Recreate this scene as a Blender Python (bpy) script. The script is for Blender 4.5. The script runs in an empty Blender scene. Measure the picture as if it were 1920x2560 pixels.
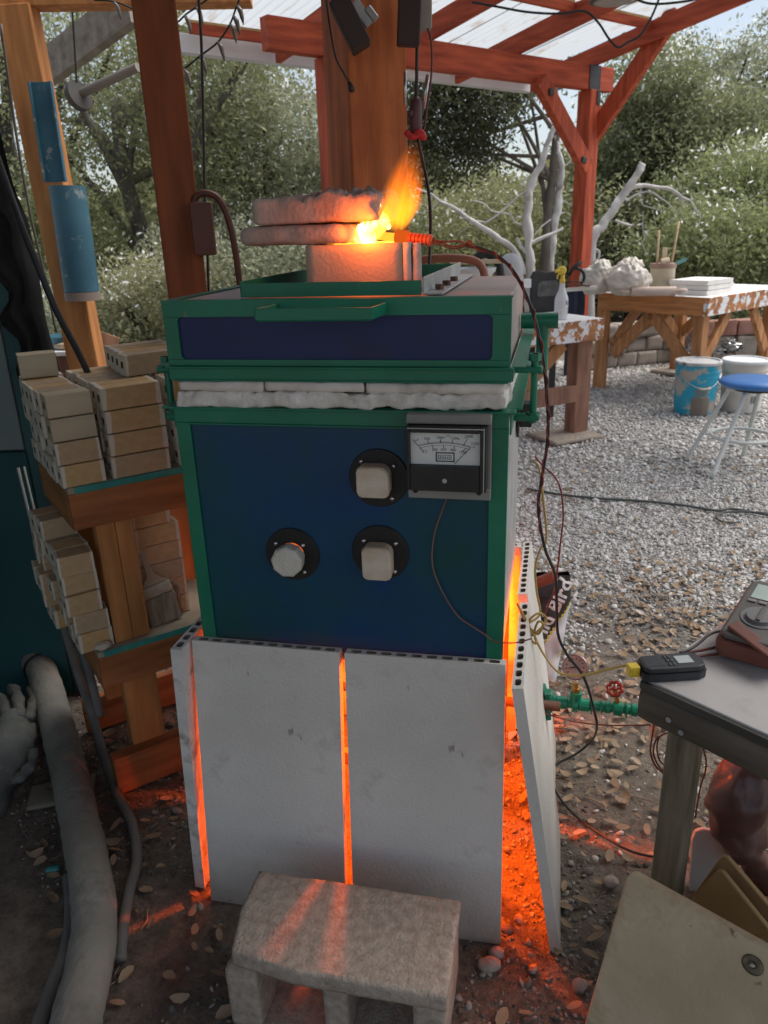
import bpy, bmesh, math, random
import numpy as np
from mathutils import Vector, Matrix, noise
random.seed(7); rng = np.random.default_rng(7)
sc = bpy.context.scene
COL = sc.collection
R = math.radians

# ------------------------------------------------------------------ camera
F, PITCH, ROLL, CAMH = 1914.7, 0.356007, 0.033793, 1.3585
def cam_axes():
    cp, sp = math.cos(PITCH), math.sin(PITCH)
    f = Vector((0, cp, -sp)); r = Vector((1, 0, 0)); d = f.cross(r)
    c, s = math.cos(ROLL), math.sin(ROLL)
    return c*r+s*d, -s*r+c*d, f
AR, AD, AF = cam_axes()
cam = bpy.data.cameras.new('camera'); camo = bpy.data.objects.new('camera', cam); COL.objects.link(camo)
m = Matrix((AR, -AD, -AF)).transposed().to_4x4(); m.translation = (0, 0, CAMH)
camo.matrix_world = m
cam.sensor_fit = 'VERTICAL'; cam.sensor_height = 36; cam.lens = 36*F/2560
cam.clip_start = .02; cam.clip_end = 400
sc.camera = camo
cam.dof.use_dof = True; cam.dof.focus_distance = 1.45; cam.dof.aperture_fstop = 8.   # a phone lens: the yard is a touch softer than the kiln
def ray(u, v):
    return (u-960)/F*AR+(v-1280)/F*AD+AF
def G(u, v, z=0.):           # world point seen at photo pixel (u,v) at height z
    d = ray(u, v); t = (z-CAMH)/d.z; return Vector((d.x*t, d.y*t, z))
def Yp(u, v, y):             # ... at distance y
    d = ray(u, v); t = y/d.y; return Vector((d.x*t, y, CAMH+d.z*t))

# ------------------------------------------------------------------ frames
class Frame:
    def __init__(s, o, yaw):
        s.o = Vector(o); s.yaw = yaw
        s.M = Matrix.Translation(s.o) @ Matrix.Rotation(yaw, 4, 'Z'); s.I = s.M.inverted()
    def w(s, *p): return s.M @ Vector(p if len(p) == 3 else p[0])
    def l(s, p): return s.I @ Vector(p)
WORLD = Frame((0, 0, 0), 0)
KW, KD = .5895, .5366
KILN = Frame((-.36685, 1.35739, 0), -.2223)

# ------------------------------------------------------------------ mesh builder
class MB:
    def __init__(s): s.v = []; s.f = []; s.mi = []; s.cur = 0
    def add(s, vs, fs):
        n = len(s.v); s.v += [Vector(p) for p in vs]; s.f += [tuple(i+n for i in f) for f in fs]; s.mi += [s.cur]*len(fs); return s
    def box(s, x0, x1, y0, y1, z0, z1):
        return s.hexa([(x0,y0,z0),(x1,y0,z0),(x1,y1,z0),(x0,y1,z0),(x0,y0,z1),(x1,y0,z1),(x1,y1,z1),(x0,y1,z1)])
    def hexa(s, p):
        return s.add(p, [(0,3,2,1),(4,5,6,7),(0,1,5,4),(1,2,6,5),(2,3,7,6),(3,0,4,7)])
    def bar(s, p0, p1, w, h, up=(0,0,1), ext=0.):
        p0 = Vector(p0); p1 = Vector(p1); d = (p1-p0).normalized(); up = Vector(up)
        if abs(d.dot(up)) > .98: up = Vector((0,1,0))
        sx = d.cross(up).normalized(); uz = sx.cross(d).normalized()
        p0 = p0-d*ext; p1 = p1+d*ext
        q = []
        for p in (p0, p1):
            for a, b in ((-1,-1),(1,-1),(1,1),(-1,1)): q.append(p+sx*(a*w/2)+uz*(b*h/2))
        return s.add(q, [(0,1,2,3),(7,6,5,4),(0,4,5,1),(1,5,6,2),(2,6,7,3),(3,7,4,0)])
    def tube(s, pts, r, seg=8, cap=True, closed=False):
        pts = [Vector(p) for p in pts]; n = len(pts)
        rr = r if isinstance(r, (list, tuple)) else [r]*n
        base = []; prev = None
        vs = []; fs = []
        for i, p in enumerate(pts):
            a = pts[(i-1) % n] if (i > 0 or closed) else p; b = pts[(i+1) % n] if (i < n-1 or closed) else p
            d = (b-a)
            if d.length < 1e-9: d = Vector((0,0,1))
            d.normalize()
            if prev is None:
                t = Vector((0,0,1)) if abs(d.z) < .9 else Vector((1,0,0))
                x = d.cross(t).normalized()
            else:
                x = prev-d*prev.dot(d)
                x = x.normalized() if x.length > 1e-6 else d.cross(Vector((0,0,1))).normalized()
            prev = x; y = d.cross(x)
            for k in range(seg):
                t = 2*math.pi*k/seg; vs.append(p+x*(math.cos(t)*rr[i])+y*(math.sin(t)*rr[i]))
        for i in range(n if closed else n-1):
            j = (i+1) % n
            for k in range(seg):
                k2 = (k+1) % seg; fs.append((i*seg+k, i*seg+k2, j*seg+k2, j*seg+k))
        if cap and not closed:
            fs.append(tuple(range(seg))[::-1]); fs.append(tuple((n-1)*seg+k for k in range(seg)))
        return s.add(vs, fs)
    def lathe(s, prof, c=(0,0,0), axis='Z', seg=24, rot=None):
        M = rot if rot is not None else {'Z': Matrix.Identity(3), 'X': Matrix.Rotation(R(90),3,'Y'), 'Y': Matrix.Rotation(R(-90),3,'X')}[axis]
        c = Vector(c); vs = []; fs = []; n = len(prof)
        for r, z in prof:
            for k in range(seg):
                t = 2*math.pi*k/seg; vs.append(c+M @ Vector((r*math.cos(t), r*math.sin(t), z)))
        for i in range(n-1):
            for k in range(seg):
                k2 = (k+1) % seg; fs.append((i*seg+k, i*seg+k2, (i+1)*seg+k2, (i+1)*seg+k))
        if prof[0][0] > 1e-6: fs.append(tuple(range(seg))[::-1])
        if prof[-1][0] > 1e-6: fs.append(tuple((n-1)*seg+k for k in range(seg)))
        return s.add(vs, fs)
    def prism(s, poly, d):       # poly: list of 3D points, d: extrude vector
        n = len(poly); d = Vector(d); vs = [Vector(p) for p in poly]; vs += [p+d for p in vs]
        fs = [tuple(range(n))[::-1], tuple(range(n, 2*n))]
        for i in range(n): j = (i+1) % n; fs.append((i, j, n+j, n+i))
        return s.add(vs, fs)
    def rough(s, x0, x1, y0, y1, z0, z1, res, amp, sc_=30., rnd=0., seed=0.):
        # a box with its skin cut into small faces and pushed about by noise, edges rounded by rnd
        nx = max(1, round((x1-x0)/res)); ny = max(1, round((y1-y0)/res)); nz = max(1, round((z1-z0)/res))
        idx = {}; vs = []; fs = []
        c = Vector(((x0+x1)/2, (y0+y1)/2, (z0+z1)/2)); hs = Vector(((x1-x0)/2, (y1-y0)/2, (z1-z0)/2))
        def vid(i, j, k):
            key = (i, j, k)
            if key not in idx:
                p = Vector((x0+(x1-x0)*i/nx, y0+(y1-y0)*j/ny, z0+(z1-z0)*k/nz))
                if rnd > 0:
                    q = p-c; inner = Vector([max(-(h-rnd), min(h-rnd, t)) if h > rnd else 0 for t, h in zip(q, hs)])
                    e = q-inner
                    if e.length > 1e-9:
                        L = max(abs(t) for t in e); e2 = e.normalized()*min(rnd, L) if L > 0 else e
                        p = c+inner+e2
                w = Vector(p)*sc_+Vector((seed, seed*1.7, seed*.3))
                p = p+Vector((noise.noise(w), noise.noise(w+Vector((31,0,0))), noise.noise(w+Vector((0,57,0)))))*amp \
                    + Vector((noise.noise(w*.25), noise.noise(w*.25+Vector((31,0,0))), noise.noise(w*.25+Vector((0,57,0)))))*amp*1.2
                idx[key] = len(vs); vs.append(p)
            return idx[key]
        for i in range(nx):
            for j in range(ny):
                fs.append((vid(i,j,0), vid(i,j+1,0), vid(i+1,j+1,0), vid(i+1,j,0)))
                fs.append((vid(i,j,nz), vid(i+1,j,nz), vid(i+1,j+1,nz), vid(i,j+1,nz)))
        for i in range(nx):
            for k in range(nz):
                fs.append((vid(i,0,k), vid(i+1,0,k), vid(i+1,0,k+1), vid(i,0,k+1)))
                fs.append((vid(i,ny,k), vid(i,ny,k+1), vid(i+1,ny,k+1), vid(i+1,ny,k)))
        for j in range(ny):
            for k in range(nz):
                fs.append((vid(0,j,k), vid(0,j,k+1), vid(0,j+1,k+1), vid(0,j+1,k)))
                fs.append((vid(nx,j,k), vid(nx,j+1,k), vid(nx,j+1,k+1), vid(nx,j,k+1)))
        return s.add(vs, fs)
    def blob(s, c, rad, amp=.2, freq=3., seed=0., seg=24, rings=14, squash=None):
        c = Vector(c); vs = []; fs = []
        for i in range(rings+1):
            th = math.pi*i/rings
            for k in range(seg):
                ph = 2*math.pi*k/seg
                n = Vector((math.sin(th)*math.cos(ph), math.sin(th)*math.sin(ph), math.cos(th)))
                a = 1+amp*noise.noise(n*freq+Vector((seed,0,0)))+amp*.5*noise.noise(n*freq*2.7+Vector((0,seed,0)))
                p = Vector((n.x*rad[0], n.y*rad[1], n.z*rad[2]))*a
                if squash is not None and p.z < -squash: p.z = -squash
                vs.append(c+p)
        for i in range(rings):
            for k in range(seg):
                k2 = (k+1) % seg; fs.append((i*seg+k, (i+1)*seg+k, (i+1)*seg+k2, i*seg+k2))
        return s.add(vs, fs)
    def xf(s, M, start=0):
        for i in range(start, len(s.v)): s.v[i] = M @ s.v[i]
        return s

def spline(pts, n=8):
    pts = [Vector(p) for p in pts]; out = []
    for i in range(len(pts)-1):
        p0 = pts[max(i-1,0)]; p1 = pts[i]; p2 = pts[i+1]; p3 = pts[min(i+2,len(pts)-1)]
        for k in range(n):
            t = k/n
            out.append(.5*((2*p1)+(p2-p0)*t+(2*p0-5*p1+4*p2-p3)*t*t+(3*p1-p0-3*p2+p3)*t**3))
    out.append(pts[-1]); return out

# ------------------------------------------------------------------ objects
BASE = {}
def mesh_from(name, mb, base, mats, smooth):
    me = bpy.data.meshes.new(name)
    b = Vector(base)
    me.from_pydata([p-b for p in mb.v], [], mb.f)
    mats = mats if isinstance(mats, (list, tuple)) else [mats]
    for mt in mats: me.materials.append(mt)
    if len(mats) > 1: me.polygons.foreach_set('material_index', mb.mi)
    bm = bmesh.new(); bm.from_mesh(me); bmesh.ops.recalc_face_normals(bm, faces=bm.faces); bm.to_mesh(me); bm.free()
    if smooth:
        me.polygons.foreach_set('use_smooth', [True]*len(me.polygons))
        if smooth is not True and smooth != 1:
            pass
    me.update(); return me
def finish(o, bevel, smooth):
    if bevel:
        md = o.modifiers.new('bevel', 'BEVEL'); md.width = bevel; md.segments = 2; md.limit_method = 'ANGLE'; md.angle_limit = R(40)
        md.harden_normals = False
    if smooth == 'auto':
        me = o.data
        bm = bmesh.new(); bm.from_mesh(me)
        for e in bm.edges:
            if len(e.link_faces) == 2 and e.calc_face_angle(0) > R(38): e.smooth = False
        bm.to_mesh(me); bm.free()
def tag(o, label=None, cat=None, group=None, kind=None):
    if label: o['label'] = label
    if cat: o['category'] = cat
    if group: o['group'] = group
    if kind: o['kind'] = kind
    return o
def thing(name, label, cat, base=(0,0,0), frame=WORLD, group=None):
    o = bpy.data.objects.new(name, None); COL.objects.link(o); o.empty_display_size = .1
    o.location = frame.w(base); o.rotation_euler = (0, 0, frame.yaw)
    BASE[o.name] = Vector(base); return tag(o, label, cat, group)
def part(parent, name, mb, mt, bevel=0, smooth=False, label=None):
    b = BASE[parent.name]
    o = bpy.data.objects.new(name, mesh_from(name, mb, b, mt, smooth)); COL.objects.link(o); o.parent = parent
    BASE[o.name] = b; finish(o, bevel, smooth)
    if label: o['label'] = label
    return o
def solo(name, mb, mt, label, cat, base=(0,0,0), frame=WORLD, group=None, bevel=0, smooth=False, kind=None):
    o = bpy.data.objects.new(name, mesh_from(name, mb, base, mt, smooth)); COL.objects.link(o)
    o.location = frame.w(base); o.rotation_euler = (0, 0, frame.yaw); BASE[o.name] = Vector(base); finish(o, bevel, smooth)
    return tag(o, label, cat, group, kind)
def copy_tree(o, parent=None):
    c = o.copy(); COL.objects.link(c)
    if parent: c.parent = parent
    for ch in list(o.children): copy_tree(ch, c)
    if o.name in BASE: BASE[c.name] = BASE[o.name]
    return c
def text_mb(txt, size, M, depth=.0004, mb=None, font_bold=0):
    cu = bpy.data.curves.new('t', 'FONT'); cu.body = txt; cu.size = size; cu.align_x = 'CENTER'; cu.align_y = 'CENTER'; cu.resolution_u = 2
    cu.offset = font_bold
    ob = bpy.data.objects.new('t', cu); COL.objects.link(ob)
    dg = bpy.context.evaluated_depsgraph_get(); me = bpy.data.meshes.new_from_object(ob.evaluated_get(dg))
    mb = mb or MB()
    mb.add([M @ v.co for v in me.vertices], [tuple(p.vertices) for p in me.polygons])
    bpy.data.objects.remove(ob); bpy.data.meshes.remove(me); bpy.data.curves.remove(cu)
    return mb

# ------------------------------------------------------------------ materials
def nt(name):
    mt = bpy.data.materials.new(name); mt.use_nodes = True; t = mt.node_tree; t.nodes.clear()
    return mt, t, t.nodes, t.links
def mat(name, c1, c2=None, scale=6., rough=.6, metal=0., bump=.0, bscale=60., stretch=(1,1,1), detail=6., r2=None, c3=None, lo=.35, hi=.65, spec=.5, obj_random=0., patch=None, coat=0., speck=None, zstain=None):
    mt, t, N, L = nt(name)
    out = N.new('ShaderNodeOutputMaterial'); b = N.new('ShaderNodeBsdfPrincipled'); L.new(b.outputs[0], out.inputs[0])
    b.inputs['Roughness'].default_value = rough; b.inputs['Metallic'].default_value = metal; b.inputs['Specular IOR Level'].default_value = spec
    b.inputs['Coat Weight'].default_value = coat
    tc = N.new('ShaderNodeTexCoord'); mp = N.new('ShaderNodeMapping'); mp.inputs['Scale'].default_value = stretch; L.new(tc.outputs['Object'], mp.inputs[0])
    no = N.new('ShaderNodeTexNoise'); no.inputs['Scale'].default_value = scale; no.inputs['Detail'].default_value = detail; L.new(mp.outputs[0], no.inputs['Vector'])
    cr = N.new('ShaderNodeValToRGB'); L.new(no.outputs['Fac'], cr.inputs[0])
    c2 = c2 or c1
    cr.color_ramp.elements[0].position = lo; cr.color_ramp.elements[0].color = (*c1, 1)
    cr.color_ramp.elements[1].position = hi; cr.color_ramp.elements[1].color = (*c2, 1)
    if c3: e = cr.color_ramp.elements.new((lo+hi)/2); e.color = (*c3, 1)
    col = cr.outputs[0]
    if patch:     # patch: (colour, scale, threshold, softness) of another layer (peeling paint, dust, stains, painted-in reflections)
        n2 = N.new('ShaderNodeTexNoise'); n2.inputs['Scale'].default_value = patch[1]; n2.inputs['Detail'].default_value = 9; n2.inputs['Roughness'].default_value = .65
        L.new(tc.outputs['Object'], n2.inputs['Vector'])
        mr = N.new('ShaderNodeMapRange'); mr.inputs[1].default_value = patch[2]; mr.inputs[2].default_value = patch[2]+patch[3]; L.new(n2.outputs['Fac'], mr.inputs[0])
        mx = N.new('ShaderNodeMix'); mx.data_type = 'RGBA'; L.new(mr.outputs[0], mx.inputs[0]); L.new(col, mx.inputs[6]); mx.inputs[7].default_value = (*patch[0], 1); col = mx.outputs[2]
    if speck:     # fine specks and scuffs: (colour, scale, threshold)
        n4 = N.new('ShaderNodeTexNoise'); n4.inputs['Scale'].default_value = speck[1]; n4.inputs['Detail'].default_value = 3
        mp4 = N.new('ShaderNodeMapping'); mp4.inputs['Scale'].default_value = (1,1,.45); L.new(tc.outputs['Object'], mp4.inputs[0]); L.new(mp4.outputs[0], n4.inputs['Vector'])
        mr = N.new('ShaderNodeMapRange'); mr.inputs[1].default_value = speck[2]; mr.inputs[2].default_value = speck[2]+.04; L.new(n4.outputs['Fac'], mr.inputs[0])
        mx = N.new('ShaderNodeMix'); mx.data_type = 'RGBA'; L.new(mr.outputs[0], mx.inputs[0]); L.new(col, mx.inputs[6]); mx.inputs[7].default_value = (*speck[0], 1); col = mx.outputs[2]
    if zstain:    # dirt rising from the foot: (colour, height, strength)
        sz = N.new('ShaderNodeSeparateXYZ'); L.new(tc.outputs['Object'], sz.inputs[0])
        n5 = N.new('ShaderNodeTexNoise'); n5.inputs['Scale'].default_value = 9; n5.inputs['Detail'].default_value = 7; L.new(tc.outputs['Object'], n5.inputs['Vector'])
        ma = N.new('ShaderNodeMath'); ma.operation = 'MULTIPLY_ADD'; L.new(n5.outputs['Fac'], ma.inputs[0]); ma.inputs[1].default_value = -zstain[1]*1.6; L.new(sz.outputs['Z'], ma.inputs[2])
        mr = N.new('ShaderNodeMapRange'); mr.inputs[1].default_value = zstain[1]*.25; mr.inputs[2].default_value = -zstain[1]*.8; mr.inputs[3].default_value = 0; mr.inputs[4].default_value = zstain[2]; L.new(ma.outputs[0], mr.inputs[0])
        mx = N.new('ShaderNodeMix'); mx.data_type = 'RGBA'; L.new(mr.outputs[0], mx.inputs[0]); L.new(col, mx.inputs[6]); mx.inputs[7].default_value = (*zstain[0], 1); col = mx.outputs[2]
    if obj_random:
        oi = N.new('ShaderNodeObjectInfo'); hs = N.new('ShaderNodeHueSaturation')
        mr = N.new('ShaderNodeMapRange'); mr.inputs[3].default_value = 1-obj_random; mr.inputs[4].default_value = 1+obj_random; L.new(oi.outputs['Random'], mr.inputs[0])
        L.new(mr.outputs[0], hs.inputs['Value']); L.new(col, hs.inputs['Color']); col = hs.outputs[0]
    L.new(col, b.inputs['Base Color'])
    if r2 is not None:
        mr = N.new('ShaderNodeMapRange'); mr.inputs[3].default_value = rough; mr.inputs[4].default_value = r2; L.new(no.outputs['Fac'], mr.inputs[0]); L.new(mr.outputs[0], b.inputs['Roughness'])
    if bump:
        n3 = N.new('ShaderNodeTexNoise'); n3.inputs['Scale'].default_value = bscale; n3.inputs['Detail'].default_value = 5; L.new(mp.outputs[0], n3.inputs['Vector'])
        bp = N.new('ShaderNodeBump'); bp.inputs['Strength'].default_value = min(1., bump); bp.inputs['Distance'].default_value = .004; L.new(n3.outputs['Fac'], bp.inputs['Height']); L.new(bp.outputs[0], b.inputs['Normal'])
    return mt
def wood(name, c1, c2, axis='Z', rough=.65, patch=None, scale=9., bump=.35, spec=.3, knots=True):
    c1 = tuple(x*.74 for x in c1); c2 = tuple(min(.8, x*1.06) for x in c2)
    st = {'X': (.12,1,1), 'Y': (1,.12,1), 'Z': (1,1,.12)}[axis]
    mt = mat(name, c1, c2, scale=scale*3, rough=rough, stretch=st, bump=bump, bscale=70, detail=8, patch=patch, spec=spec, lo=.3, hi=.7)
    return mt
def emit(name, c, s):
    mt, t, N, L = nt(name); out = N.new('ShaderNodeOutputMaterial'); e = N.new('ShaderNodeEmission'); e.inputs[0].default_value = (*c, 1); e.inputs[1].default_value = s
    L.new(e.outputs[0], out.inputs[0]); return mt
def island(name, cols, rough=.8, spec=.3, transl=0., attr=None, bump=0.):
    mt, t, N, L = nt(name); out = N.new('ShaderNodeOutputMaterial'); b = N.new('ShaderNodeBsdfPrincipled')
    b.inputs['Roughness'].default_value = rough; b.inputs['Specular IOR Level'].default_value = spec
    cr = N.new('ShaderNodeValToRGB'); ge = N.new('ShaderNodeNewGeometry')
    if attr:
        at = N.new('ShaderNodeAttribute'); at.attribute_name = attr; L.new(at.outputs['Fac'], cr.inputs[0])
    else: L.new(ge.outputs['Random Per Island'], cr.inputs[0])
    els = cr.color_ramp.elements
    for i, c in enumerate(cols):
        p = i/(len(cols)-1)
        e = els[0] if i == 0 else (els[1] if i == len(cols)-1 else els.new(p))
        e.position = p; e.color = (*c, 1)
    L.new(cr.outputs[0], b.inputs['Base Color'])
    sh = b.outputs[0]
    if transl:
        tr = N.new('ShaderNodeBsdfTranslucent'); mx = N.new('ShaderNodeMixShader'); mx.inputs[0].default_value = transl
        hs = N.new('ShaderNodeHueSaturation'); hs.inputs['Value'].default_value = 1.5; hs.inputs['Saturation'].default_value = 1.15; L.new(cr.outputs[0], hs.inputs['Color']); L.new(hs.outputs[0], tr.inputs[0])
        L.new(b.outputs[0], mx.inputs[1]); L.new(tr.outputs[0], mx.inputs[2]); sh = mx.outputs[0]
    L.new(sh, out.inputs[0]); return mt

# colours (linear)
M_green = mat('green_paint', (.004,.145,.080), (.008,.19,.105), scale=9, rough=.32, r2=.5, bump=.15, bscale=40, patch=((.028,.085,.058), 3.2, .54, .25), speck=((.09,.16,.12), 75, .71))
M_blue = mat('blue_paint', (.0012,.032,.14), (.0012,.066,.125), scale=2.6, spec=.35, rough=.38, r2=.52, bump=.08, bscale=300, patch=((.002,.062,.050), 3.0, .40, .26), detail=3, coat=.15, speck=((.05,.09,.12), 60, .735))  # its green patch is reflected greens painted into the blue
M_lidblue = mat('dark_blue_paint', (.003,.017,.105), (.004,.014,.08), scale=3., rough=.42, r2=.6, bump=.08, bscale=300, patch=((.02,.014,.03), 6, .58, .2), detail=3)
M_steel = mat('bare_steel', (.36,.37,.36), (.52,.53,.52), scale=12, rough=.42, metal=.55, r2=.6, bump=.1, bscale=90, patch=((.3,.24,.22), 5, .6, .15))
M_heat = mat('heat_stained_steel', (.32,.33,.31), (.5,.4,.38), scale=7, rough=.45, metal=.4, r2=.6, bump=.12, bscale=60, patch=((.5,.24,.2), 6, .5, .25))
M_black = mat('black_paint', (.006,.006,.006), (.012,.011,.01), scale=30, rough=.55, bump=.2, bscale=200)
M_blackpl = mat('black_plastic', (.012,.012,.013), (.02,.02,.02), scale=20, rough=.45, bump=.1, bscale=300)
M_bolt = mat('bolt_steel', (.5,.5,.52), (.62,.62,.62), scale=30, rough=.3, metal=1)
M_rust = mat('rusty_bolt', (.1,.05,.035), (.16,.08,.05), scale=40, rough=.7, metal=.3, bump=.3)
M_fibre = mat('fibre_blanket', (.58,.54,.48), (.78,.75,.70), scale=30, rough=.95, bump=.8, bscale=90, spec=.1, patch=((.42,.36,.29), 7, .58, .15))
M_board = mat('fibre_board', (.62,.56,.50), (.75,.70,.64), scale=12, rough=.95, bump=.4, bscale=120, spec=.1, patch=((.40,.33,.27), 5, .56, .2))
M_slab = mat('sooted_fibre', (.40,.31,.27), (.54,.44,.385), scale=14, rough=.95, bump=.5, bscale=110, spec=.1, patch=((.25,.18,.155), 6, .52, .2))
M_shelf = mat('kiln_shelf_white', (.58,.555,.505), (.69,.665,.615), scale=3.2, detail=9, rough=.85, bump=.4, bscale=170, spec=.2, patch=((.44,.40,.34), 6., .555, .16), speck=((.34,.30,.26), 34, .725), zstain=((.30,.25,.20), .12, .75))
M_shelf2 = mat('kiln_shelf_worn', (.50,.48,.44), (.70,.69,.66), scale=9, rough=.9, bump=.4, bscale=60, spec=.2, patch=((.32,.28,.23), 9, .55, .1))
M_hole = mat('shelf_hole', (.16,.145,.115), (.24,.215,.17), scale=40, rough=.95)
M_cinder = mat('concrete_block', (.29,.24,.195), (.41,.35,.29), scale=60, rough=.95, bump=.9, bscale=160, spec=.1, patch=((.2,.18,.16), 8, .55, .2))
M_redwood = wood('red_stained_wood', (.34,.055,.024), (.52,.10,.042), 'Z')
M_redwoodX = wood('red_stained_beam', (.34,.055,.024), (.52,.10,.042), 'X')
M_redwoodY = wood('red_stained_rafter', (.33,.055,.026), (.50,.10,.045), 'Y')
M_post = wood('orange_brown_post', (.44,.115,.032), (.62,.185,.055), 'Z', patch=((.30,.08,.03), 3, .52, .2))
M_postd = wood('dark_brown_post', (.24,.068,.026), (.32,.092,.034), 'Z')
M_postl = wood('bright_cedar_post', (.50,.20,.065), (.66,.29,.10), 'Z', patch=((.40,.15,.07), 2.5, .52, .2))
M_rack = wood('rack_wood', (.42,.175,.055), (.60,.27,.095), 'Z')
M_rackX = wood('rack_wood_board', (.32,.115,.040), (.46,.18,.068), 'X')
M_tabX = wood('table_wood', (.36,.15,.055), (.52,.24,.095), 'X', patch=((.72,.70,.68), 9, .70, .03))
M_tab = wood('table_wood_upright', (.36,.16,.065), (.54,.26,.11), 'Z', patch=((.72,.70,.68), 14, .73, .02))
M_peel = wood('peeling_white_paint_wood', (.36,.15,.06), (.5,.22,.09), 'X', patch=((.74,.75,.76), 13, .505, .02))
M_weath = wood('weathered_brown_wood', (.24,.12,.08), (.36,.19,.13), 'Z')
M_white = mat('white_table_top', (.74,.74,.72), (.80,.80,.79), scale=5, rough=.7, patch=((.6,.57,.53), 5, .62, .1))
M_teal = mat('teal_trim', (.03,.22,.19), (.05,.30,.26), scale=20, rough=.7, patch=((.25,.2,.13), 12, .6, .1))
M_ground = None
SUN_EL, SUN_AZ, SUN_S, SKY_S, SKY_SAT = 60., 72., 4.8, .15, .6
# ================================================================== KILN
def kf(u, v, b=0.):          # kiln-frame point under pixel (u,v) on the vertical plane b
    o = KILN.l((0,0,CAMH)); d = KILN.M.to_3x3().inverted() @ ray(u, v); t = (b-o.y)/d.y; return o+d*t
def ks(u, v, a):
    o = KILN.l((0,0,CAMH)); d = KILN.M.to_3x3().inverted() @ ray(u, v); t = (a-o.x)/d.x; return o+d*t
def kg(u, v, z=0.): return KILN.l(G(u, v, z))
W, D = KW, KD
kiln = thing('gas_kiln', 'square blue and green gas kiln with a heavy lid, fire glowing underneath', 'kiln', (W/2, D/2, 0), KILN)
mb = MB().box(.003, W-.003, .006, D, .572, 1.062)
body = part(kiln, 'body', mb, M_steel, .002)
part(body, 'front_panel', MB().box(.022, .562, .001, .0055, .573, 1.044), M_blue, .001, label='dark blue front panel')
for a0, a1 in ((-.002, .025), (.5605, W+.002)):
    mb = MB().box(a0, a1, -.004, .0005, .571, 1.041)
    if a0 < 0: mb.box(a0, a0+.0045, .001, .03, .571, 1.041)
    else: mb.box(a1-.0045, a1, .001, .012, .571, 1.041)
    part(body, 'corner_angle', mb, M_green, .001)
mb = MB().box(-.002, W+.002, -.005, .0007, 1.0415, 1.0665).box(-.022, W+.012, -.012, .02, 1.067, 1.0705).box(W-.03, W+.022, .0205, D+.015, 1.067, 1.0705).box(-.022, .02, .0205, D+.015, 1.067, 1.0705)
mb.box(W+.0035, W+.0065, .0, D, 1.03, 1.0665).box(-.0065, -.0035, .0, D, 1.03, 1.0665).box(.025, .56, -.0085, -.0055, 1.0385, 1.0415)
part(body, 'top_flange', mb, M_green, .001)
# stand
mb = MB()
for a in (.03, W-.03):
    for b in (.04, D-.04): mb = MB().box(a-.018, a+.018, b-.018, b+.018, 0, .571); part(kiln, 'leg', mb, M_rust, .002)
for b in (.03, D-.05): part(kiln, 'cross_rail', MB().box(.06, W-.06, b, b+.02, .3, .33), M_rust, .002)
BURN = [(.238, .315), (.366, .315)]
for a, b in BURN:
    part(kiln, 'burner', MB().lathe([(.018,.30),(.018,.42),(.024,.425),(.024,.47),(.017,.47),(.017,.44),(0,.44)], (a,b,0), seg=14), M_rust, 0, 'auto')
mb = MB().tube([(.15,.315,.30),(.45,.315,.30),(W+.12,.315,.30)], .012, 10); part(kiln, 'burner_manifold', mb, M_rust, 0, True)
# lid -------------------------------------------------------------
lid = part(kiln, 'lid', MB().box(.003, W-.003, .006, D, 1.125, 1.2495), M_heat, .002, label='hinged lid of blue sheet in green angle iron with heat stained steel top')
part(lid, 'front_panel', MB().box(.020, .567, .002, .0055, 1.1495, 1.228), M_lidblue, .001)
mb = MB().box(-.001, W+.001, -.003, .0015, 1.225, 1.252)
mb.box(-.001, .0245, -.003, .0015, 1.1535, 1.2245).box(.5625, W+.001, -.003, .0015, 1.1535, 1.2245).box(-.001, W+.001, -.003, .0015, 1.143, 1.153)
for (a, z, sa, sz) in ((.0245,1.2245,1,-1),(.5625,1.2245,-1,-1),(.0245,1.1535,1,1),(.5625,1.1535,-1,1)):   # rounded corners of the window
    r = .008; poly = [(a,-.003,z)]+[(a+sa*(r-r*math.sin(t)), -.003, z+sz*(r-r*math.cos(t))) for t in [i*math.pi/16 for i in range(9)]]
    mb.prism(poly, (0,.0045,0))
mb.box(-.003, W+.003, 0.002, .018, 1.2496, 1.2525).box(-.003, .016, .0185, D, 1.2496, 1.2525).box(W-.0005, W+.0015, .003, .02, 1.143, 1.2495)
part(lid, 'lid_frame', mb, M_green, .001)
mb = MB().box(-.004, W+.007, -.014, -.0005, 1.1395, 1.1425).box(-.002, W+.004, -.005, -.001, 1.1175, 1.1390)
mb.box(.006, W-.001, -.009, -.0055, 1.1165, 1.1195)
mb.box(W+.003, W+.026, .002, D+.01, 1.1395, 1.1425).box(-.026, -.003, .002, D+.01, 1.1395, 1.1425).box(W+.0035, W+.0065, .002, D+.01, 1.1175, 1.1390).box(-.0065, -.0035, .002, D+.01, 1.1175, 1.1390)
part(lid, 'lid_flange', mb, M_green, .001)
# strap rails on the lid
part(lid, 'front_rail', MB().box(.131, .443, .034, .037, 1.2527, 1.276), M_green, .001)
part(lid, 'side_rail', MB().box(.1275, .1305, .038, .50, 1.2527, 1.279), M_green, .001)
rr = part(lid, 'side_rail', MB().box(.4455, .4485, .034, .53, 1.2527, 1.281).box(.449, .478, .034, .53, 1.2527, 1.2555), M_steel, .001, label='bare steel angle rail with three rusty bolts')
for b in (.11, .20, .31): part(rr, 'bolt', MB().lathe([(0,1.2645),(.007,1.264),(.0075,1.2635),(.0075,1.2557)], (.462,b,0), seg=6), M_rust)
part(lid, 'rear_rail', MB().box(.131, .4445, .500, .503, 1.2527, 1.279), M_green, .001)
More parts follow.
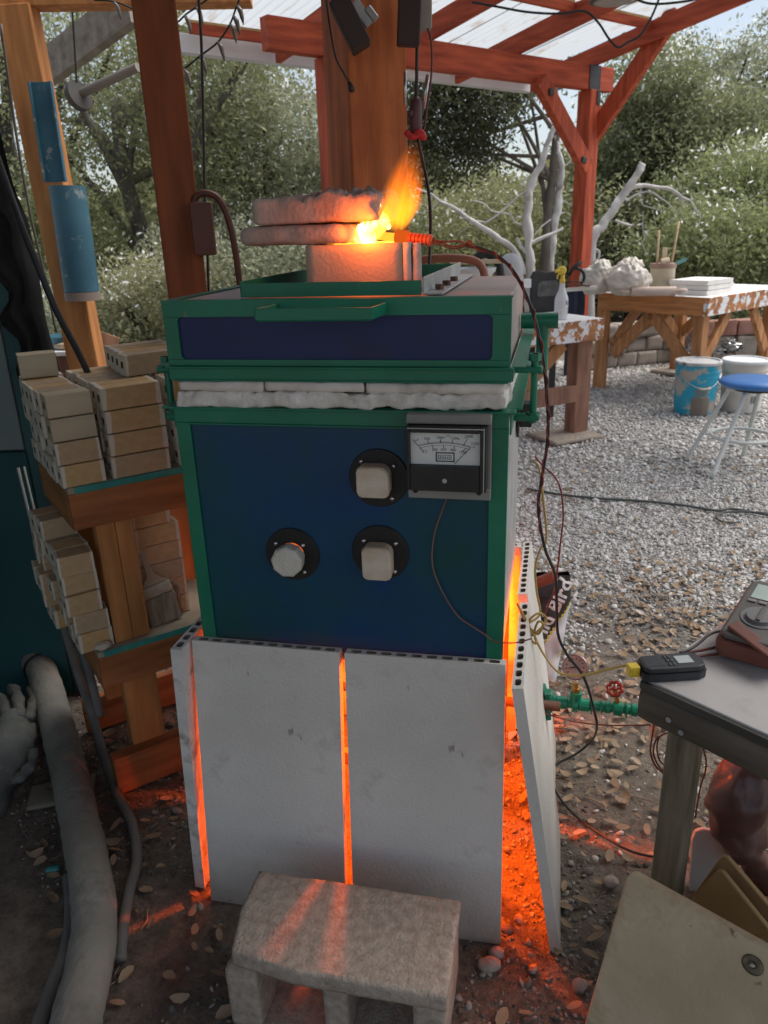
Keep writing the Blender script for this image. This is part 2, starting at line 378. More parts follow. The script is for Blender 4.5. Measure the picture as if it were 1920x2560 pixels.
# handle (flat bar bent into a U)
L0, R0 = kf(430*0+640.5, 771, -.0035), kf(966, 766, -.0035)
zt, zb = 1.243, 1.222
def flatbar(mb, p, q, z0, z1, t):
    p = Vector((p[0],p[1],0)); q = Vector((q[0],q[1],0)); n = (q-p).normalized().cross(Vector((0,0,1)))*t/2
    return mb.hexa([(*(p-n)[:2],z0),(*(q-n)[:2],z0),(*(q+n)[:2],z0),(*(p+n)[:2],z0),(*(p-n)[:2],z1),(*(q-n)[:2],z1),(*(q+n)[:2],z1),(*(p+n)[:2],z1)])
hl, hr = kf(637,772,-.085), kf(926,773,-.085); hz1, hz0 = kf(785,770,-.085).z, kf(785,801,-.085).z; wl, wr = kf(692,754,-.0035), kf(966,752,-.0035)
mb = MB(); flatbar(mb, (hl.x,-.085), (hr.x,-.085), hz0, hz1, .004); flatbar(mb, (wl.x,-.0035), (hl.x-.0005,-.0845), hz0, hz1, .004); flatbar(mb, (hr.x+.0005,-.0845), (wr.x,-.0035), hz0, hz1, .004)
mb.box(hl.x+.001, hr.x-.001, -.0825, -.066, hz0-.002, hz0+.0015)
part(lid, 'handle', mb, M_green, .0012)
# brown pipe loop behind
p = [kf(u, v, .62) for u, v in ((985,672),(1052,651),(1105,645),(1150,646),(1185,652),(1205,668),(1213,700),(1214,735))]
part(lid, 'pipe_handle', MB().tube(spline(p, 6), .0095, 12), mat('brown_pipe', (.30,.12,.075), (.38,.17,.11), rough=.5), 0, True)
# insulation
mb = MB(); xs = [.010, .172, .352, W-.006]
for i in range(3): mb.rough(xs[i]+.0012, xs[i+1]-.0012, -.005, D-.01, 1.0975, 1.1165, .008, .0022, 55, .004, i*7)
part(lid, 'lid_insulation', mb, M_board, 0, True)
part(body, 'wall_insulation', MB().rough(.006, W-.001, -.007, D-.01, 1.0705, 1.0985, .0045, .0052, 62, .006, 3), M_fibre, 0, True)
# clamps
def clamp(pts_tab, pts_low, rod0, rod1, stub=None):
    for a, b in (pts_tab, pts_low): part(kiln, 'clamp_bracket', MB().bar(a, b, .026, .011), M_green, .004)
    mb = MB().tube([rod0, rod1], .0065, 10); n = Vector(rod0); 
    mb.lathe([(.0,.006),(.011,.006),(.011,-.006),(.0,-.006)], n-Vector((0,0,.006)), seg=6).lathe([(.0,.006),(.012,.006),(.012,-.006),(.0,-.006)], Vector(rod1)+Vector((0,0,.012)), seg=6)
    part(kiln, 'clamp_rod', mb, M_green, 0, 'auto')
B0 = .05
zt1, zl1 = 1.1275, 1.040
clamp((( -.004,B0,zt1), (-.050,B0,zt1)), ((-.003,B0,zl1), (-.045,B0,zl1)), (-.034,B0,1.150), (-.034,B0,1.030))
B1 = .09
clamp(((W+.003,B1,zt1-.004), (W+.052,B1,zt1-.004)), ((W+.004,B1,zl1), (W+.050,B1,zl1)), (W+.038,B1,1.150), (W+.038,B1,1.030))
B2 = .40
mb = MB().tube([(W+.0,B2,1.168),(W+.075,B2,1.168)], .016, 12).tube([(W+.045,B2,1.165),(W+.045,B2,1.06)], .013, 12)
part(kiln, 'clamp_arm', mb, M_green, 0, 'auto')
# peephole plates
def plate(a, z, r, bolts):
    pl = part(body, 'peephole_plate', MB().lathe([(r,0),(r,.003),(r-.001,.004),(.0235,.004),(.0235,.0)], (a,.001,z), 'Y', 40, rot=Matrix.Rotation(R(90),3,'X')), M_black, 0, 'auto')
    part(pl, 'peephole', MB().lathe([(.0232,.0015),(0,.0015)], (a,.0,z), seg=30, rot=Matrix.Rotation(R(90),3,'X')), emit('peephole_glow', (1,.16,.015), 1.0) if r < .0525 else M_black)
    for (ba, bz) in bolts: part(pl, 'bolt', MB().lathe([(.0046,0),(.0046,.002),(.0036,.004),(.0018,.0052),(0,.0056)], (ba,-.003,bz), seg=12, rot=Matrix.Rotation(R(90),3,'X')), M_bolt, 0, True)
zz = lambda x, y: (400+x/1.765, 980+y/1.765)
def bolts(*q): return [(kf(*zz(*p)).x, kf(*zz(*p)).z) for p in q]
plate(.369, .948, .053, bolts((889,303),(1034,323),(1026,466))+[(.336,.915)])
plate(.199, .793, .052, bolts((514,664),(634,672),(641,790))+[(.170,.764)])
plate(.367, .806, .053, bolts((901,652),(1042,664),(1038,788))+[(.338,.775)])
# connector block on the right wall, black strip at the rear edge
part(body, 'junction_box', MB().box(W-.001, W+.004, .36, .42, .93, 1.02).box(W+.0045, W+.030, .37, .41, .95, 1.0), M_blackpl, .002)
# ------------------------------------------------------------------ peephole plugs
M_plug = mat('soft_brick_plug', (.55,.42,.30), (.70,.58,.44), scale=8, rough=.95, bump=.4, bscale=120, stretch=(1,1,6), spec=.1, patch=((.66,.6,.52), 6, .5, .2))
M_plug2 = mat('pale_brick_plug', (.52,.50,.43), (.62,.60,.53), scale=14, rough=.95, bump=.5, bscale=140, spec=.1)
def plug(label, a, z, w, h, kind, mt, la, lz):
    mb = MB()
    if kind == 'sq':
        c = .011; rings = []
        for b, s in ((-.0, .94), (-.030, 1.0), (-.036, .93)):
            ring = []
            for (sx, sz) in ((1,-1),(1,1),(-1,1),(-1,-1)):
                cc = c*(1.6 if (sx, sz) == (1,1) else 1)
                for t in range(5):
                    an = {(1,-1):-90,(1,1):0,(-1,1):90,(-1,-1):180}[(sx,sz)]+t*22.5
                    ring.append((a+sx*(w/2-cc)*s+cc*s*math.cos(R(an))+(.0 if b < -.001 else -la), b, z+sz*(h/2-cc)*s+cc*s*math.sin(R(an))+(0 if b < -.001 else -lz)))
            rings.append(ring)
        n = len(rings[0]); vs = [p for r_ in rings for p in r_]
        fs = [(i*n+k, i*n+(k+1)%n, (i+1)*n+(k+1)%n, (i+1)*n+k) for i in range(2) for k in range(n)]+[tuple(range(2*n, 3*n))]
        mb.add(vs, fs)
    else:
        mb.lathe([(w/2*.9,0),(w/2,.025),(w/2*.98,.030),(w/2*.86,.034),(0,.034)], (a,-.0005,z), seg=9, rot=Matrix.Rotation(R(90),3,'X') @ Matrix.Rotation(R(12),3,'Z'))
    solo('peephole_plug', mb, mt, label, 'plug', (a,0,z), KILN, 'brick plugs in the kiln spy holes', .0015, False)
plug('squarish tan brick plug in the upper peephole beside the dial', .3645, .9490, .058, .056, 'sq', M_plug, 0, 0)
plug('round grey-white plug in the left peephole with a glowing rim', .1965, .7885, .061, .06, 'rd', M_plug2, 0, 0)
plug('squarish tan brick plug in the lower right peephole', .3660, .7965, .054, .064, 'sq', M_plug, 0, 0)
# ------------------------------------------------------------------ pyrometer
pyro = thing('pyrometer', 'boxy dial pyrometer with white scale hung on the front of the kiln', 'temperature gauge', (.49,-.006,.99), KILN)
part(pyro, 'bracket', MB().box(.425, .565, -.030, -.0092, 1.0535, 1.069).box(.425, .565, -.0155, -.0092, .922, 1.053).box(.425, .565, -.024, -.016, .922, .9415), mat('grey_bracket', (.20,.195,.175), (.28,.27,.25), rough=.6, bump=.2, patch=((.4,.4,.38), 14, .62, .08)), .002)
mb = MB(); P = lambda x0, x1, y0, y1, z0, z1: mb.box(x0, x1, y0, y1, z0, z1)
P(.4275, .4325, -.046, -.016, .943, 1.0525); P(.5485, .5595, -.046, -.016, .943, 1.0525); P(.433, .548, -.046, -.016, 1.0425, 1.0525); P(.433, .548, -.046, -.016, .943, .986); P(.433, .548, -.030, -.016, .9865, 1.042)
case = part(pyro, 'case', mb, M_blackpl, .0012)
part(case, 'case_lip', MB().box(.5545, .5560, -.0475, -.0465, .943, 1.052).box(.43, .555, -.0475, -.0465, 1.0495, 1.0510), M_steel, 0)
part(pyro, 'zero_screw', MB().lathe([(.0042,0),(.0038,.002),(0,.0025)], (.491,-.0462,.962), seg=14, rot=Matrix.Rotation(R(90),3,'X')), M_steel, 0, 'auto')
for a in (.438, .546): part(pyro, 'screw', MB().lathe([(.0045,0),(.0045,.0015),(0,.002)], (a,-.0243,.936), seg=12, rot=Matrix.Rotation(R(90),3,'X')), M_black, 0, 'auto')
dial = part(pyro, 'dial', MB().box(.433, .548, -.0345, -.0305, .9865, 1.042), mat('dial_face', (.62,.63,.60), (.70,.71,.68), scale=4, rough=.4), 0, label='white dial with two curved temperature scales')
M_ink = mat('black_ink', (.03,.03,.03), rough=.6)
DM = lambda x, z, rot=0: Matrix.Translation((x, -.0350, z)) @ Matrix.Rotation(R(90), 4, 'X') @ Matrix.Rotation(R(rot), 4, 'Z')
du = lambda px, py: (.433+(px-145)/(1420-145)*.115, 1.0412-(py-262)/(860-262)*.0537)
mb = MB()
def dtxt(t, px, py, s, rot=0): x, z = du(px, py); text_mb(t, s, DM(x, z, rot), mb=mb)
for t, px, py, rot in (('70',215,440,-28),('F',275,415,-25),('500',450,388,0),('1000',690,362,0),('1500',960,370,0),('2000',1215,328,4),('2350',1325,458,0),('0',375,630,0),('C',430,625,0),('300',590,592,0),('600',755,582,0),('900',930,590,0),('1200',1105,625,0)): dtxt(t, px, py, .0066, rot)
for t, px, py in (('P',790,352),('M',838,322),('T',875,352),('P',1045,382),('I',1095,355),('Y',1145,358)): dtxt(t, px, py, .004)
def dline(x0, y0, x1, y1, w=.0007):
    a = Vector((du(x0,y0)[0], -.0350, du(x0,y0)[1])); b = Vector((du(x1,y1)[0], -.0350, du(x1,y1)[1])); n = (b-a).normalized().cross(Vector((0,1,0)))*w/2
    mb.add([a-n, b-n, b+n, a+n], [(0,1,2,3)])
for l in ((240,470,290,530),(460,415,490,480),(697,390,703,450),(925,395,908,460),(1190,365,1120,490),(1330,500,1280,540),(310,550,370,610),(540,500,570,565),(755,500,758,560),(955,505,940,560),(1160,545,1100,610)): dline(*l, .0010)
arc = lambda t: (770+475*t, 458+74*t*t)
for i in range(44):
    t = -1+2*i/43; x, y = arc(t); dline(x, y, x+14*t, y-30, .0005)
for i in range(40):
    x, y = arc(-1+2*i/40); x2, y2 = arc(-1+2*(i+1)/40); dline(x, y, x2, y2, .0006); dline(x, y+40, x2, y2+40, .0005)
dline(620,645,620,800,.002); dline(945,645,945,800,.002); dline(610,645,960,645,.002); dline(610,805,960,805,.002)
for i in range(8): dline(660+i*33, 700+(i*37%17), 660+i*33, 755, .0011)
dline(640,690,905,690,.0008); dline(640,765,905,765,.0008)
part(dial, 'scale_marks', mb, M_ink)
a = Vector((du(960,845)[0],-.0362,du(960,845)[1])); b = Vector((du(1245,530)[0],-.0362,du(1245,530)[1]))
part(dial, 'needle', MB().bar(a, b, .0008, .0004, (0,1,0)), M_ink)
# thin lead hanging from the pyrometer, over the kiln front to the knot
pts = [kf(u, v, b) for u, v, b in ((1118,1242,-.020),(1104,1280,-.008),(1086,1335,-.006),(1080,1400,-.006),(1092,1450,-.006),(1122,1508,-.006),(1150,1545,-.006),(1190,1572,-.008),(1217,1590,-.012),(1232,1602,-.02),(1260,1607,-.03),(1295,1606,-.03),(1330,1596,-.03))]
M_lead = mat('brown_lead', (.16,.07,.045), (.24,.12,.08), rough=.6)
solo('thermocouple_lead', MB().tube(spline(pts, 6), .0014, 6), M_lead, 'thin brown lead drooping from the pyrometer across the blue kiln front', 'wire', tuple(pts[0]), KILN, smooth=True)
# ------------------------------------------------------------------ flue collar, slabs, probe, fire
fc = thing('flue_collar', 'square collar of grey fibre slabs around the flue on the kiln lid', 'flue', (.32,.27,1.2526), KILN)
M_collar = mat('collar_fibre', (.47,.37,.275), (.56,.455,.35), scale=9, rough=.95, bump=.3, bscale=150, spec=.1)
def shear(mb):
    for i, p in enumerate(mb.v): mb.v[i] = Vector((p.x-.17*(p.y-.131), p.y, p.z))
    return mb
part(fc, 'front_slab', MB().rough(.219, .3945, .130, .162, 1.2528, 1.332, .016, .0008, 60, .002), M_collar, 0, True)
part(fc, 'side_slab', shear(MB().rough(.395, .4105, .131, .42, 1.2528, 1.332, .016, .0008, 60, .002, 4)), M_board, 0, True)
part(fc, 'side_slab', shear(MB().rough(.412, .428, .133, .42, 1.2528, 1.331, .016, .0008, 60, .002, 8)), M_board, 0, True)
part(fc, 'side_slab', shear(MB().rough(.224, .255, .1635, .42, 1.2528, 1.332, .016, .0008, 60, .002, 9)), M_collar, 0, True)
part(fc, 'rear_slab', shear(MB().rough(.2565, .394, .388, .42, 1.2528, 1.332, .016, .0008, 60, .002, 11)), M_collar, 0, True)
solo('fibre_slab', MB().rough(.098, .292, .125, .40, 1.3335, 1.3665, .009, .0022, 35, .014, 2), M_slab, 'lower grey fibre slab with rounded end lying across the flue', 'fibre slab', (.2,.26,1.3335), KILN, smooth=True)
mb = MB().rough(.122, .340, .14, .39, 1.3685, 1.412, .006, .0026, 30, .008, 21)
for i, p in enumerate(mb.v):
    if p.z > 1.40: 
        e = noise.noise(p*48)*.012+noise.noise(p*130)*.010+noise.noise(p*240)*.006; k = min(1, max(0, (p.x-.16)/.07)); mb.v[i] = p+Vector((noise.noise(p*200)*.005*k,0,e*k+.004*k))
    if p.x > .325: mb.v[i] = mb.v[i]+Vector((noise.noise(p*60)*.014, 0, 0))
solo('fibre_slab', mb, M_slab, 'upper fibre slab with a torn fluffy top edge beside the flame', 'fibre slab', (.23,.26,1.3685), KILN, smooth=True)
pr = thing('thermocouple_probe', 'glowing ribbed ceramic probe lying across the flue opening', 'probe', (.38,.24,1.336), KILN)
p0 = kf(640+850/2.765, 340+690/2.765, .235); p1 = kf(640+1190/2.765, 340+720/2.765, .215)
dx = (p1-p0); Lp = dx.length; rot = dx.to_track_quat('Z', 'Y').to_matrix()
hot = lambda nm, c, s: emit(nm, c, s)
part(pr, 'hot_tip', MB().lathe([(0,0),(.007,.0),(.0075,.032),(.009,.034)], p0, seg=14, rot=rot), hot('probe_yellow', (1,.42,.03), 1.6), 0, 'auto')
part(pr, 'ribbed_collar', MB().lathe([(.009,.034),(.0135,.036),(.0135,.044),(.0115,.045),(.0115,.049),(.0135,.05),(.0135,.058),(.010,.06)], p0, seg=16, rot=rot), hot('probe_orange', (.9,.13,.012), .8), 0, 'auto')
pf = [(.010,.06)]
for i in range(6): pf += [(.0105,.062+i*.0075),(.0105,.0665+i*.0075),(.0085,.0672+i*.0075),(.0085,.069+i*.0075)]
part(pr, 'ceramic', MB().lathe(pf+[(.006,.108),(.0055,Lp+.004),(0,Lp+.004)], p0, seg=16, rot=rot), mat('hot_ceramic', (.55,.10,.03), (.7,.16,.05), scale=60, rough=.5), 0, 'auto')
def flame_mat(name, c_hot, c_cool, dens, scale, fade0=0., power=1.6):
    mt, t, N, L = nt(name); out = N.new('ShaderNodeOutputMaterial')
    tc = N.new('ShaderNodeTexCoord'); sp = N.new('ShaderNodeSeparateXYZ'); L.new(tc.outputs['Generated'], sp.inputs[0])
    def mth(op, a, b=None):
        n = N.new('ShaderNodeMath'); n.operation = op
        for i, x in enumerate((a, b)):
            if x is None: continue
            if isinstance(x, (int, float)): n.inputs[i].default_value = x
            else: L.new(x, n.inputs[i])
        return n.outputs[0]
    z = sp.outputs['Z']
    wid = mth('MULTIPLY', mth('MULTIPLY', mth('MINIMUM', mth('ADD', .34, mth('MULTIPLY', z, 1.7)), 1.), mth('SUBTRACT', 1., mth('MULTIPLY', mth('POWER', z, 2.2), .78))), .5)
    dx_ = mth('DIVIDE', mth('SUBTRACT', sp.outputs['X'], .5), wid); dy_ = mth('DIVIDE', mth('SUBTRACT', sp.outputs['Y'], .5), wid)
    r2 = mth('ADD', mth('MULTIPLY', dx_, dx_), mth('MULTIPLY', dy_, dy_))
    core = mth('MAXIMUM', mth('SUBTRACT', 1.0, r2), 0.)
    fade = mth('MULTIPLY', mth('POWER', mth('MAXIMUM', mth('SUBTRACT', 1.0, z), 0.), 1.15), mth('MINIMUM', mth('MULTIPLY', z, 9.), 1.))
    mp = N.new('ShaderNodeMapping'); mp.inputs['Scale'].default_value = (scale, scale, scale*.10); L.new(tc.outputs['Object'], mp.inputs[0])
    no = N.new('ShaderNodeTexNoise'); no.inputs['Scale'].default_value = 1.; no.inputs['Detail'].default_value = 5; no.inputs['Distortion'].default_value = .35; L.new(mp.outputs[0], no.inputs['Vector'])
    nz = mth('POWER', mth('MULTIPLY', no.outputs['Fac'], 1.85), 3.0)
    d = mth('MULTIPLY', mth('MULTIPLY', mth('MULTIPLY', core, fade), nz), dens)
    em = N.new('ShaderNodeEmission'); L.new(d, em.inputs[1])
    cr = N.new('ShaderNodeValToRGB'); L.new(z, cr.inputs[0]); cr.color_ramp.elements[0].color = (*c_hot, 1); cr.color_ramp.elements[1].color = (*c_cool, 1); cr.color_ramp.elements[1].position = .6
    L.new(cr.outputs[0], em.inputs[0])
    ab = N.new('ShaderNodeVolumeAbsorption'); ab.inputs['Color'].default_value = (1,.35,.05,1); L.new(mth('MULTIPLY', d, .45), ab.inputs['Density'])
    ad = N.new('ShaderNodeAddShader'); L.new(em.outputs[0], ad.inputs[0]); L.new(ab.outputs[0], ad.inputs[1]); L.new(ad.outputs[0], out.inputs['Volume'])
    return mt
def flame_body(q0, q1, r0, r1, thin):
    mb = MB(); d = q1-q0; L_ = d.length
    pf = []
    for i in range(13):
        t = i/12; pf.append((max(r0, r1*math.sin(math.pi*min(1, .12+t*.8))), t*L_))
    mb.lathe(pf, (0,0,0), seg=20)
    for i, p in enumerate(mb.v): mb.v[i] = Vector((p.x, p.y*thin, p.z))
    return mb, d
fl = thing('flue_flame', 'orange gas flame blowing up and right out of the flue', 'flame', (.36,.26,1.34), KILN)
def add_flame(name, q0, q1, r0, r1, thin, mt):
    mb, d = flame_body(q0, q1, r0, r1, thin)
    o = bpy.data.objects.new(name, mesh_from(name, mb, (0,0,0), mt, False)); COL.objects.link(o); o.parent = fl
    q = d.to_track_quat('Z', 'Y'); o.rotation_mode = 'QUATERNION'
    x = Vector((1,0,0)); z = d.normalized(); y = z.cross(x).normalized(); x = y.cross(z)
    o.rotation_quaternion = Matrix((x, y, z)).transposed().to_quaternion(); o.location = q0-Vector((.36,.26,1.34))
    BASE[o.name] = Vector((0,0,0)); return o
zz5 = lambda x, y: (640+x/2.765, 340+y/2.765)
M_plume = flame_mat('flame_plume', (1,.40,.02), (1,.20,.012), 115., 120.)
M_lick = flame_mat('flame_lick', (1,.62,.12), (1,.36,.02), 420., 150.)
add_flame('plume', kf(*zz5(955,668), .27), kf(*zz5(1100,20), .27), .012, .047, .6, M_plume)
add_flame('plume', kf(*zz5(985,640), .262), kf(*zz5(1135,190), .262), .009, .031, .6, M_plume)
add_flame('plume', kf(*zz5(925,640), .255), kf(*zz5(1010,250), .255), .009, .027, .6, M_plume)
add_flame('tongue', kf(*zz5(770,760), .22), kf(*zz5(865,395), .22), .030, .026, .7, M_lick)
add_flame('tongue', kf(*zz5(845,690), .232), kf(*zz5(905,430), .232), .022, .016, .7, M_lick)
add_flame('tongue', kf(*zz5(710,760), .20), kf(*zz5(740,560), .20), .018, .012, .7, M_lick)
mb = MB()
def tongue(x0, y0, x1, y1, w, b):
    p = [kf(*zz5(x0+(x1-x0)*t+w*.35*math.sin(t*6), y0+(y1-y0)*t), b) for t in [i/7 for i in range(8)]]
    mb.tube(p, [w*k/2.765/1915*1.62 for k in (.55,.8,.9,.85,.7,.5,.3,.08)], 10)
tongue(755,750,748,600,58,.20); tongue(852,600,868,545,50,.235); tongue(790,640,850,570,26,.22); tongue(728,750,714,610,30,.215); tongue(905,640,912,585,20,.24); tongue(775,750,782,590,34,.195); tongue(835,560,858,430,12,.225); tongue(870,560,862,470,9,.23); tongue(700,750,690,690,16,.205); tongue(815,600,824,500,8,.22)
mt, t, N, L = nt('fire_core'); out = N.new('ShaderNodeOutputMaterial'); e = N.new('ShaderNodeEmission'); tc = N.new('ShaderNodeTexCoord'); no = N.new('ShaderNodeTexNoise'); no.inputs['Scale'].default_value = 26
L.new(tc.outputs['Object'], no.inputs['Vector']); cr = N.new('ShaderNodeValToRGB'); L.new(no.outputs['Fac'], cr.inputs[0]); cr.color_ramp.elements[0].position = .35; cr.color_ramp.elements[0].color = (1,.55,.06,1); cr.color_ramp.elements[1].position = .62; cr.color_ramp.elements[1].color = (1,.82,.34,1)
L.new(cr.outputs[0], e.inputs[0]); e.inputs[1].default_value = 4.5; L.new(e.outputs[0], out.inputs[0]); M_core = mt
part(fl, 'hot_core', mb, M_core, 0, True)
part(fl, 'burning_gas', shear(MB().rough(.26, .389, .168, .384, 1.322, 1.3305, .012, .0025, 60, .002, 6)), emit('burning_gas', (1,.36,.03), 4.), 0, True)
def point(name, loc, power, col, size):
    l = bpy.data.lights.new(name, 'POINT'); l.energy = power; l.color = col; l.shadow_soft_size = size
    o = bpy.data.objects.new(name, l); COL.objects.link(o); o.location = KILN.w(*loc); return o
point('flue_fire_light', (.335,.108,1.358), .85, (1,.15,.012), .02)
for a, b in BURN: point('burner_light', (a,b,.52), 40.0, (1,.112,.005), .028)
# ------------------------------------------------------------------ kiln shelves
def shelf_mesh(w, h, t, n, seed=0):      # hollow extruded slab standing up: x across, y thickness, z up; open cells on its top edge
    mb = MB(); cw = (w-.012)/n
    # big faces cut up slightly
    mb.add([(0,0,0),(w,0,0),(w,t,0),(0,t,0),(0,0,h),(w,0,h),(w,t,h),(0,t,h)], [(0,1,5,4),(1,2,6,5),(2,3,7,6),(3,0,4,7),(0,3,2,1)])
    xs0, xs1 = .006, w-.006
    mb.add([(0,0,h),(xs0,0,h),(xs0,t,h),(0,t,h)], [(0,1,2,3)]); mb.add([(xs1,0,h),(w,0,h),(w,t,h),(xs1,t,h)], [(0,1,2,3)])
    for i in range(n):
        cx = xs0+cw*(i+.5); cy = t/2; hw, ht = cw/2, t/2
        outer = [(hw,0),(hw,ht),(0,ht),(-hw,ht),(-hw,0),(-hw,-ht),(0,-ht),(hw,-ht)]
        a, b = hw*.72, ht*.60
        inner = [(a,0),(a*.86,b*.80),(0,b),(-a*.86,b*.80),(-a,0),(-a*.86,-b*.80),(0,-b),(a*.86,-b*.80)]
        mb.cur = 0
        vs = [(cx+x,cy+y,h) for x, y in outer]+[(cx+x,cy+y,h) for x, y in inner]
        mb.add(vs, [(k,(k+1)%8,8+(k+1)%8,8+k) for k in range(8)])
        mb.cur = 1
        vs = [(cx+x,cy+y,h) for x, y in inner]+[(cx+x,cy+y,h-.03) for x, y in inner]
        mb.add(vs, [(k,(k+1)%8,8+(k+1)%8,8+k) for k in range(8)]+[tuple(range(8,16))])
        mb.cur = 0
    return mb
def place_shelf(label, P00, P10, P01, w, h, t, n, mts, group):
    # P00 bottom-left, P10 bottom-right, P01 top-left corner of the FRONT face (kiln frame)
    P00, P10, P01 = Vector(P00), Vector(P10), Vector(P01)
    ex = (P10-P00).normalized(); ez = (P01-P00); ez = (ez-ex*ez.dot(ex)).normalized(); ey = ez.cross(ex)
    M = Matrix((ex, ey, ez)).transposed().to_4x4(); M.translation = P00
    mb = shelf_mesh(w, h, t, n); mb.xf(M)
    return solo('kiln_shelf', mb, mts, label, 'kiln shelf', tuple(P00+ex*w/2), KILN, group, 0)
GR = 'ribbed kiln shelves stood around the burner space'
hp = math.sqrt(.61**2-.0675**2)
place_shelf('white hollow shelf leaning on the kiln front, left of the glowing slit', (-.0165,-.0925,0), (.2865,-.0925,0), (-.0155,-.026,hp), .302, .609, .022, 10, [M_shelf, M_hole], GR)
place_shelf('white hollow shelf leaning on the kiln front, right of the glowing slit', (.3035,-.0925,0), (.6080,-.0925,.0038), (.2960,-.026,hp), .302, .609, .022, 10, [M_shelf, M_hole], GR)
place_shelf('worn shelf on edge at the left flank of the kiln showing its grey stained edge', (-.067,.235,0), (-.067,-.070,0), (-.043,.285,.604), .30, .606, .022, 10, [M_shelf2, M_hole], GR)
place_shelf('worn shelf added at the left flank to block glow, hidden behind the nearer one', (-.086,.55,.022), (-.086,.258,0), (-.046,.525,.604), .288, .606, .022, 10, [M_shelf2, M_hole], GR)  # added hidden shelf, tilted so only a low beam reaches the rack
place_shelf('unseen white shelf added at the rear to block burner light, left one', (.270,D+.10,0), (-.030,D+.10,0), (.270,D+.03,.604), .298, .606, .022, 10, [M_shelf, M_hole], GR)  # this rear pair is added out of view to stop burner light escaping
place_shelf('unseen white shelf added at the rear to block burner light, right one', (.60,D+.10,0), (.285,D+.10,0), (.60,D+.03,.604), .31, .606, .022, 10, [M_shelf, M_hole], GR)
place_shelf('tall hollow shelf on the right flank, nearest the camera, beside the bright gap', (.724,-.086,0), (.724,.225,0), (.632,-.060,.604), .330, .609, .0205, 11, [M_shelf, M_hole], GR)
place_shelf('hollow shelf on the right flank, behind the nearest one under the hanging wires', (.712,.280,0), (.712,.585,0), (.625,.345,.604), .300, .609, .0205, 11, [M_shelf, M_hole], GR)
# ------------------------------------------------------------------ cinder block
mb = MB()
def rg(x0,x1,y0,y1,z0,z1,s): mb.rough(x0,x1,y0,y1,z0,z1,.0085,.0008,90,.003,s)
rg(.143,.536,-.372,-.178,.166,.199,1); rg(.150,.530,-.366,-.184,0,.030,2); rg(.147,.205,-.362,-.181,.028,.168,3); rg(.318,.362,-.350,-.181,.028,.168,4); rg(.478,.533,-.366,-.181,.028,.168,5)
for i, p in enumerate(mb.v):     # chipped front corner
    k = (.205-p.x)*.75+(-.318-p.y)
    if p.z > .165 and k > .0: mb.v[i] = p+Vector((k*.15, k*.2, -k*.05))
solo('cinder_block', mb, M_cinder, 'rough grey concrete block lying in front of the two white shelves', 'concrete block', (.34,-.28,0), KILN, smooth=True)
# ================================================================== RACK OF KILN POSTS (left)
RK = Frame((-.706, 1.629, 0), R(33.))
def rf(u, v, b=0.):
    o = RK.l((0,0,CAMH)); d = RK.M.to_3x3().inverted() @ ray(u, v); t = (b-o.y)/d.y; return o+d*t
RL, RD = .375, .335
rack = thing('wooden_rack', 'wooden two-tier rack with teal edged shelves standing left of the kiln', 'rack', (RL/2, RD/2, 0), RK)
for nm, z0, z1 in (('upper_shelf', .8175, .833), ('lower_shelf', .3965, .412)):
    sh = part(rack, nm, MB().box(.0005, RL, .0005, RD, z0, z1), mat(nm+'_dusty', (.30,.26,.19), (.40,.35,.26), scale=14, rough=.9, bump=.3), .001)
    part(sh, 'shelf_edge', MB().box(.014, RL, -.003, .0, z0, z1+.0005), M_teal, .001)
    mb = MB().box(.0, RL, -.001, .018, z0-.086, z0-.0005); part(rack, 'front_board', mb, M_rackX, .002)
    mb = MB().box(-.001, .017, .0185, RD, z0-.088, z0-.001); part(rack, 'side_board', mb, wood('rack_side', (.34,.145,.05), (.46,.2,.075), 'Y'), .002)
    part(rack, 'rear_board', MB().box(.0175, RL, RD-.02, RD, z0-.086, z0-.001), M_rackX, .002)
for x0, x1, y in ((.05, .136, .020), (RL-.075, RL-.002, .020), (.05, .136, RD-.065), (RL-.075, RL-.002, RD-.065)):
    part(rack, 'leg', MB().box(x0, x1, y, y+.040, .108, .730 if y > .1 else .395), M_rack, .003)
part(rack, 'leg', MB().box(.050, .0935, -.002+.0205, .06, .413, .730), M_rack, .002)
part(rack, 'leg', MB().box(.0945, .136, -.002+.0205, .06, .413, .730), M_rack, .002)
part(rack, 'base_board', MB().box(-.012, RL, -.012, .030, .0, .107), M_rackX, .003)
part(rack, 'base_board', MB().box(-.012, RL, RD-.03, RD, .0, .107), M_rackX, .003)
# kiln posts: hollow square ceramic bars with white-washed ends
mt, t, N, L = nt('kiln_post_clay'); out = N.new('ShaderNodeOutputMaterial'); bs = N.new('ShaderNodeBsdfPrincipled'); L.new(bs.outputs[0], out.inputs[0]); bs.inputs['Roughness'].default_value = .85
tc = N.new('ShaderNodeTexCoord'); sp = N.new('ShaderNodeSeparateXYZ'); L.new(tc.outputs['Generated'], sp.inputs[0])
no = N.new('ShaderNodeTexNoise'); no.inputs['Scale'].default_value = 35; L.new(tc.outputs['Object'], no.inputs['Vector'])
oi = N.new('ShaderNodeObjectInfo')
def mth(op, a, b=None):
    n = N.new('ShaderNodeMath'); n.operation = op
    for i, x in enumerate((a, b)):
        if x is None: continue
        if isinstance(x, (int, float)): n.inputs[i].default_value = x
        else: L.new(x, n.inputs[i])
    return n.outputs[0]
edge = mth('ABSOLUTE', mth('SUBTRACT', sp.outputs['X'], .5))
edge = mth('ADD', edge, mth('MULTIPLY', mth('SUBTRACT', no.outputs['Fac'], .5), .10))
edge = mth('ADD', edge, mth('MULTIPLY', mth('SUBTRACT', oi.outputs['Random'], .5), .07))
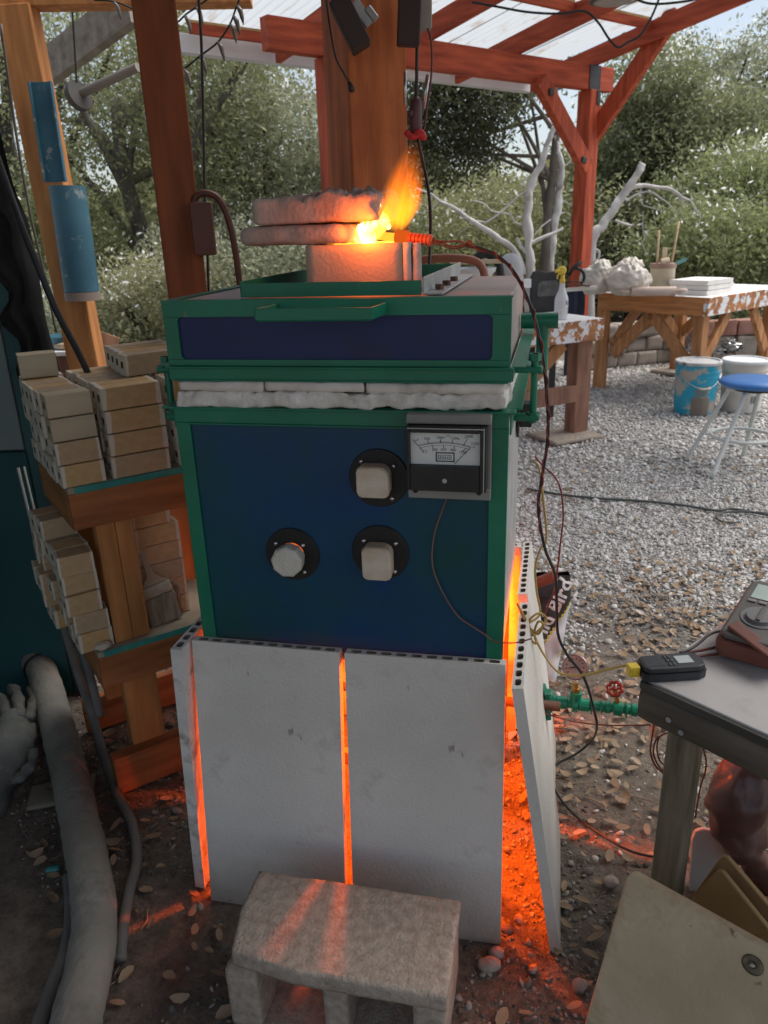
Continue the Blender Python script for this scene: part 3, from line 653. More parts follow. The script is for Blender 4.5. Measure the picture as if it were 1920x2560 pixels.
mr = N.new('ShaderNodeMapRange'); mr.inputs[1].default_value = .425; mr.inputs[2].default_value = .44; L.new(edge, mr.inputs[0])
mpn = N.new('ShaderNodeMapping'); mpn.inputs['Scale'].default_value = (16, 34, 34); L.new(tc.outputs['Object'], mpn.inputs[0]); n2 = N.new('ShaderNodeTexNoise'); n2.inputs['Scale'].default_value = 2.2; n2.inputs['Detail'].default_value = 7; L.new(mpn.outputs[0], n2.inputs['Vector'])
cr = N.new('ShaderNodeValToRGB'); cr.color_ramp.elements[0].color = (.47,.31,.145,1); cr.color_ramp.elements[1].color = (.57,.40,.215,1); cr.color_ramp.elements[0].position = .3; cr.color_ramp.elements[1].position = .7
L.new(n2.outputs['Fac'], cr.inputs[0]); hs = N.new('ShaderNodeHueSaturation'); L.new(cr.outputs[0], hs.inputs['Color'])
m2 = N.new('ShaderNodeMapRange'); m2.inputs[3].default_value = .78; m2.inputs[4].default_value = 1.12; L.new(oi.outputs['Random'], m2.inputs[0]); L.new(m2.outputs[0], hs.inputs['Value'])
m3 = N.new('ShaderNodeMapRange'); m3.inputs[3].default_value = .75; m3.inputs[4].default_value = 1.15; L.new(oi.outputs['Random'], m3.inputs[0]); L.new(m3.outputs[0], hs.inputs['Saturation'])
mx = N.new('ShaderNodeMix'); mx.data_type = 'RGBA'; L.new(mr.outputs[0], mx.inputs[0]); L.new(hs.outputs[0], mx.inputs[6]); mx.inputs[7].default_value = (.64,.58,.48,1); L.new(mx.outputs[2], bs.inputs['Base Color'])
bp = N.new('ShaderNodeBump'); bp.inputs['Strength'].default_value = .3; bp.inputs['Distance'].default_value = .003; L.new(n2.outputs['Fac'], bp.inputs['Height']); L.new(bp.outputs[0], bs.inputs['Normal'])
M_kpost = mt; M_kpale = mat('kiln_post_pale', (.40,.33,.22), (.52,.45,.32), scale=10, rough=.85, bump=.3, stretch=(.3,2,2), obj_random=.12)
M_khole = mat('post_hole', (.09,.072,.052), rough=1)
PT = .0505
def post_mesh(L_, t=PT):
    mb = MB(); h = t/2; q = t*.16
    O = [(-h,-h),(h,-h),(h,h),(-h,h)]; I = [(-q,-q),(q,-q),(q,q),(-q,q)]
    for x, s in ((0,1),(L_,-1)):
        vs = [(x,y,z) for y, z in O]+[(x,y,z) for y, z in I]
        mb.cur = 0; mb.add(vs, [(k,(k+1)%4,4+(k+1)%4,4+k) for k in range(4)])
        mb.cur = 1; mb.add([(x,y,z) for y, z in I]+[(x+s*.02,y,z) for y, z in I], [(k,(k+1)%4,4+(k+1)%4,4+k) for k in range(4)]+[(4,5,6,7)])
    mb.cur = 0; mb.add([(0,y,z) for y, z in O]+[(L_,y,z) for y, z in O], [(k,(k+1)%4,4+(k+1)%4,4+k) for k in range(4)])
    return mb
POSTM = {}
def kpost(x, y, z, L_, label, group, rz=0., pale=False, t=PT):
    key = (round(L_,3), pale, t)
    if key not in POSTM: POSTM[key] = mesh_from('kiln_post', post_mesh(L_, t), (0,0,0), [M_kpale if pale else M_kpost, M_khole], False)
    o = bpy.data.objects.new('kiln_post', POSTM[key]); COL.objects.link(o)
    o.location = RK.w(x, y, z+t/2); o.rotation_euler = (0, 0, RK.yaw+rz); md = o.modifiers.new('bevel', 'BEVEL'); md.width = .0022; md.segments = 2; md.limit_method = 'ANGLE'; md.angle_limit = R(50)
    return tag(o, label, 'kiln post', group)
ROW = ['bottom', 'second', 'third', 'top']; NTH = ['front', 'second', 'third', 'fourth', 'fifth', 'rearmost']
gz = .0530; zs0 = .8338
GU = 'kiln posts stacked on the upper rack shelf'
for k in range(4):
    for d in range(6):
        jx = random.uniform(-.006, .006); y = .026+d*.0545+random.uniform(0,.002)
        kpost(-.008+jx+(.004 if k < 2 else -.004), y, zs0+k*gz, .094, f'{NTH[d]} post in the {ROW[k]} row of the left-hand stack', GU, random.uniform(-.02,.02), pale=(k >= 2 and d == 0))
    for d in range(2 if k < 3 else 6):
        jx = random.uniform(-.004, .004); y = .026+d*.0545
        kpost(.105+jx, y, zs0+k*gz, .134, f'tan post with white ends, {NTH[d]} in the {ROW[k]} row of the middle stack', GU, random.uniform(-.015,.015))
    for d in range(2):
        kpost(.262+random.uniform(-.004,.004), .026+d*.0545, zs0+k*gz, .11, f'{NTH[d]} post in the {ROW[k]} row of the stack touching the kiln', GU)
for d in range(4): kpost(.192+d*.004, .12+d*.0545, zs0+4*gz, .15, f'{NTH[d]} of the loose posts lying on top behind the middle stack', GU, R(4))
kpost(-.010, .026+4.6*.0545, zs0+4*gz, .084, 'lone pale post lying highest at the left rear corner of the stack', GU, R(-6), True, .056)
GL = 'kiln posts stacked on the lower rack shelf'
for k in range(6):
    w_ = ['bottom','second','third','fourth','fifth','top'][k]
    kpost(.148, .105, .4125+k*.0518, .115 if k != 5 else .095, f'{w_} post of the six behind the paint brush', GL)
    kpost(.148, .160, .4125+k*.0518, .115, f'{w_} post in the hidden row behind the paint brush stack', GL)
spots = [(0,.03,.0),(0,.10,.0),(1,.035,.0),(1,.105,-.01),(1,.17,.0),(2,.03,-.012),(2,.09,.0),(2,.15,-.02),(3,.04,-.01),(3,.10,-.004),(3,.165,.0),(4,.03,-.012),(4,.085,-.010),(5,.16,-.016),(5,.22,-.02),(4,.14,-.012),(0,.20,-.02),(0,.265,-.02),(1,.235,-.03),(2,.21,-.035),(2,.275,-.035),(3,.225,-.016),(3,.28,-.02),(4,.20,-.016),(4,.265,-.02)]
for i, (k, y, x) in enumerate(spots):
    kpost(-.034+x, y+.012, .4125+k*.0515, .08, f'short post left of the lower rack leg, level {k+1}, {["nearest","middle","rear"][min(2,int((y-.02)/.06))]} in its row', GL, random.uniform(-.08,.08))
# paint brush leaning in the lower shelf
def brush(off_x, tilt, label, zoff=0., yoff=0.):
    th = thing('paint_brush', label, 'brush', (.19+off_x, .05, .413), RK)
    M_h = mat('brush_handle', (.40,.32,.23), (.52,.43,.32), scale=10, rough=.6); M_f = mat('brush_ferrule', (.40,.36,.28), (.55,.5,.42), scale=30, rough=.5, bump=.3); M_b = mat('brush_bristle', (.20,.16,.11), (.34,.29,.22), scale=10, stretch=(9,9,.6), rough=.9, bump=.8, bscale=40)
    prof = [(.018,.108),(.017,.118),(.010,.135),(.0085,.165),(.011,.195),(.0125,.215),(.0115,.232),(.0062,.246)]
    def place(mb):
        M = Matrix.Translation((.19+off_x, .052+yoff, .4135+zoff)) @ Matrix.Rotation(R(tilt),4,'Y') @ Matrix.Rotation(R(-9),4,'X'); return mb.xf(M)
    ys = .007
    poly = [(-x*2.15 if z < .115 else -x,z) for x, z in prof][::1]; poly = [(-x,z) for x, z in reversed([(x,z) for x, z in poly])][::-1]
    left = [(-(x*2.2 if z < .112 else (x*1.5 if z < .125 else x)), z) for x, z in prof]; right = [(-x, z) for x, z in reversed(left)]
    part(th, 'handle', place(MB().prism([(x, -ys/2, z) for x, z in left+right], (0, ys, 0))), M_h, .0022)
    part(th, 'hole', place(MB().lathe([(.0032,0),(0,.0006)], (0,-ys/2-.0002,.228), seg=12, rot=Matrix.Rotation(R(90),3,'X'))), M_khole)
    part(th, 'ferrule', place(MB().rough(-.041,.041,-.010,.010,.078,.107,.01,.0008,80,.002)), M_f, 0, True)
    part(th, 'bristles', place(MB().rough(-.043,.043,-.009,.009,.0,.077,.008,.0022,90,.003)), M_b, 0, True)
    return th
brush(.0, -8, 'wide pale paint brush standing bristles down on the lower rack shelf, the front one')
brush(.012, -3, 'second pale paint brush, mostly hidden behind the front brush', .006, .024)
p = RK.l(G(268, 1608, .412)); solo('clay_lump', MB().blob((.018,.010,.4225), (.022,.012,.010), .25, 2., 3), mat('dried_clay', (.5,.44,.36), (.6,.54,.46), rough=.9), 'dried pale clay lump on the corner of the lower rack shelf', 'clay', (.018,.010,.412), RK, smooth=True)
# ================================================================== SHED WALL / CABINET, HANGING TARP, HOSES
cab = thing('steel_cabinet', 'tall grey and dark teal cabinet wall at the left edge', 'cabinet', (-1.6, 2.35, 0))
M_cabg = mat('grey_green_panel', (.19,.25,.25), (.23,.29,.29), scale=3, rough=.6, bump=.1, patch=((.13,.17,.17), 2.5, .55, .2))
M_cabt = mat('dark_teal_panel', (.010,.065,.075), (.016,.09,.10), scale=3, rough=.6)
part(cab, 'side_post', MB().box(-1.004, -.955, 2.10, 2.15, .0, 1.40), mat('teal_trim_dark', (.03,.09,.10), (.04,.12,.13), scale=6, rough=.6), .002)
part(cab, 'upper_panel', MB().box(-2.4, -1.012, 2.105, 2.15, .80, 1.40), M_cabg, .003)
part(cab, 'lower_panel', MB().box(-2.4, -1.006, 2.095, 2.15, .0, .795), M_cabt, .003)
part(cab, 'added_shade_wall', MB().box(-1.50, -1.46, .6, 2.09, .0, 2.5), M_cabt, .003)  # unseen wall, added to darken the rack and floor at left
mb = MB(); prof = []
n = 20; tp = []
outer = [(-2,321),(26,460),(62,565),(88,700),(112,820),(160,960)]
pts = spline([Yp(u, v, 2.03) for u, v in outer], 6)
vs = []; fs = []
for i, p in enumerate(pts):
    tt = i/(len(pts)-1); wd = .13+.02*math.sin(i)-.05*tt
    for k in range(9):
        s = k/8; vs.append(Vector((p.x-wd*s, 2.03+.028*math.sin(s*14+tt*3)+.02*s, p.z-.05*s)))
for i in range(len(pts)-1):
    for k in range(8): fs.append((i*9+k, i*9+k+1, (i+1)*9+k+1, (i+1)*9+k))
solo('hanging_tarp', MB().add(vs, fs), mat('dark_cloth', (.014,.013,.013), (.03,.028,.027), scale=20, rough=.9, bump=.4), 'dark folded tarp hanging at the edge of the cabinet', 'tarp', (-.9,2.03,.9), smooth=True)
pts = [Yp(u, v, y) for u, v, y in ((-40,300,2.0),(20,470,1.99),(60,580,1.97),(95,665,1.96),(140,775,1.95),(190,870,1.93),(235,965,1.9))]
solo('black_hose', MB().tube(spline(pts, 8), .008, 10), M_blackpl, 'black hose running down diagonally behind the kiln posts', 'hose', tuple(pts[3]), smooth=True)
pts = [Vector((-.955,2.04,.75)), Vector((-.953,2.04,.4)), Vector((-.95,2.03,.05))]
pts = [Yp(45,1170,2.02), Yp(100,1400,2.02), Yp(125,1490,2.02)]
solo('white_rod', MB().tube(pts, .0042, 8).tube([p+Vector((.012,.01,0)) for p in pts], .003, 8), mat('dull_white', (.32,.32,.31), rough=.6), 'thin pale rod standing between the cabinet and the rack', 'rod', tuple(pts[2]), smooth=True)
# big duct hose on the floor
dp = [(-.53,.62,.056),(-.535,.80,.056),(-.552,.95,.056),(-.622,1.17,.057),(-.712,1.38,.058),(-.848,1.64,.062),(-.960,1.86,.08),(-1.02,1.965,.11)]
dp = [G(u, v, z) for u, v, z in ((175,2780,.056),(190,2560,.056),(222,2420,.057),(236,2300,.058),(222,2170,.060),(200,2060,.062),(172,1930,.066),(140,1800,.074),(112,1700,.09),(100,1660,.10))]
sp_ = spline(dp, 10)
duct = thing('duct_hose', 'thick dusty grey fabric duct snaking along the floor at left', 'duct', tuple(sp_[40]))
M_duct = mat('dusty_duct', (.21,.20,.17), (.29,.28,.245), scale=5, rough=.95, bump=.9, bscale=70, stretch=(1,1,1), spec=.1, patch=((.13,.125,.11), 7, .54, .2))
mb = MB().tube(sp_, [.0445+.0008*math.sin(i*2.6+math.sin(i*.7))+.0008*math.sin(i*.6) for i in range(len(sp_))], 32)
for i, p in enumerate(mb.v): mb.v[i] = p+Vector((noise.noise(p*40), noise.noise(p*40+Vector((9,0,0))), noise.noise(p*40+Vector((0,9,0)))))*.0009
part(duct, 'hose', mb, M_duct, 0, True)
e0, e1 = sp_[-1], sp_[-1]+(sp_[-1]-sp_[-6]).normalized()*.075+Vector((0,0,.03))
mb = MB().tube([sp_[-4]+(sp_[-4]-sp_[-3])*.1, e0, e0.lerp(e1,.5), e1, e1+(e1-e0)*.12], [.050,.0515,.053,.050,.028], 32)
part(duct, 'end_cap', mb, mat('duct_cap', (.22,.19,.165), (.28,.25,.22), scale=7, rough=.95, bump=.6, bscale=90), 0, True)
part(duct, 'clamp_ring', MB().tube([sp_[-4]+(sp_[-5]-sp_[-4])*.6, sp_[-4]], .0515, 32), M_black, 0, True)
# thin hoses behind the duct
M_hose = mat('grey_hose', (.13,.125,.115), (.19,.185,.17), scale=12, rough=.8, bump=.3)
pts = [Yp(138,1385,1.86), Yp(140,1470,1.86), Yp(160,1560,1.83), G(195,1680,.22), G(232,1790,.10), G(262,1900,.02), G(292,1980,.014), G(330,2060,.014), G(342,2150,.014), G(322,2230,.014), G(306,2330,.014), G(300,2400,.014)]
solo('thin_hose', MB().tube(spline(pts, 8), .0125, 12), M_hose, 'thin grey hose curving along the right side of the big duct', 'hose', tuple(pts[6]), smooth=True)
pts = [Yp(150,1400,1.84), Yp(172,1500,1.84), Yp(198,1590,1.82), G(228,1700,.25), G(250,1790,.15)]
solo('thin_hose', MB().tube(spline(pts, 8), .011, 12), M_hose, 'short grey hose hanging against the rack side', 'hose', tuple(pts[2]), smooth=True)
pts = [G(u, v, .014) for u, v in ((172,2190),(178,2280),(165,2380),(130,2470),(95,2570),(60,2680))]
solo('thin_hose', MB().tube(spline(pts, 8), .014, 12), M_hose, 'dark hose lying on the ground left of the big duct', 'hose', tuple(pts[2]), smooth=True)
# work gloves, heaped
glove = thing('work_glove', 'pale grey work glove heaped on the floor at the left edge', 'glove', tuple(G(40,1940,.0)))
M_glove = mat('glove_cloth', (.15,.165,.155), (.225,.235,.22), scale=9, rough=.95, bump=1., bscale=160, spec=.1, patch=((.12,.115,.10), 7, .50, .2))
def gpt(u, v, z): return G(u, v, z)
mb = MB().tube(spline([gpt(-85,2050,.02), gpt(-40,1980,.03), gpt(8,1900,.045), gpt(38,1835,.06), gpt(46,1795,.065)], 6), [.062,.064,.066,.067,.068,.068,.068,.067,.066,.064,.062,.061,.060,.060,.059,.058,.057,.055,.052,.049,.047,.045,.043,.040,.034], 20)
for i, p in enumerate(mb.v): mb.v[i] = p+Vector((noise.noise(p*24), noise.noise(p*24+Vector((9,0,0))), noise.noise(p*24+Vector((0,9,0)))))*.013+Vector((noise.noise(p*70), noise.noise(p*70+Vector((9,0,0))), 0))*.004
part(glove, 'palm', mb, M_glove, 0, True)
for fp, r0 in (((gpt(70,1800,.085), gpt(82,1765,.09), gpt(84,1735,.085), gpt(70,1718,.07)), .015), ((gpt(48,1800,.09), gpt(48,1762,.10), gpt(38,1730,.095), gpt(22,1718,.085)), .016), ((gpt(20,1815,.08), gpt(14,1778,.085), gpt(4,1750,.085), gpt(-12,1740,.085)), .016), ((gpt(0,1850,.06), gpt(-14,1812,.075), gpt(-30,1795,.075)), .017), ((gpt(84,1880,.05), gpt(76,1915,.055), gpt(54,1940,.05), gpt(30,1955,.045)), .014)):
    s = spline(list(fp), 5); mb = MB().tube(s, [r0*(1+.12*math.sin(i*1.3))*(1 if i < len(s)-3 else (.9,.75,.45)[i-len(s)+3]) for i in range(len(s))], 14)
    for i_, p_ in enumerate(mb.v): mb.v[i_] = p_+Vector((noise.noise(p_*55), noise.noise(p_*55+Vector((9,0,0))), noise.noise(p_*55+Vector((0,9,0)))))*.005
    part(glove, 'finger', mb, M_glove, 0, True)
mb = MB().rough(0,.16,0,.10,0,.008,.012,.0012,50,.002)
mb.xf(Matrix.Translation(G(66,2030,.004)) @ Matrix.Rotation(R(14),4,'Z'))
solo('flat_board', mb, mat('dusty_board', (.16,.145,.105), (.24,.22,.165), scale=9, rough=.95, bump=.4), 'small dusty flat board on the floor under the duct', 'board', tuple(G(100,2000,0)), smooth=True)
mb = MB().rough(0,.03,0,.018,0,.006,.006,.002,70,.002); mb.xf(Matrix.Translation(G(112,2185,.004)) @ Matrix.Rotation(R(10),4,'Z'))
solo('teal_chip', mb, mat('teal_chip', (.05,.27,.26), (.06,.32,.3), rough=.6), 'little chip of teal plastic on the dirt left of the duct', 'chip', tuple(G(130,2180,0)), smooth=True)
# ================================================================== OPEN SHELTER (posts around the kiln)
shel = thing('open_shelter', 'open timber shelter over the kiln, seen as three stained posts', 'shelter', (0,2.1,0))
def post(name, label, c, s, yaw, z0, z1, mt, w2=None):
    mb = MB().box(-s/2, s/2, -(w2 or s)/2, (w2 or s)/2, z0, z1); mb.xf(Matrix.Translation((c[0], c[1], 0)) @ Matrix.Rotation(R(yaw),4,'Z'))
    return part(shel, name, mb, mt, .004, False, label)
post('post', 'dark reddish brown post behind the left rear corner of the kiln', (-.500, 2.11), .100, 13, 0, 2.6, M_postd)
post('post', 'thick orange brown post directly behind the flue', (-.011, 2.095), .150, 25, 0, 2.6, M_post)
part(shel, 'post', MB().bar((-1.192,3.06,2.10),(-1.125,3.06,0),.118,.10,(0,1,0)), M_postl, .004, False, 'bright cedar post at far left carrying blue sheet metal')
mb = MB().bar((-2.2,3.0,2.155),(-.4,3.12,2.155),.09,.12); part(shel, 'beam', mb, M_postl, .003)
mb = MB().bar(Yp(60,215,4.2), Yp(330,10,3.6), .05, .14); part(shel, 'eave_beam', mb, wood('grey_beam', (.25,.22,.17), (.34,.30,.24), 'Y'), .003)
mb = MB().box(-2.6, 1.7, -.9, 2.3, 2.60, 2.64); part(shel, 'roof', mb, M_weath)  # out-of-view roof, its extent set to keep sky light off the kiln
# blue metal on the left post
bl = thing('blue_sheet_metal', 'dull blue metal channel and square sleeve fixed to the left cedar post', 'metal sleeve', tuple(Yp(180,500,2.97)))
M_bluem = mat('worn_blue_metal', (.03,.115,.17), (.055,.165,.225), scale=5, rough=.6, patch=((.38,.41,.38), 13, .57, .08), bump=.15)
a0, a1 = Yp(103,205,2.975), Yp(142,455,2.975)
part(bl, 'channel', MB().bar(a0, a1, .072, .012, (0,1,0)).bar(a0+Vector((-.036,-.012,0)), a1+Vector((-.036,-.012,0)), .005, .02, (0,1,0)).bar(a0+Vector((.036,-.012,0)), a1+Vector((.036,-.012,0)), .005, .02, (0,1,0)), M_bluem, .001)
part(bl, 'sleeve', MB().tube([Yp(168,465,2.96), Yp(205,728,2.96)], .062, 16), M_bluem, 0, 'auto')
part(bl, 'bottom_band', MB().tube([Yp(205,729,2.96), Yp(208,750,2.96)], .063, 16), mat('dirty_band', (.25,.19,.16), (.34,.28,.24), rough=.8), 0, 'auto')
# junction box and conduit on the brown post
jb = thing('electrical_box', 'brown electrical box with bent conduit on the dark post', 'electrical box', tuple(Yp(508,575,2.06)))
c = Yp(508,573,2.06); mb = MB().box(-.027,.027,-.02,.03,-.062,.062); mb.xf(Matrix.Translation(c) @ Matrix.Rotation(R(8),4,'Z')); M_jb = mat('brown_enamel', (.10,.03,.018), (.14,.045,.027), rough=.5)
part(jb, 'box', mb, M_jb, .003)
pts = [Yp(u, v, 2.07) for u, v in ((489,520),(486,500),(497,487),(516,483),(540,492),(560,520),(577,570),(589,630),(597,690),(605,760))]
part(jb, 'conduit', MB().tube(spline(pts, 6), .0085, 12), M_jb, 0, True)
pts = [Yp(u, v, 2.1) for u, v in ((503,632),(500,690),(496,760))]; part(jb, 'lower_conduit', MB().tube(spline(pts, 6), .0048, 10), M_jb, 0, True)
pts = [Yp(u, v, 2.2) for u, v in ((492,-60),(503,100),(508,300),(512,500),(518,620),(523,780))]
solo('black_cable', MB().tube(spline(pts, 6), .0038, 8), M_blackpl, 'straight black cable hanging down right of the dark post', 'cable', tuple(pts[3]), smooth=True)
# floodlights, cords, rods on the thick post
fl1 = thing('flood_light', 'black boxy flood light tilted on the front of the thick post', 'flood light', tuple(Yp(880,70,1.93)))
a, b = Yp(845,0,1.93), Yp(905,122,1.93)
part(fl1, 'housing', MB().bar(a, b, .045, .062, (0,1,0)), mat('dark_brown_housing', (.030,.016,.014), (.04,.022,.02), rough=.6), .004)
part(fl1, 'bracket', MB().bar(Yp(885,5,1.955), Yp(925,62,1.955), .022, .02, (0,1,0)).tube([Yp(917,20,1.95), Yp(940,50,1.95)], .010, 10), M_steel, .002)
fl2 = thing('flood_light', 'black flood light hanging upright on the right edge of the thick post', 'flood light', tuple(Yp(1030,60,1.93)))
part(fl2, 'housing', MB().bar(Yp(1027,-60,1.93), Yp(1020,116,1.93), .05, .034, (0,1,0)), bpy.data.materials['dark_brown_housing'], .004)
part(fl2, 'outlet_box', MB().bar(Yp(1062,-20,1.97), Yp(1062,75,1.97), .03, .028, (0,1,0)), mat('grey_outlet', (.30,.29,.26), (.38,.37,.34), rough=.5), .003)
M_cord = mat('dark_cord', (.03,.014,.012), (.05,.022,.018), rough=.5)
pts = [Yp(u, v, 1.975) for u, v in ((812,-30),(822,50),(838,140),(858,180),(872,205))]
cd = thing('pull_cord', 'thin cord with a small plug hanging on the left face of the thick post', 'cord', tuple(pts[4]))
part(cd, 'cord', MB().tube(spline(pts, 6), .0024, 7), M_cord, 0, True); part(cd, 'plug', MB().tube([pts[4], Yp(879,222,1.975), Yp(880,230,1.975)], [.004,.0085,.006], 10), M_cord, 0, True)
hc = thing('power_cord', 'dark power cord with inline plug dropping from the right flood light behind the flue', 'cord', tuple(Yp(1045,300,1.96)))
pts = [Yp(u, v, y) for u, v, y in ((1043,105,1.95),(1042,170,1.95),(1041,245,1.95),(1040,290,1.95),(1044,340,1.95),(1056,400,1.93),(1069,460,1.90),(1076,530,1.87),(1076,600,1.84),(1073,672,1.80))]
part(hc, 'cord', MB().tube(spline(pts, 6), .0038, 8), M_cord, 0, True)
pts = [Yp(u, v, 1.96) for u, v in ((1063,60),(1076,90),(1080,140),(1078,190),(1070,250),(1060,320),(1048,350))]
part(hc, 'second_lead', MB().tube(spline(pts, 6), .0024, 8), mat('red_brown_lead', (.13,.03,.022), (.16,.04,.03), rough=.5), 0, True)
M_plug3 = mat('purple_brown_plug', (.075,.03,.035), (.11,.045,.05), rough=.5)
part(hc, 'plug', MB().tube([Yp(1041,243,1.95), Yp(1041,255,1.95), Yp(1039,290,1.95), Yp(1040,330,1.95), Yp(1046,345,1.95)], [.008,.013,.015,.014,.008], 12).tube([Yp(1020,283,1.94), Yp(1032,286,1.94)], .008, 10), M_plug3, 0, True)
part(hc, 'red_ribbon', MB().tube(spline([Yp(1015,330,1.93), Yp(1030,342,1.925), Yp(1048,338,1.925), Yp(1060,345,1.925), Yp(1052,330,1.93), Yp(1038,336,1.93)], 5), .007, 8), mat('red_ribbon', (.45,.015,.02), (.55,.03,.03), rough=.6), 0, True)
part(hc, 'metal_rod', MB().tube([Yp(1070,187,1.97), Yp(1058,270,1.97)], .0052, 10), M_bolt, 0, True); part(hc, 'metal_rod', MB().tube([Yp(1013,178,2.0), Yp(1012,262,2.0)], .0035, 10), M_bolt, 0, True)
# probe leads: loop, then the black and red twisted cable down to the ground
pts = [Yp(u, v, y) for u, v, y in ((1070,601,1.535),(1100,606,1.53),(1130,616,1.52),(1158,612,1.51),(1172,602,1.51),(1180,608,1.51),(1172,618,1.51),(1160,610,1.51),(1150,603,1.51),(1110,604,1.52),(1076,599,1.53))]
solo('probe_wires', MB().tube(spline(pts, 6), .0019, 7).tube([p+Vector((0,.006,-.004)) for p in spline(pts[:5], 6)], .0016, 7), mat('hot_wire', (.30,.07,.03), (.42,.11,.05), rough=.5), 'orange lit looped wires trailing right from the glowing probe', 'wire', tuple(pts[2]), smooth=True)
path = [(1165,612,1.50),(1225,630,1.47),(1268,660,1.43),(1300,705,1.40),(1330,775,1.38),(1352,860,1.37),(1364,950,1.37),(1370,1040,1.375),(1368,1110,1.38),(1352,1210,1.39),(1346,1275,1.39),(1362,1370,1.39),(1388,1440,1.39),(1392,1530,1.39),(1396,1590,1.40),(1420,1640,1.40),(1452,1680,1.40),(1470,1720,1.40),(1482,1765,1.40),(1492,1815,1.42)]
pts = [Yp(*q) for q in path]
gp = [G(u, v, z) for u, v, z in ((1480,1850,.09),(1440,1885,.03),(1385,1915,.006),(1378,1950,.006),(1400,1995,.006),(1440,2040,.006),(1500,2085,.006),(1570,2125,.006),(1640,2143,.006),(1700,2150,.006))]
bc = thing('twisted_cable', 'long black cable twisted with red wire, draped over the kiln to the dirt', 'cable', tuple(pts[8]))
s = spline(pts+gp, 7); part(bc, 'black_wire', MB().tube(s, .0031, 8), M_blackpl, 0, True)
s2 = []
for i, p in enumerate(s[:75]): s2.append(p+Vector((.0036*math.cos(i*.9), -.0025, .0036*math.sin(i*.9))))
part(bc, 'red_wire', MB().tube(s2, .0014, 7), mat('red_wire', (.20,.02,.018), (.26,.035,.03), rough=.45), 0, True)
# red wire and yellow wire from the side box, knot, to the handheld meter
pts = [Yp(*q) for q in ((1338,1142,1.55),(1358,1165,1.50),(1385,1190,1.46),(1402,1225,1.44),(1408,1290,1.43),(1402,1350,1.42),(1394,1420,1.42),(1386,1475,1.41),(1370,1515,1.41),(1360,1545,1.40))]
solo('red_wire', MB().tube(spline(pts, 7), .0019, 7), bpy.data.materials['red_wire'], 'thin red wire hanging in a bow right of the kiln', 'wire', tuple(pts[4]), smooth=True)
M_yel = mat('ochre_wire', (.36,.24,.05), (.48,.33,.09), rough=.5)
path = [(1334,1150,1.54),(1350,1180,1.50),(1358,1250,1.46),(1366,1345,1.44),(1350,1375,1.43),(1338,1420,1.42),(1342,1480,1.41),(1350,1535,1.40)]
pts = [Yp(*q) for q in path]
kn = [(1350,1535),(1320,1560),(1312,1582),(1330,1588),(1352,1570),(1366,1548),(1350,1533),(1328,1545),(1318,1570),(1328,1600),(1340,1608),(1336,1580),(1345,1555),(1358,1560),(1346,1585),(1330,1575),(1322,1565),(1310,1540),(1296,1515),(1294,1511),(1302,1530),(1316,1560),(1336,1590),(1345,1610),(1362,1640),(1390,1676),(1420,1688),(1470,1686),(1520,1673),(1566,1663)]
yk = [Yp(u, v, 1.385-.006*math.sin(i*2.1) if i < 24 else 1.385-(i-24)*.038) for i, (u, v) in enumerate(kn)]
solo('thermocouple_wire', MB().tube(spline(pts+yk[1:], 7), .0024, 7), M_yel, 'ochre thermocouple wire tied in a loose knot by the kiln corner', 'wire', tuple(yk[3]), smooth=True)
# string lights
M_twig = mat('string_wire', (.012,.014,.012), rough=.6)
def slights(label, pts, bulbs):
    t_ = thing('string_lights', label, 'string lights', tuple(pts[1])); s = spline(pts, 6); part(t_, 'wire', MB().tube(s, .0028, 6), M_twig, 0, True)
    for i in bulbs:
        p = s[min(i, len(s)-1)]; part(t_, 'bulb', MB().tube([p, p+Vector((.008,0,-.014)), p+Vector((.012,0,-.034)), p+Vector((.014,0,-.05))], [.004,.0075,.0055,.001], 8), mat('bulb', (.12,.10,.09), (.2,.18,.16), rough=.2), 0, True)
slights('dark string of fairy lights dangling left of the thick post', [Yp(u, v, 2.6) for u, v in ((425,190),(460,172),(500,140),(545,105),(575,60),(590,20),(605,-20))], (6,12,18,24,27,31))
slights('dark string of fairy lights crossing behind the brown post near the top', [Yp(u, v, 2.8) for u, v in ((235,0),(300,8),(420,60),(470,32),(530,-10))], (5,12,17,20))
# pulley wheel and pipe hanging far left
pu = thing('pipe_and_wheel', 'grey pipe with a dark wheel on its end hanging behind the posts at left', 'pipe', tuple(Yp(198,240,3.6)))
part(pu, 'pipe', MB().tube([Yp(205,232,3.6), Yp(345,168,3.5)], .018, 12), mat('grey_pipe', (.17,.155,.13), (.24,.22,.19), rough=.6), 0, 'auto')
part(pu, 'wheel', MB().lathe([(.02,-.02),(.058,-.014),(.060,0),(.058,.014),(.02,.02)], Yp(197,240,3.6), seg=24, rot=Matrix.Rotation(R(70),3,'Y') @ Matrix.Rotation(R(30),3,'X')), mat('dark_wheel', (.05,.048,.045), (.08,.076,.07), rough=.7), 0, 'auto')
part(pu, 'cable', MB().tube([Yp(178,-20,3.6), Yp(192,215,3.6)], .004, 6), M_twig)
pts = [Yp(u, v, 2.5) for u, v in ((2,60),(35,300),(65,480),(90,600),(112,690),(140,830))]
solo('thin_cable', MB().tube(spline(pts, 6), .004, 7), mat('brown_cable', (.10,.08,.06), (.14,.11,.09), rough=.7), 'thin brown cable running down beside the left cedar post', 'cable', tuple(pts[2]), smooth=True)
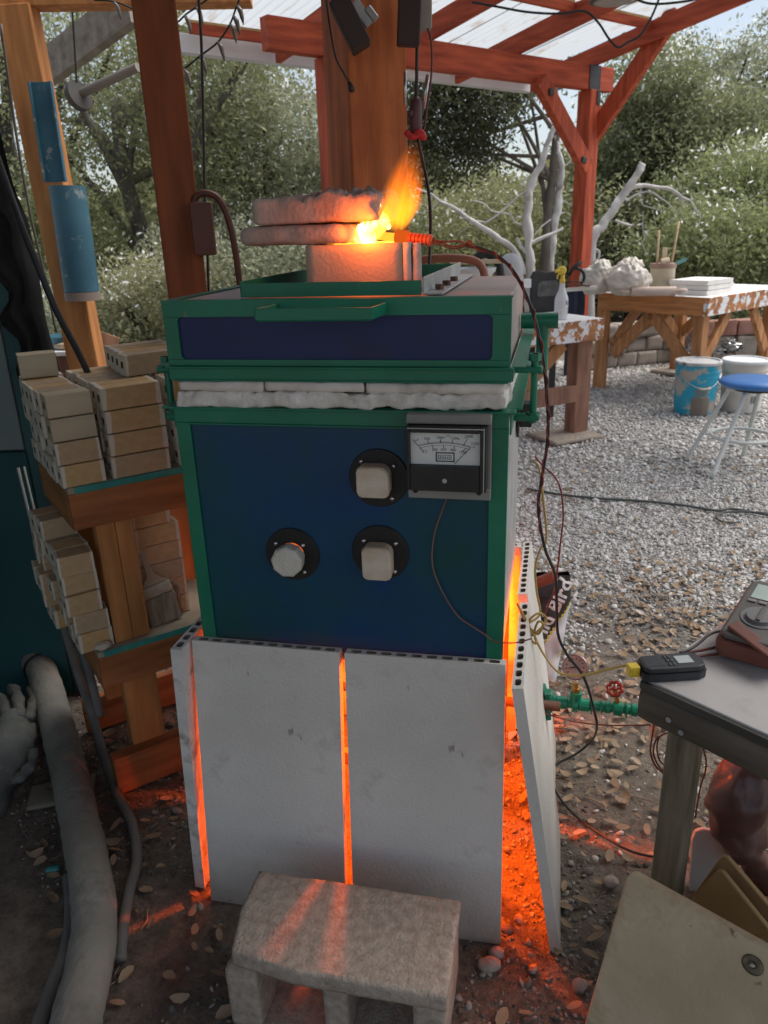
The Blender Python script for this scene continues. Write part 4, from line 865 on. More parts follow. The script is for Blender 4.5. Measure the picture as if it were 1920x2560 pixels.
# small side bench seen behind the stack
sb = thing('side_stand', 'low wooden stand with a pale slab top behind the kiln post stack', 'stand', tuple(Yp(180,900,3.5)-Vector((0,0,Yp(180,900,3.5).z))))
zt_ = Yp(180,872,3.5).z; x0, x1 = Yp(135,880,3.5).x, Yp(232,880,3.5).x
part(sb, 'top', MB().box(x0-.15, x1, 3.42, 3.75, zt_-.02, zt_), M_white, .003)
part(sb, 'leg', MB().box(x1-.09, x1-.02, 3.44, 3.5, 0, zt_-.0205), M_weath, .002); part(sb, 'leg', MB().box(x0-.13, x0-.06, 3.44, 3.5, 0, zt_-.0205), M_weath, .002); part(sb, 'apron', MB().box(x0-.055, x1-.095, 3.45, 3.47, zt_-.14, zt_-.021), M_weath, .002)
bd = Yp(205,900,3.35); mb = MB().box(-.065,.065,0,.02,0,.30); mb.xf(Matrix.Translation((bd.x, 3.3, bd.z-.16)) @ Matrix.Rotation(R(22),4,'Y') @ Matrix.Rotation(R(-12),4,'X'))
solo('plank_offcut', mb, wood('pale_plank', (.42,.22,.13), (.55,.31,.19), 'Z'), 'pale brown plank offcut leaning against the low stand', 'plank', (bd.x, 3.3, bd.z-.16), bevel=.002)
b_ = Yp(165,848,3.55); solo('blue_tub', MB().lathe([(.07,0),(.085,.05),(.088,.055),(.08,.055),(.066,.006),(0,.006)], (b_.x, 3.55, zt_+.001), seg=24), mat('blue_tub', (.04,.16,.22), (.05,.19,.26), rough=.5), 'shallow blue tub on the low stand behind the stack', 'tub', (b_.x,3.55,zt_), smooth='auto')
b_ = Yp(178,872,3.47); solo('leather_roll', MB().blob((b_.x+.02,3.47,zt_+.018),(.10,.03,.019),.15,2.5,4), mat('tan_roll', (.45,.33,.22), (.58,.46,.34), rough=.8), 'tan rolled cloth lying on the low stand', 'cloth roll', (b_.x,3.47,zt_), smooth=True)
# ================================================================== GROUND
def ground_z(x, y):
    v = Vector((x*1.3, y*1.3, 0)); n = noise.noise(v)*.010+noise.noise(v*3.7)*.005+noise.noise(v*11)*.0025
    return n-.008
def axis(lo, hi, a, b, st, grow):
    c = list(np.arange(a, b, st)); s = st; x = b; r_ = []
    while x < hi: r_.append(x); s *= grow; x += s
    r_.append(hi); l_ = []; s = st; x = a
    while x > lo: s *= grow; x -= s; l_.append(max(x, lo))
    return l_[::-1]+c+r_
xs = axis(-70, 70, -1.6, 2.4, .022, 1.12); ys = axis(-12, 110, .4, 3.2, .022, 1.09)
nx, ny = len(xs), len(ys)
vs = [(x, y, ground_z(x, y) if abs(x) < 12 and y < 16 else -.01) for y in ys for x in xs]
fs = [(j*nx+i, j*nx+i+1, (j+1)*nx+i+1, (j+1)*nx+i) for j in range(ny-1) for i in range(nx-1)]
mt, t, N, L = nt('dirt_and_gravel'); out = N.new('ShaderNodeOutputMaterial'); bs = N.new('ShaderNodeBsdfPrincipled'); L.new(bs.outputs[0], out.inputs[0]); bs.inputs['Roughness'].default_value = .95; bs.inputs['Specular IOR Level'].default_value = .15
tc = N.new('ShaderNodeTexCoord'); sp = N.new('ShaderNodeSeparateXYZ'); L.new(tc.outputs['Object'], sp.inputs[0])
def noi(s, d=6, rough=.6):
    n = N.new('ShaderNodeTexNoise'); n.inputs['Scale'].default_value = s; n.inputs['Detail'].default_value = d; n.inputs['Roughness'].default_value = rough; L.new(tc.outputs['Object'], n.inputs['Vector']); return n.outputs['Fac']
def ramp(f, *els):
    cr = N.new('ShaderNodeValToRGB'); L.new(f, cr.inputs[0]); e = cr.color_ramp.elements
    for i, (p, c) in enumerate(els):
        q = e[i] if i < 2 else e.new(p)
        q.position = p; q.color = (*c, 1)
    return cr.outputs[0]
dirt = ramp(noi(34, 10, .78), (.30,(.13,.105,.083)), (.70,(.40,.34,.275)))
vo = N.new('ShaderNodeTexVoronoi'); vo.inputs['Scale'].default_value = 75; L.new(tc.outputs['Object'], vo.inputs['Vector'])
sepc = N.new('ShaderNodeSeparateColor'); L.new(vo.outputs['Color'], sepc.inputs[0])
grav = ramp(sepc.outputs[0], (0.,(.36,.34,.32)), (1.,(.62,.60,.575)), (.5,(.50,.48,.46)))
dk = N.new('ShaderNodeMapRange'); dk.inputs[1].default_value = .0; dk.inputs[2].default_value = .45; dk.inputs[3].default_value = 1.; dk.inputs[4].default_value = .7; L.new(vo.outputs['Distance'], dk.inputs[0])  # gaps between the stones darkened in the colour to stand for shade
gm = N.new('ShaderNodeMix'); gm.data_type = 'RGBA'; gm.blend_type = 'MULTIPLY'; gm.inputs[0].default_value = .8; L.new(grav, gm.inputs[6]); L.new(dk.outputs[0], gm.inputs[7])
# gravel from about 2.3 m beyond the camera, right of the kiln; scrub soil far away
a_ = N.new('ShaderNodeMath'); a_.operation = 'MULTIPLY_ADD'; L.new(sp.outputs['X'], a_.inputs[0]); a_.inputs[1].default_value = .35; L.new(sp.outputs['Y'], a_.inputs[2])
b_ = N.new('ShaderNodeMath'); b_.operation = 'MULTIPLY_ADD'; L.new(noi(1.6, 5), b_.inputs[0]); b_.inputs[1].default_value = 1.6; L.new(a_.outputs[0], b_.inputs[2])
m1 = N.new('ShaderNodeMapRange'); m1.inputs[1].default_value = 3.15; m1.inputs[2].default_value = 4.0; L.new(b_.outputs[0], m1.inputs[0])
m2 = N.new('ShaderNodeMapRange'); m2.inputs[1].default_value = 9.8; m2.inputs[2].default_value = 8.6; L.new(b_.outputs[0], m2.inputs[0])
mm = N.new('ShaderNodeMath'); mm.operation = 'MULTIPLY'; L.new(m1.outputs[0], mm.inputs[0]); L.new(m2.outputs[0], mm.inputs[1])
mx = N.new('ShaderNodeMix'); mx.data_type = 'RGBA'; L.new(mm.outputs[0], mx.inputs[0]); L.new(dirt, mx.inputs[6]); L.new(gm.outputs[2], mx.inputs[7]); L.new(mx.outputs[2], bs.inputs['Base Color'])
bp = N.new('ShaderNodeBump'); bp.inputs['Strength'].default_value = 1.; bp.inputs['Distance'].default_value = .02; L.new(noi(120, 6, .7), bp.inputs['Height']); L.new(bp.outputs[0], bs.inputs['Normal'])
gr = solo('ground', MB().add(vs, fs), mt, None, None, (0,0,0), smooth=True, kind='structure')
# pebbles -----------------------------------------------------------
ico = bmesh.new(); bmesh.ops.create_icosphere(ico, subdivisions=1, radius=1); IV = np.array([v.co[:] for v in ico.verts]); IF = np.array([[v.index for v in f.verts] for f in ico.faces]); ico.free()
def np_mesh(name, V, F_, mt, attr=None, smooth=False):
    me = bpy.data.meshes.new(name); k = F_.shape[1]
    me.vertices.add(len(V)); me.vertices.foreach_set('co', V.astype(np.float32).ravel())
    me.loops.add(F_.size); me.loops.foreach_set('vertex_index', F_.astype(np.int32).ravel())
    me.polygons.add(len(F_)); me.polygons.foreach_set('loop_start', np.arange(0, F_.size, k, dtype=np.int32))
    me.materials.append(mt)
    if attr is not None:
        at = me.attributes.new('tint', 'FLOAT', 'POINT'); at.data.foreach_set('value', attr.astype(np.float32))
    me.update(calc_edges=True); me.validate()
    if smooth: me.polygons.foreach_set('use_smooth', [True]*len(me.polygons))
    return me
def rotz(n):
    a = rng.uniform(0, 2*np.pi, n); c, s = np.cos(a), np.sin(a); z = np.zeros(n); o = np.ones(n)
    return np.stack([np.stack([c,-s,z],-1), np.stack([s,c,z],-1), np.stack([z,z,o],-1)], 1)
def pebbles(name, P, size, mt, label, flat=.55):
    n = len(P); sc3 = np.stack([rng.uniform(.7,1.4,n), rng.uniform(.6,1.1,n), rng.uniform(flat*.7,flat*1.3,n)], -1)*size[:,None]
    V = IV[None]*(1+rng.uniform(-.22,.22,(n,12,1)))*sc3[:,None,:]
    tilt = rng.normal(0, .35, (n,2)); V[:,:,2] += V[:,:,0]*tilt[:,:1]+V[:,:,1]*tilt[:,1:]
    V = np.einsum('nij,nkj->nki', rotz(n), V)+P[:,None,:]
    Fc = (IF[None]+12*np.arange(n)[:,None,None]).reshape(-1,3)
    o = bpy.data.objects.new(name, np_mesh(name, V.reshape(-1,3), Fc, mt, smooth=True)); COL.objects.link(o)
    return tag(o, label, 'gravel' if 'gravel' in name else 'pebbles', None, 'stuff')
def scatter(n, x0, x1, y0, y1, keep):
    x = rng.uniform(x0, x1, n); y = rng.uniform(y0, y1, n); k = np.array([keep(a, b) for a, b in zip(x, y)]); x, y = x[k], y[k]
    return np.stack([x, y, np.array([ground_z(a, b) for a, b in zip(x, y)])], -1)
def gfac(x, y): return y+.35*x+1.6*(noise.noise(Vector((x*1.6,y*1.6,0)))*.5+.5)
P1 = scatter(60000, .25, 3.0, 1.9, 4.2, lambda x, y: x < y*.62+.2 and (gfac(x,y)-3.2)/.7 > random.random())
P2 = scatter(52000, -.2, 4.6, 4.2, 8.0, lambda x, y: x < y*.62+.2)
P1b = scatter(700, .45, 1.5, 1.35, 2.4, lambda x, y: x < y*.62+.1 and noise.noise(Vector((x*2.5,y*2.5,8)))+.55 > random.random()); P1 = np.concatenate([P1, P1b])
P_ = np.concatenate([P1, P2]); sz = np.concatenate([rng.gamma(3.2, .0014, len(P1))+.0020, rng.gamma(3., .0021, len(P2))+.0035])
P_[:,2] += sz*.25
pebbles('gravel', P_, np.minimum(sz,.022), island('gravel_stone', [(.38,.36,.335),(.46,.44,.415),(.53,.51,.485),(.58,.565,.54),(.48,.445,.40),(.63,.615,.59)], .9), 'pale grey gravel covering the yard right of the kiln')
P3 = scatter(52000, -1.3, 1.7, .55, 2.9, lambda x, y: x < y*.7+.1 and x > -y*.62 and noise.noise(Vector((x*2.2,y*2.2,5)))+.45 > random.random()*.9 and not (-.3 < x < .25 and 1.2 < y < 1.8))
s3 = np.minimum(rng.gamma(1.5, .0015, len(P3))+.0013, .013); P3[:,2] += s3*.3
pebbles('pebbles', P3, s3, island('dirt_pebble', [(.10,.085,.072),(.18,.155,.13),(.27,.24,.21),(.15,.12,.095),(.37,.345,.31)], .9), 'small stones and grit scattered over the dirt by the kiln')
# leaf litter: bent ovals
def leaves(name, P, size, mt, label):
    n = len(P); tmpl = np.array([[-1,0,0],[-.55,.42,.05],[.15,.5,.09],[.75,.28,.05],[1,0,0],[.75,-.28,.05],[.15,-.5,.09],[-.55,-.42,.05],[-.3,0,-.03],[.45,0,-.03]], float)
    tf = np.array([[0,8,1,1],[1,8,9,2],[2,9,3,3],[3,9,4,4],[4,9,5,5],[5,9,6,6],[6,9,8,7],[7,8,0,0]])
    tf = [(0,8,1),(1,8,9),(1,9,2),(2,9,3),(3,9,4),(4,9,5),(5,9,6),(6,9,8),(6,8,7),(7,8,0)]
    V = np.repeat(tmpl[None], n, 0)*np.stack([np.ones(n), rng.uniform(.75,1.15,n), rng.uniform(-.5,3.2,n)], -1)[:,None,:]*size[:,None,None]
    V[:,:,2] += V[:,:,0]*rng.normal(0,.18,(n,1))+V[:,:,1]*rng.normal(0,.3,(n,1))+np.abs(V[:,:,0])**2/size[:,None]*rng.uniform(-.2,.5,(n,1))
    V = np.einsum('nij,nkj->nki', rotz(n), V)+P[:,None,:]
    V[:,:,2] += (P[:,2]-V[:,:,2].min(1))[:,None]*.8+.001
    Fc = (np.array(tf)[None]+10*np.arange(n)[:,None,None]).reshape(-1,3)
    o = bpy.data.objects.new(name, np_mesh(name, V.reshape(-1,3), Fc, mt, smooth=True)); COL.objects.link(o); return tag(o, label, 'leaf litter', None, 'stuff')
def lk(x, y):
    if x > y*.62+.15 or x < -y*.6: return False
    if -.34 < x < .30 and 1.02 < y < 1.85: return False
    d = .16
    if x > .25 and 1.75 < y < 2.9: d = .30+.8*max(0,noise.noise(Vector((x*2.6,y*2.6,2)))+.25)
    elif x > .2: d = .30+.4*max(0,noise.noise(Vector((x*3,y*3,2))))
    elif y < 1.5: d = .26
    if y > 3.0: d *= .22
    return random.random() < d
P4 = scatter(15000, -1.2, 2.6, .6, 4.4, lk); s4 = rng.uniform(.010,.0215,len(P4)); P4[:,2] += .009
leaves('leaf_litter', P4, s4, island('dry_leaf', [(.22,.155,.10),(.36,.27,.18),(.46,.37,.26),(.29,.21,.14),(.52,.43,.32),(.17,.12,.085),(.36,.26,.17)], .75), 'dry tan oak leaves littering the dirt and gravel')
P5 = scatter(420, -.8, 1.6, .7, 3.0, lambda x, y: x < y*.62+.1 and x > -y*.55)
V = []; Fq = []
for p in P5:
    a = random.uniform(0, 6.28); l = random.uniform(.015,.05); w = random.uniform(.0006,.0016); d = np.array([math.cos(a), math.sin(a), 0]); e = np.array([-d[1], d[0], 0]); p = p+np.array([0,0,.004]); k = len(V)
    up = np.array([0,0,w*2]); b = np.array([0,0,random.uniform(0,.008)])
    V += [p-d*l-e*w, p-d*l+e*w, p-d*l+up, p+e*l*.2-e*w, p+e*l*.2+e*w, p+e*l*.2+up, p+d*l-e*w+b, p+d*l+e*w+b, p+d*l+up+b]
    for q in (0, 3): Fq += [(k+q,k+q+1,k+q+4,k+q+3),(k+q+1,k+q+2,k+q+5,k+q+4),(k+q+2,k+q,k+q+3,k+q+5)]
o = bpy.data.objects.new('twig_litter', np_mesh('twig_litter', np.array(V), np.array(Fq), island('twig', [(.16,.11,.075),(.33,.26,.19),(.42,.36,.28)], .9))); COL.objects.link(o); tag(o, 'thin dry twigs and straw strewn over the dirt', 'twigs', None, 'stuff')
M_stone = mat('pink_stone', (.28,.22,.19), (.40,.33,.29), scale=30, rough=.85, bump=.2)
for u, v, r3, lb in ((1240,2383,(.016,.012,.012),'small rounded stone touching the lower corner of the right front shelf'), (1222,2412,(.024,.015,.013),'larger flat stone just in front of the right front shelf'), (1450,2462,(.014,.012,.010),'pinkish stone in the glow right of the front shelf'), (1527,2205,(.018,.014,.011),'grey stone by the foot of the tan leaning board')):
    c = G(u, v, .008); solo('stone', MB().blob((c.x,c.y,.009), r3, .14, 1.6, u), M_stone, lb, 'stone', (c.x,c.y,0), smooth=True)
pts = [G(u, v, .008) for u, v in ((1318,1222),(1400,1236),(1500,1246),(1600,1252),(1700,1262),(1790,1276),(1830,1272),(1920,1287),(2000,1300))]
solo('ground_cable', MB().tube(spline(pts, 6), .007, 8), mat('green_black_cable', (.05,.06,.055), (.08,.09,.085), rough=.6), 'dark cable lying straight across the pale gravel', 'cable', tuple(pts[3]), smooth=True)
pts = [G(u, v, .012) for u, v in ((1920,1283),(1860,1279),(1810,1281),(1792,1291),(1800,1302),(1830,1307),(1845,1305))]
solo('ground_cable', MB().tube(spline(pts, 6), .006, 8), bpy.data.materials['green_black_cable'], 'short hooked cable end lying on the gravel at right', 'cable', tuple(pts[3]), smooth=True)
# ================================================================== SEED BAG, GAS FITTINGS
bag = thing('seed_bag', 'black and white wild bird seed bag standing on the dirt right of the kiln', 'bag', tuple(G(1395,1690,0)))
bo = Vector((.452, 2.10, 0)); BW, BH = .20, .355
def bagp(s, q, off=0.):         # s across -1..1, q up 0..1
    w_ = BW/2*(1-.28*max(0,q-.75)*2.2-.10*(1-q)); th = .055*(1-q**3)*(1-s*s)**.5+.004
    p = Vector((bo.x+s*w_+.02*q-.012*(1-q), bo.y-th*1.0-off+.0*q, q*BH)); return p+Vector((0, noise.noise(p*16)*.012+noise.noise(p*38)*.005, 0))
mb = MB(); n_, m_ = 26, 34; vs = [bagp(-1+2*i/n_, j/m_) for j in range(m_+1) for i in range(n_+1)]; k0 = len(vs)
vs += [Vector((p.x, 2*bo.y-p.y+.02, p.z)) for p in vs]
for j in range(m_):
    for i in range(n_):
        s, q = -1+2*(i+.5)/n_, (j+.5)/m_
        edge_ = .33+.50*max(0, (s-.0))*.9
        mb.cur = 0 if q > edge_+.015 else (2 if q > edge_-.015 else 1)
        a = j*(n_+1)+i; mb.f.append((a,a+1,a+n_+2,a+n_+1)); mb.mi.append(mb.cur)
        a += k0; mb.f.append((a,a+n_+1,a+n_+2,a+1)); mb.mi.append(mb.cur)
for j in range(m_):
    for i in (0, n_):
        a = j*(n_+1)+i; b = a+n_+1; mb.f.append((a,b,b+k0,a+k0)); mb.mi.append(1 if j < m_*.5 else 0)
mb.v = vs
M_bagk = mat('black_bag_film', (.016,.015,.015), (.05,.047,.045), scale=9, rough=.35, bump=.3, bscale=30); M_bagw = mat('white_bag_film', (.62,.64,.66), (.72,.73,.74), scale=6, rough=.4, bump=.3, bscale=30); M_bagy = mat('yellow_print', (.6,.5,.05), rough=.5)
part(bag, 'sack', mb, [M_bagk, M_bagw, M_bagy], 0, True)
def on_bag(mbt):
    for i, p in enumerate(mbt.v):
        s = (p.x-bo.x-.02*(p.z/BH))/(BW/2*(1-.28*max(0,p.z/BH-.75)*2.2-.10*(1-p.z/BH))); s = max(-.97, min(.97, s)); q = bagp(s, max(0,min(1,p.z/BH)), .0022); mbt.v[i] = Vector((p.x, q.y, p.z))
    return mbt
tm = text_mb('Wild Bird', .060, Matrix.Translation((bo.x+.040, 2.0, .238)) @ Matrix.Rotation(R(90),4,'X') @ Matrix.Rotation(R(62),4,'Z'), font_bold=.0016)
part(bag, 'lettering', on_bag(tm), mat('white_print', (.72,.73,.75), rough=.5))
mb = MB(); cx, cz = bo.x+.078, .105
for k in range(12):
    a = k*math.pi/6; mb.add([(cx+math.cos(a-.16)*.006,2,cz+math.sin(a-.16)*.006),(cx+math.cos(a)*.024,2,cz+math.sin(a)*.024),(cx+math.cos(a+.16)*.006,2,cz+math.sin(a+.16)*.006)], [(0,1,2)])
part(bag, 'sunflower_print', on_bag(mb), M_bagy)
c0, c1 = Yp(1340,1458,2.02), Yp(1388,1440,2.0)
solo('brown_tube', MB().tube([c0+Vector((-.10,.02,-.012)), c0, c1], .0165, 16), mat('brown_tube', (.20,.055,.035), (.26,.08,.05), rough=.45), 'reddish brown tube end sticking out over the seed bag', 'tube', tuple(c0), smooth='auto')
gas = thing('gas_valve_assembly', 'green gas pipe with round pressure gauge and small red valve wheel', 'gas valve', tuple(Yp(1480,1765,1.52)-Vector((0,0,Yp(1480,1765,1.52).z))))
gp = lambda u, v, y=None: Yp(u, v, y if y else 1.585-(u-1360)*.0002)
A_, B_ = gp(1365,1752), gp(1612,1778)
dirx = (B_-A_).normalized(); M_gpipe = mat('green_pipe_enamel', (.008,.20,.12), (.015,.27,.165), scale=14, rough=.28, bump=.1, patch=((.35,.22,.08), 16, .63, .08))
mb = MB().tube([A_+dirx*.02, B_], .0115, 16)
Ltot = (B_-A_).length
rot = dirx.to_track_quat('Z','Y').to_matrix()
for s0, s1, r_ in ((.10,.22,.0155),(.26,.33,.019),(.33,.45,.0155),(.45,.48,.0195),(.55,.58,.018),(.60,.66,.0145),(.68,.78,.018),(.80,.83,.0195),(.86,.93,.0155)):
    mb.lathe([(.0115,s0*Ltot),(r_,s0*Ltot+.002),(r_,s1*Ltot-.002),(.0115,s1*Ltot)], A_, seg=16, rot=rot)
mb.tube([A_+dirx*Ltot*.30, A_+dirx*Ltot*.30+Vector((0,0,.034))], .0145, 14)
part(gas, 'pipe', mb, M_gpipe, 0, 'auto')
mb = MB().bar(A_+Vector((-.004,0,.034)), A_+Vector((.004,.0,-.040)), .012, .05, (0,1,0)).lathe([(.03,-.004),(.03,.006),(.018,.016),(.012,.02)], A_+dirx*.006, seg=18, rot=rot)
part(gas, 'mounting_plate', mb, M_gpipe, .002, 'auto')
M_brass = mat('brass', (.45,.26,.08), (.58,.36,.13), scale=30, rough=.35, metal=.8)
gb = A_+dirx*Ltot*.30; gt = gp(1437,1712); gc = gp(1438,1668)
part(gas, 'gauge_stem', MB().tube([gb+Vector((0,0,.034)), gb.lerp(gt,.6)+Vector((0,0,.01)), gt+Vector((0,0,.006))], [.010,.009,.008], 12).lathe([(.011,0),(.011,.010)], gb+Vector((0,-.0,.036)), seg=6), M_brass, 0, 'auto')
nrm = (Vector((0,0,CAMH))-gc).normalized(); nrm = (nrm+Vector((-.12,.1,-.05))).normalized(); rotg = nrm.to_track_quat('Z','Y').to_matrix()
part(gas, 'gauge_case', MB().lathe([(0,-.022),(.026,-.022),(.0295,-.018),(.0305,.002),(.0285,.0045),(.0268,.0035),(.0266,.0018)], gc, seg=36, rot=rotg), mat('gauge_ring', (.22,.14,.14), (.30,.2,.2), rough=.35, metal=.6), 0, 'auto')
part(gas, 'gauge_dial', MB().lathe([(.0268,.0028),(0,.0028)], gc, seg=36, rot=rotg), mat('gauge_face', (.46,.43,.43), (.52,.49,.49), rough=.3))
mb = MB(); M4 = rotg.to_4x4(); M4.translation = gc+nrm*.0034
for k in range(11):
    a = R(225-27*k); p, q = Vector((math.cos(a)*.018,math.sin(a)*.018,0)), Vector((math.cos(a)*.022,math.sin(a)*.022,0)); nn = (q-p).cross(Vector((0,0,1))).normalized()*.0014
    mb.add([M4 @ (p-nn), M4 @ (q-nn), M4 @ (q+nn), M4 @ (p+nn)], [(0,1,2,3)])
a = R(200); q = Vector((math.cos(a)*.016, math.sin(a)*.016, 0)); nn = q.cross(Vector((0,0,1))).normalized()*.0026
mb.add([M4 @ (nn-q*.2), M4 @ (q+nn*.3), M4 @ (q-nn*.3), M4 @ (-nn-q*.2)], [(0,1,2,3)])
part(gas, 'gauge_needle', mb, M_ink)
hv = A_+dirx*Ltot*.74; hc_ = gp(1537,1722)
part(gas, 'valve_stem', MB().tube([hv, hc_], .006, 10), M_brass, 0, 'auto')
nv = (hc_-hv).normalized()*.5+nrm*.7; nv.normalize(); rv = nv.to_track_quat('Z','Y').to_matrix()
ring = [hc_+rv @ Vector((math.cos(a)*.0165*(1+.09*math.cos(a*8)), math.sin(a)*.0165*(1+.09*math.cos(a*8)), 0)) for a in [i*math.pi/24 for i in range(48)]]
mb = MB().tube(ring, .0042, 8, closed=True).lathe([(0,.004),(.006,.003),(.006,-.003),(0,-.003)], hc_, seg=10, rot=rv)
for k in range(4): a = k*math.pi/2+.4; mb.tube([hc_, hc_+rv @ Vector((math.cos(a)*.016, math.sin(a)*.016, 0))], .0026, 6)
part(gas, 'handwheel', mb, mat('red_enamel', (.20,.02,.014), (.30,.04,.025), rough=.35, metal=.3), 0, True)
reg = thing('gas_regulator', 'small grey regulator with a glowing lit pipe hanging at the bench edge', 'regulator', tuple(gp(1640,1830,1.47)))
part(reg, 'elbow', MB().tube([B_+dirx*.001, B_+dirx*.012, gp(1636,1785,1.478), gp(1638,1800,1.475)], [.0125,.0125,.0125,.011], 14), mat('copper_brown', (.25,.13,.10), (.33,.18,.14), rough=.45, metal=.3), 0, True)
part(reg, 'pipe', MB().tube([gp(1638,1801,1.475), gp(1636,1840,1.470)], .010, 12).lathe([(.011,0),(.013,.004),(.013,.012),(.010,.016)], gp(1637,1828,1.471), seg=14), mat('dull_brass', (.42,.30,.2), (.5,.38,.26), rough=.5), 0, 'auto')
part(reg, 'diaphragm_case', MB().lathe([(0,-.010),(.016,-.008),(.019,0),(.016,.008),(0,.011)], gp(1652,1812,1.488), seg=20, rot=Matrix.Rotation(R(20),3,'X')), mat('regulator_grey', (.26,.25,.23), (.34,.33,.31), rough=.6), 0, True)
M_red2 = mat('red_brown_hose', (.12,.025,.018), (.17,.04,.03), rough=.5)
for lb, cps, r_ in (('outer loop of red brown wire hanging below the bench corner', ((1636,1800),(1629,1850),(1626,1880),(1636,1910),(1655,1930),(1672,1925),(1690,1890)), .0022), ('inner loop of red brown wire hanging below the bench corner', ((1645,1840),(1636,1860),(1634,1885),(1645,1912),(1662,1927),(1680,1900),(1690,1860)), .0020), ('short slack loop of red brown wire left of the bench leg', ((1690,1830),(1660,1835),(1645,1850),(1643,1880),(1652,1905),(1668,1915)), .0019)):
    pts = [Yp(u, v, 1.42) for u, v in cps]; solo('wire_loop', MB().tube(spline(pts, 8), r_, 8), M_red2, lb, 'wire', tuple(pts[2]), smooth=True)
pts = [Yp(u, v, 1.40) for u, v in ((1744,1845),(1757,1870),(1765,1900),(1763,1930),(1753,1960),(1745,2000),(1738,2045))]
solo('wire_loop', MB().tube(spline(pts, 8), .0020, 8), M_red2, 'red brown wire hanging right of the bench leg', 'wire', tuple(pts[2]), smooth=True)
pts = [Yp(1358,1782,1.50), Yp(1400,1795,1.50), Yp(1450,1806,1.50), Yp(1520,1813,1.49), Yp(1600,1813,1.48), Yp(1640,1812,1.47)]
solo('thin_tube', MB().tube(spline(pts, 6), .0018, 8), M_red2, 'thin dark red tube running below the green gas pipe', 'tube', tuple(pts[2]), smooth=True)
# ================================================================== WORKBENCH right foreground
BF = Frame((.442, 1.154, 0), R(39.5))
BZ = .600
bench = thing('workbench', 'dark weathered workbench with a grey board top in the right foreground', 'workbench', (.3,-.3,0), BF)
M_bench = wood('bench_wood', (.085,.070,.054), (.15,.125,.10), 'Y', rough=.8)
part(bench, 'top', MB().box(.006, .62, -.75, .003, BZ-.018, BZ), mat('grey_bench_top', (.36,.345,.335), (.46,.445,.435), scale=4, rough=.75, bump=.15, bscale=200, patch=((.30,.285,.27), 9, .55, .2)), .002)
ap = part(bench, 'apron', MB().rough(-.004, .034, -.75, .001, BZ-.076, BZ-.019, .02, .0012, 30, .004), M_bench, 0, True)
part(bench, 'edge_strip', MB().box(-.002, .0055, -.75, .001, BZ-.0185, BZ-.004), mat('dark_edge', (.045,.042,.036), (.07,.065,.058), rough=.8), .001)
part(bench, 'apron', MB().box(.0345, .62, -.031, .001, BZ-.075, BZ-.0185), M_bench, .003)
for u, v in ((1671,1800),(1702,1832)):
    o = BF.l((0,0,CAMH)); d = BF.M.to_3x3().inverted() @ ray(u, v); tt = (-.0055-o.x)/d.x; p = o+d*tt
    part(ap, 'screw', MB().lathe([(.0052,0),(.0048,.001),(.002,.0012),(.0018,.0006),(0,.0006)], p, seg=14, rot=Matrix.Rotation(R(-90),3,'Y')), M_steel, 0, 'auto')
lc = BF.l(Yp(1700,1957,1.165))
M_bleg = wood('bench_leg_wood', (.12,.10,.07), (.20,.17,.12), 'Z', rough=.85, scale=16)
part(bench, 'leg', MB().box(lc.x-.022, lc.x+.022, lc.y-.026, lc.y+.026, 0, BZ-.077), M_bleg, .004)
part(bench, 'leg', MB().box(.53, .58, -.07, -.02, 0, BZ-.019), M_bleg, .004); part(bench, 'leg', MB().box(.04, .085, -.72, -.67, 0, BZ-.077), M_bleg, .004)
# handheld thermometer
TF = Frame((.497, 1.166, BZ), R(4.))
th = thing('handheld_thermometer', 'black handheld thermometer with yellow plug at the bench corner', 'thermometer', (0,0,0), TF)
poly = [(-.055,-.016),(-.048,-.023),(-.018,-.0245),(.040,-.025),(.053,-.019),(.056,0),(.053,.019),(.040,.025),(-.018,.0245),(-.048,.023),(-.055,.016)]
M_thk = mat('thermometer_black', (.018,.020,.024), (.028,.031,.036), scale=25, rough=.55, bump=.1, bscale=400)
part(th, 'case', MB().prism([(x*1.05,y,.001) for x, y in poly], (0,0,.016)).prism([(x,y*.96,.0172) for x, y in poly], (0,0,.011)), M_thk, .0025)
part(th, 'seam', MB().prism([(x*1.055,y*1.012,.0158) for x, y in poly], (0,0,.0016)), M_black)
part(th, 'screen', MB().box(.008,.036,-.011,.013,.0283,.0290), mat('lcd', (.36,.40,.40), (.44,.48,.48), scale=20, rough=.25), .001)
for bx in (-.008, -.001):
    for by in (-.012, 0, .012): part(th, 'button', MB().rough(bx-.003,bx+.003,by-.0042,by+.0042,.0282,.0294,.002,.0001,50,.001), mat('button_grey', (.045,.047,.05), rough=.6), 0, True)
part(th, 'battery_cover', MB().box(-.050,-.020,-.014,.014,.0283,.0287), M_thk, .0008)
part(th, 'connector', MB().box(-.078,-.0585,-.008,.010,.004,.024).box(-.074,-.062,-.0085,.0105,.007,.021), mat('yellow_plug', (.60,.42,.02), (.70,.52,.05), rough=.45), .002)
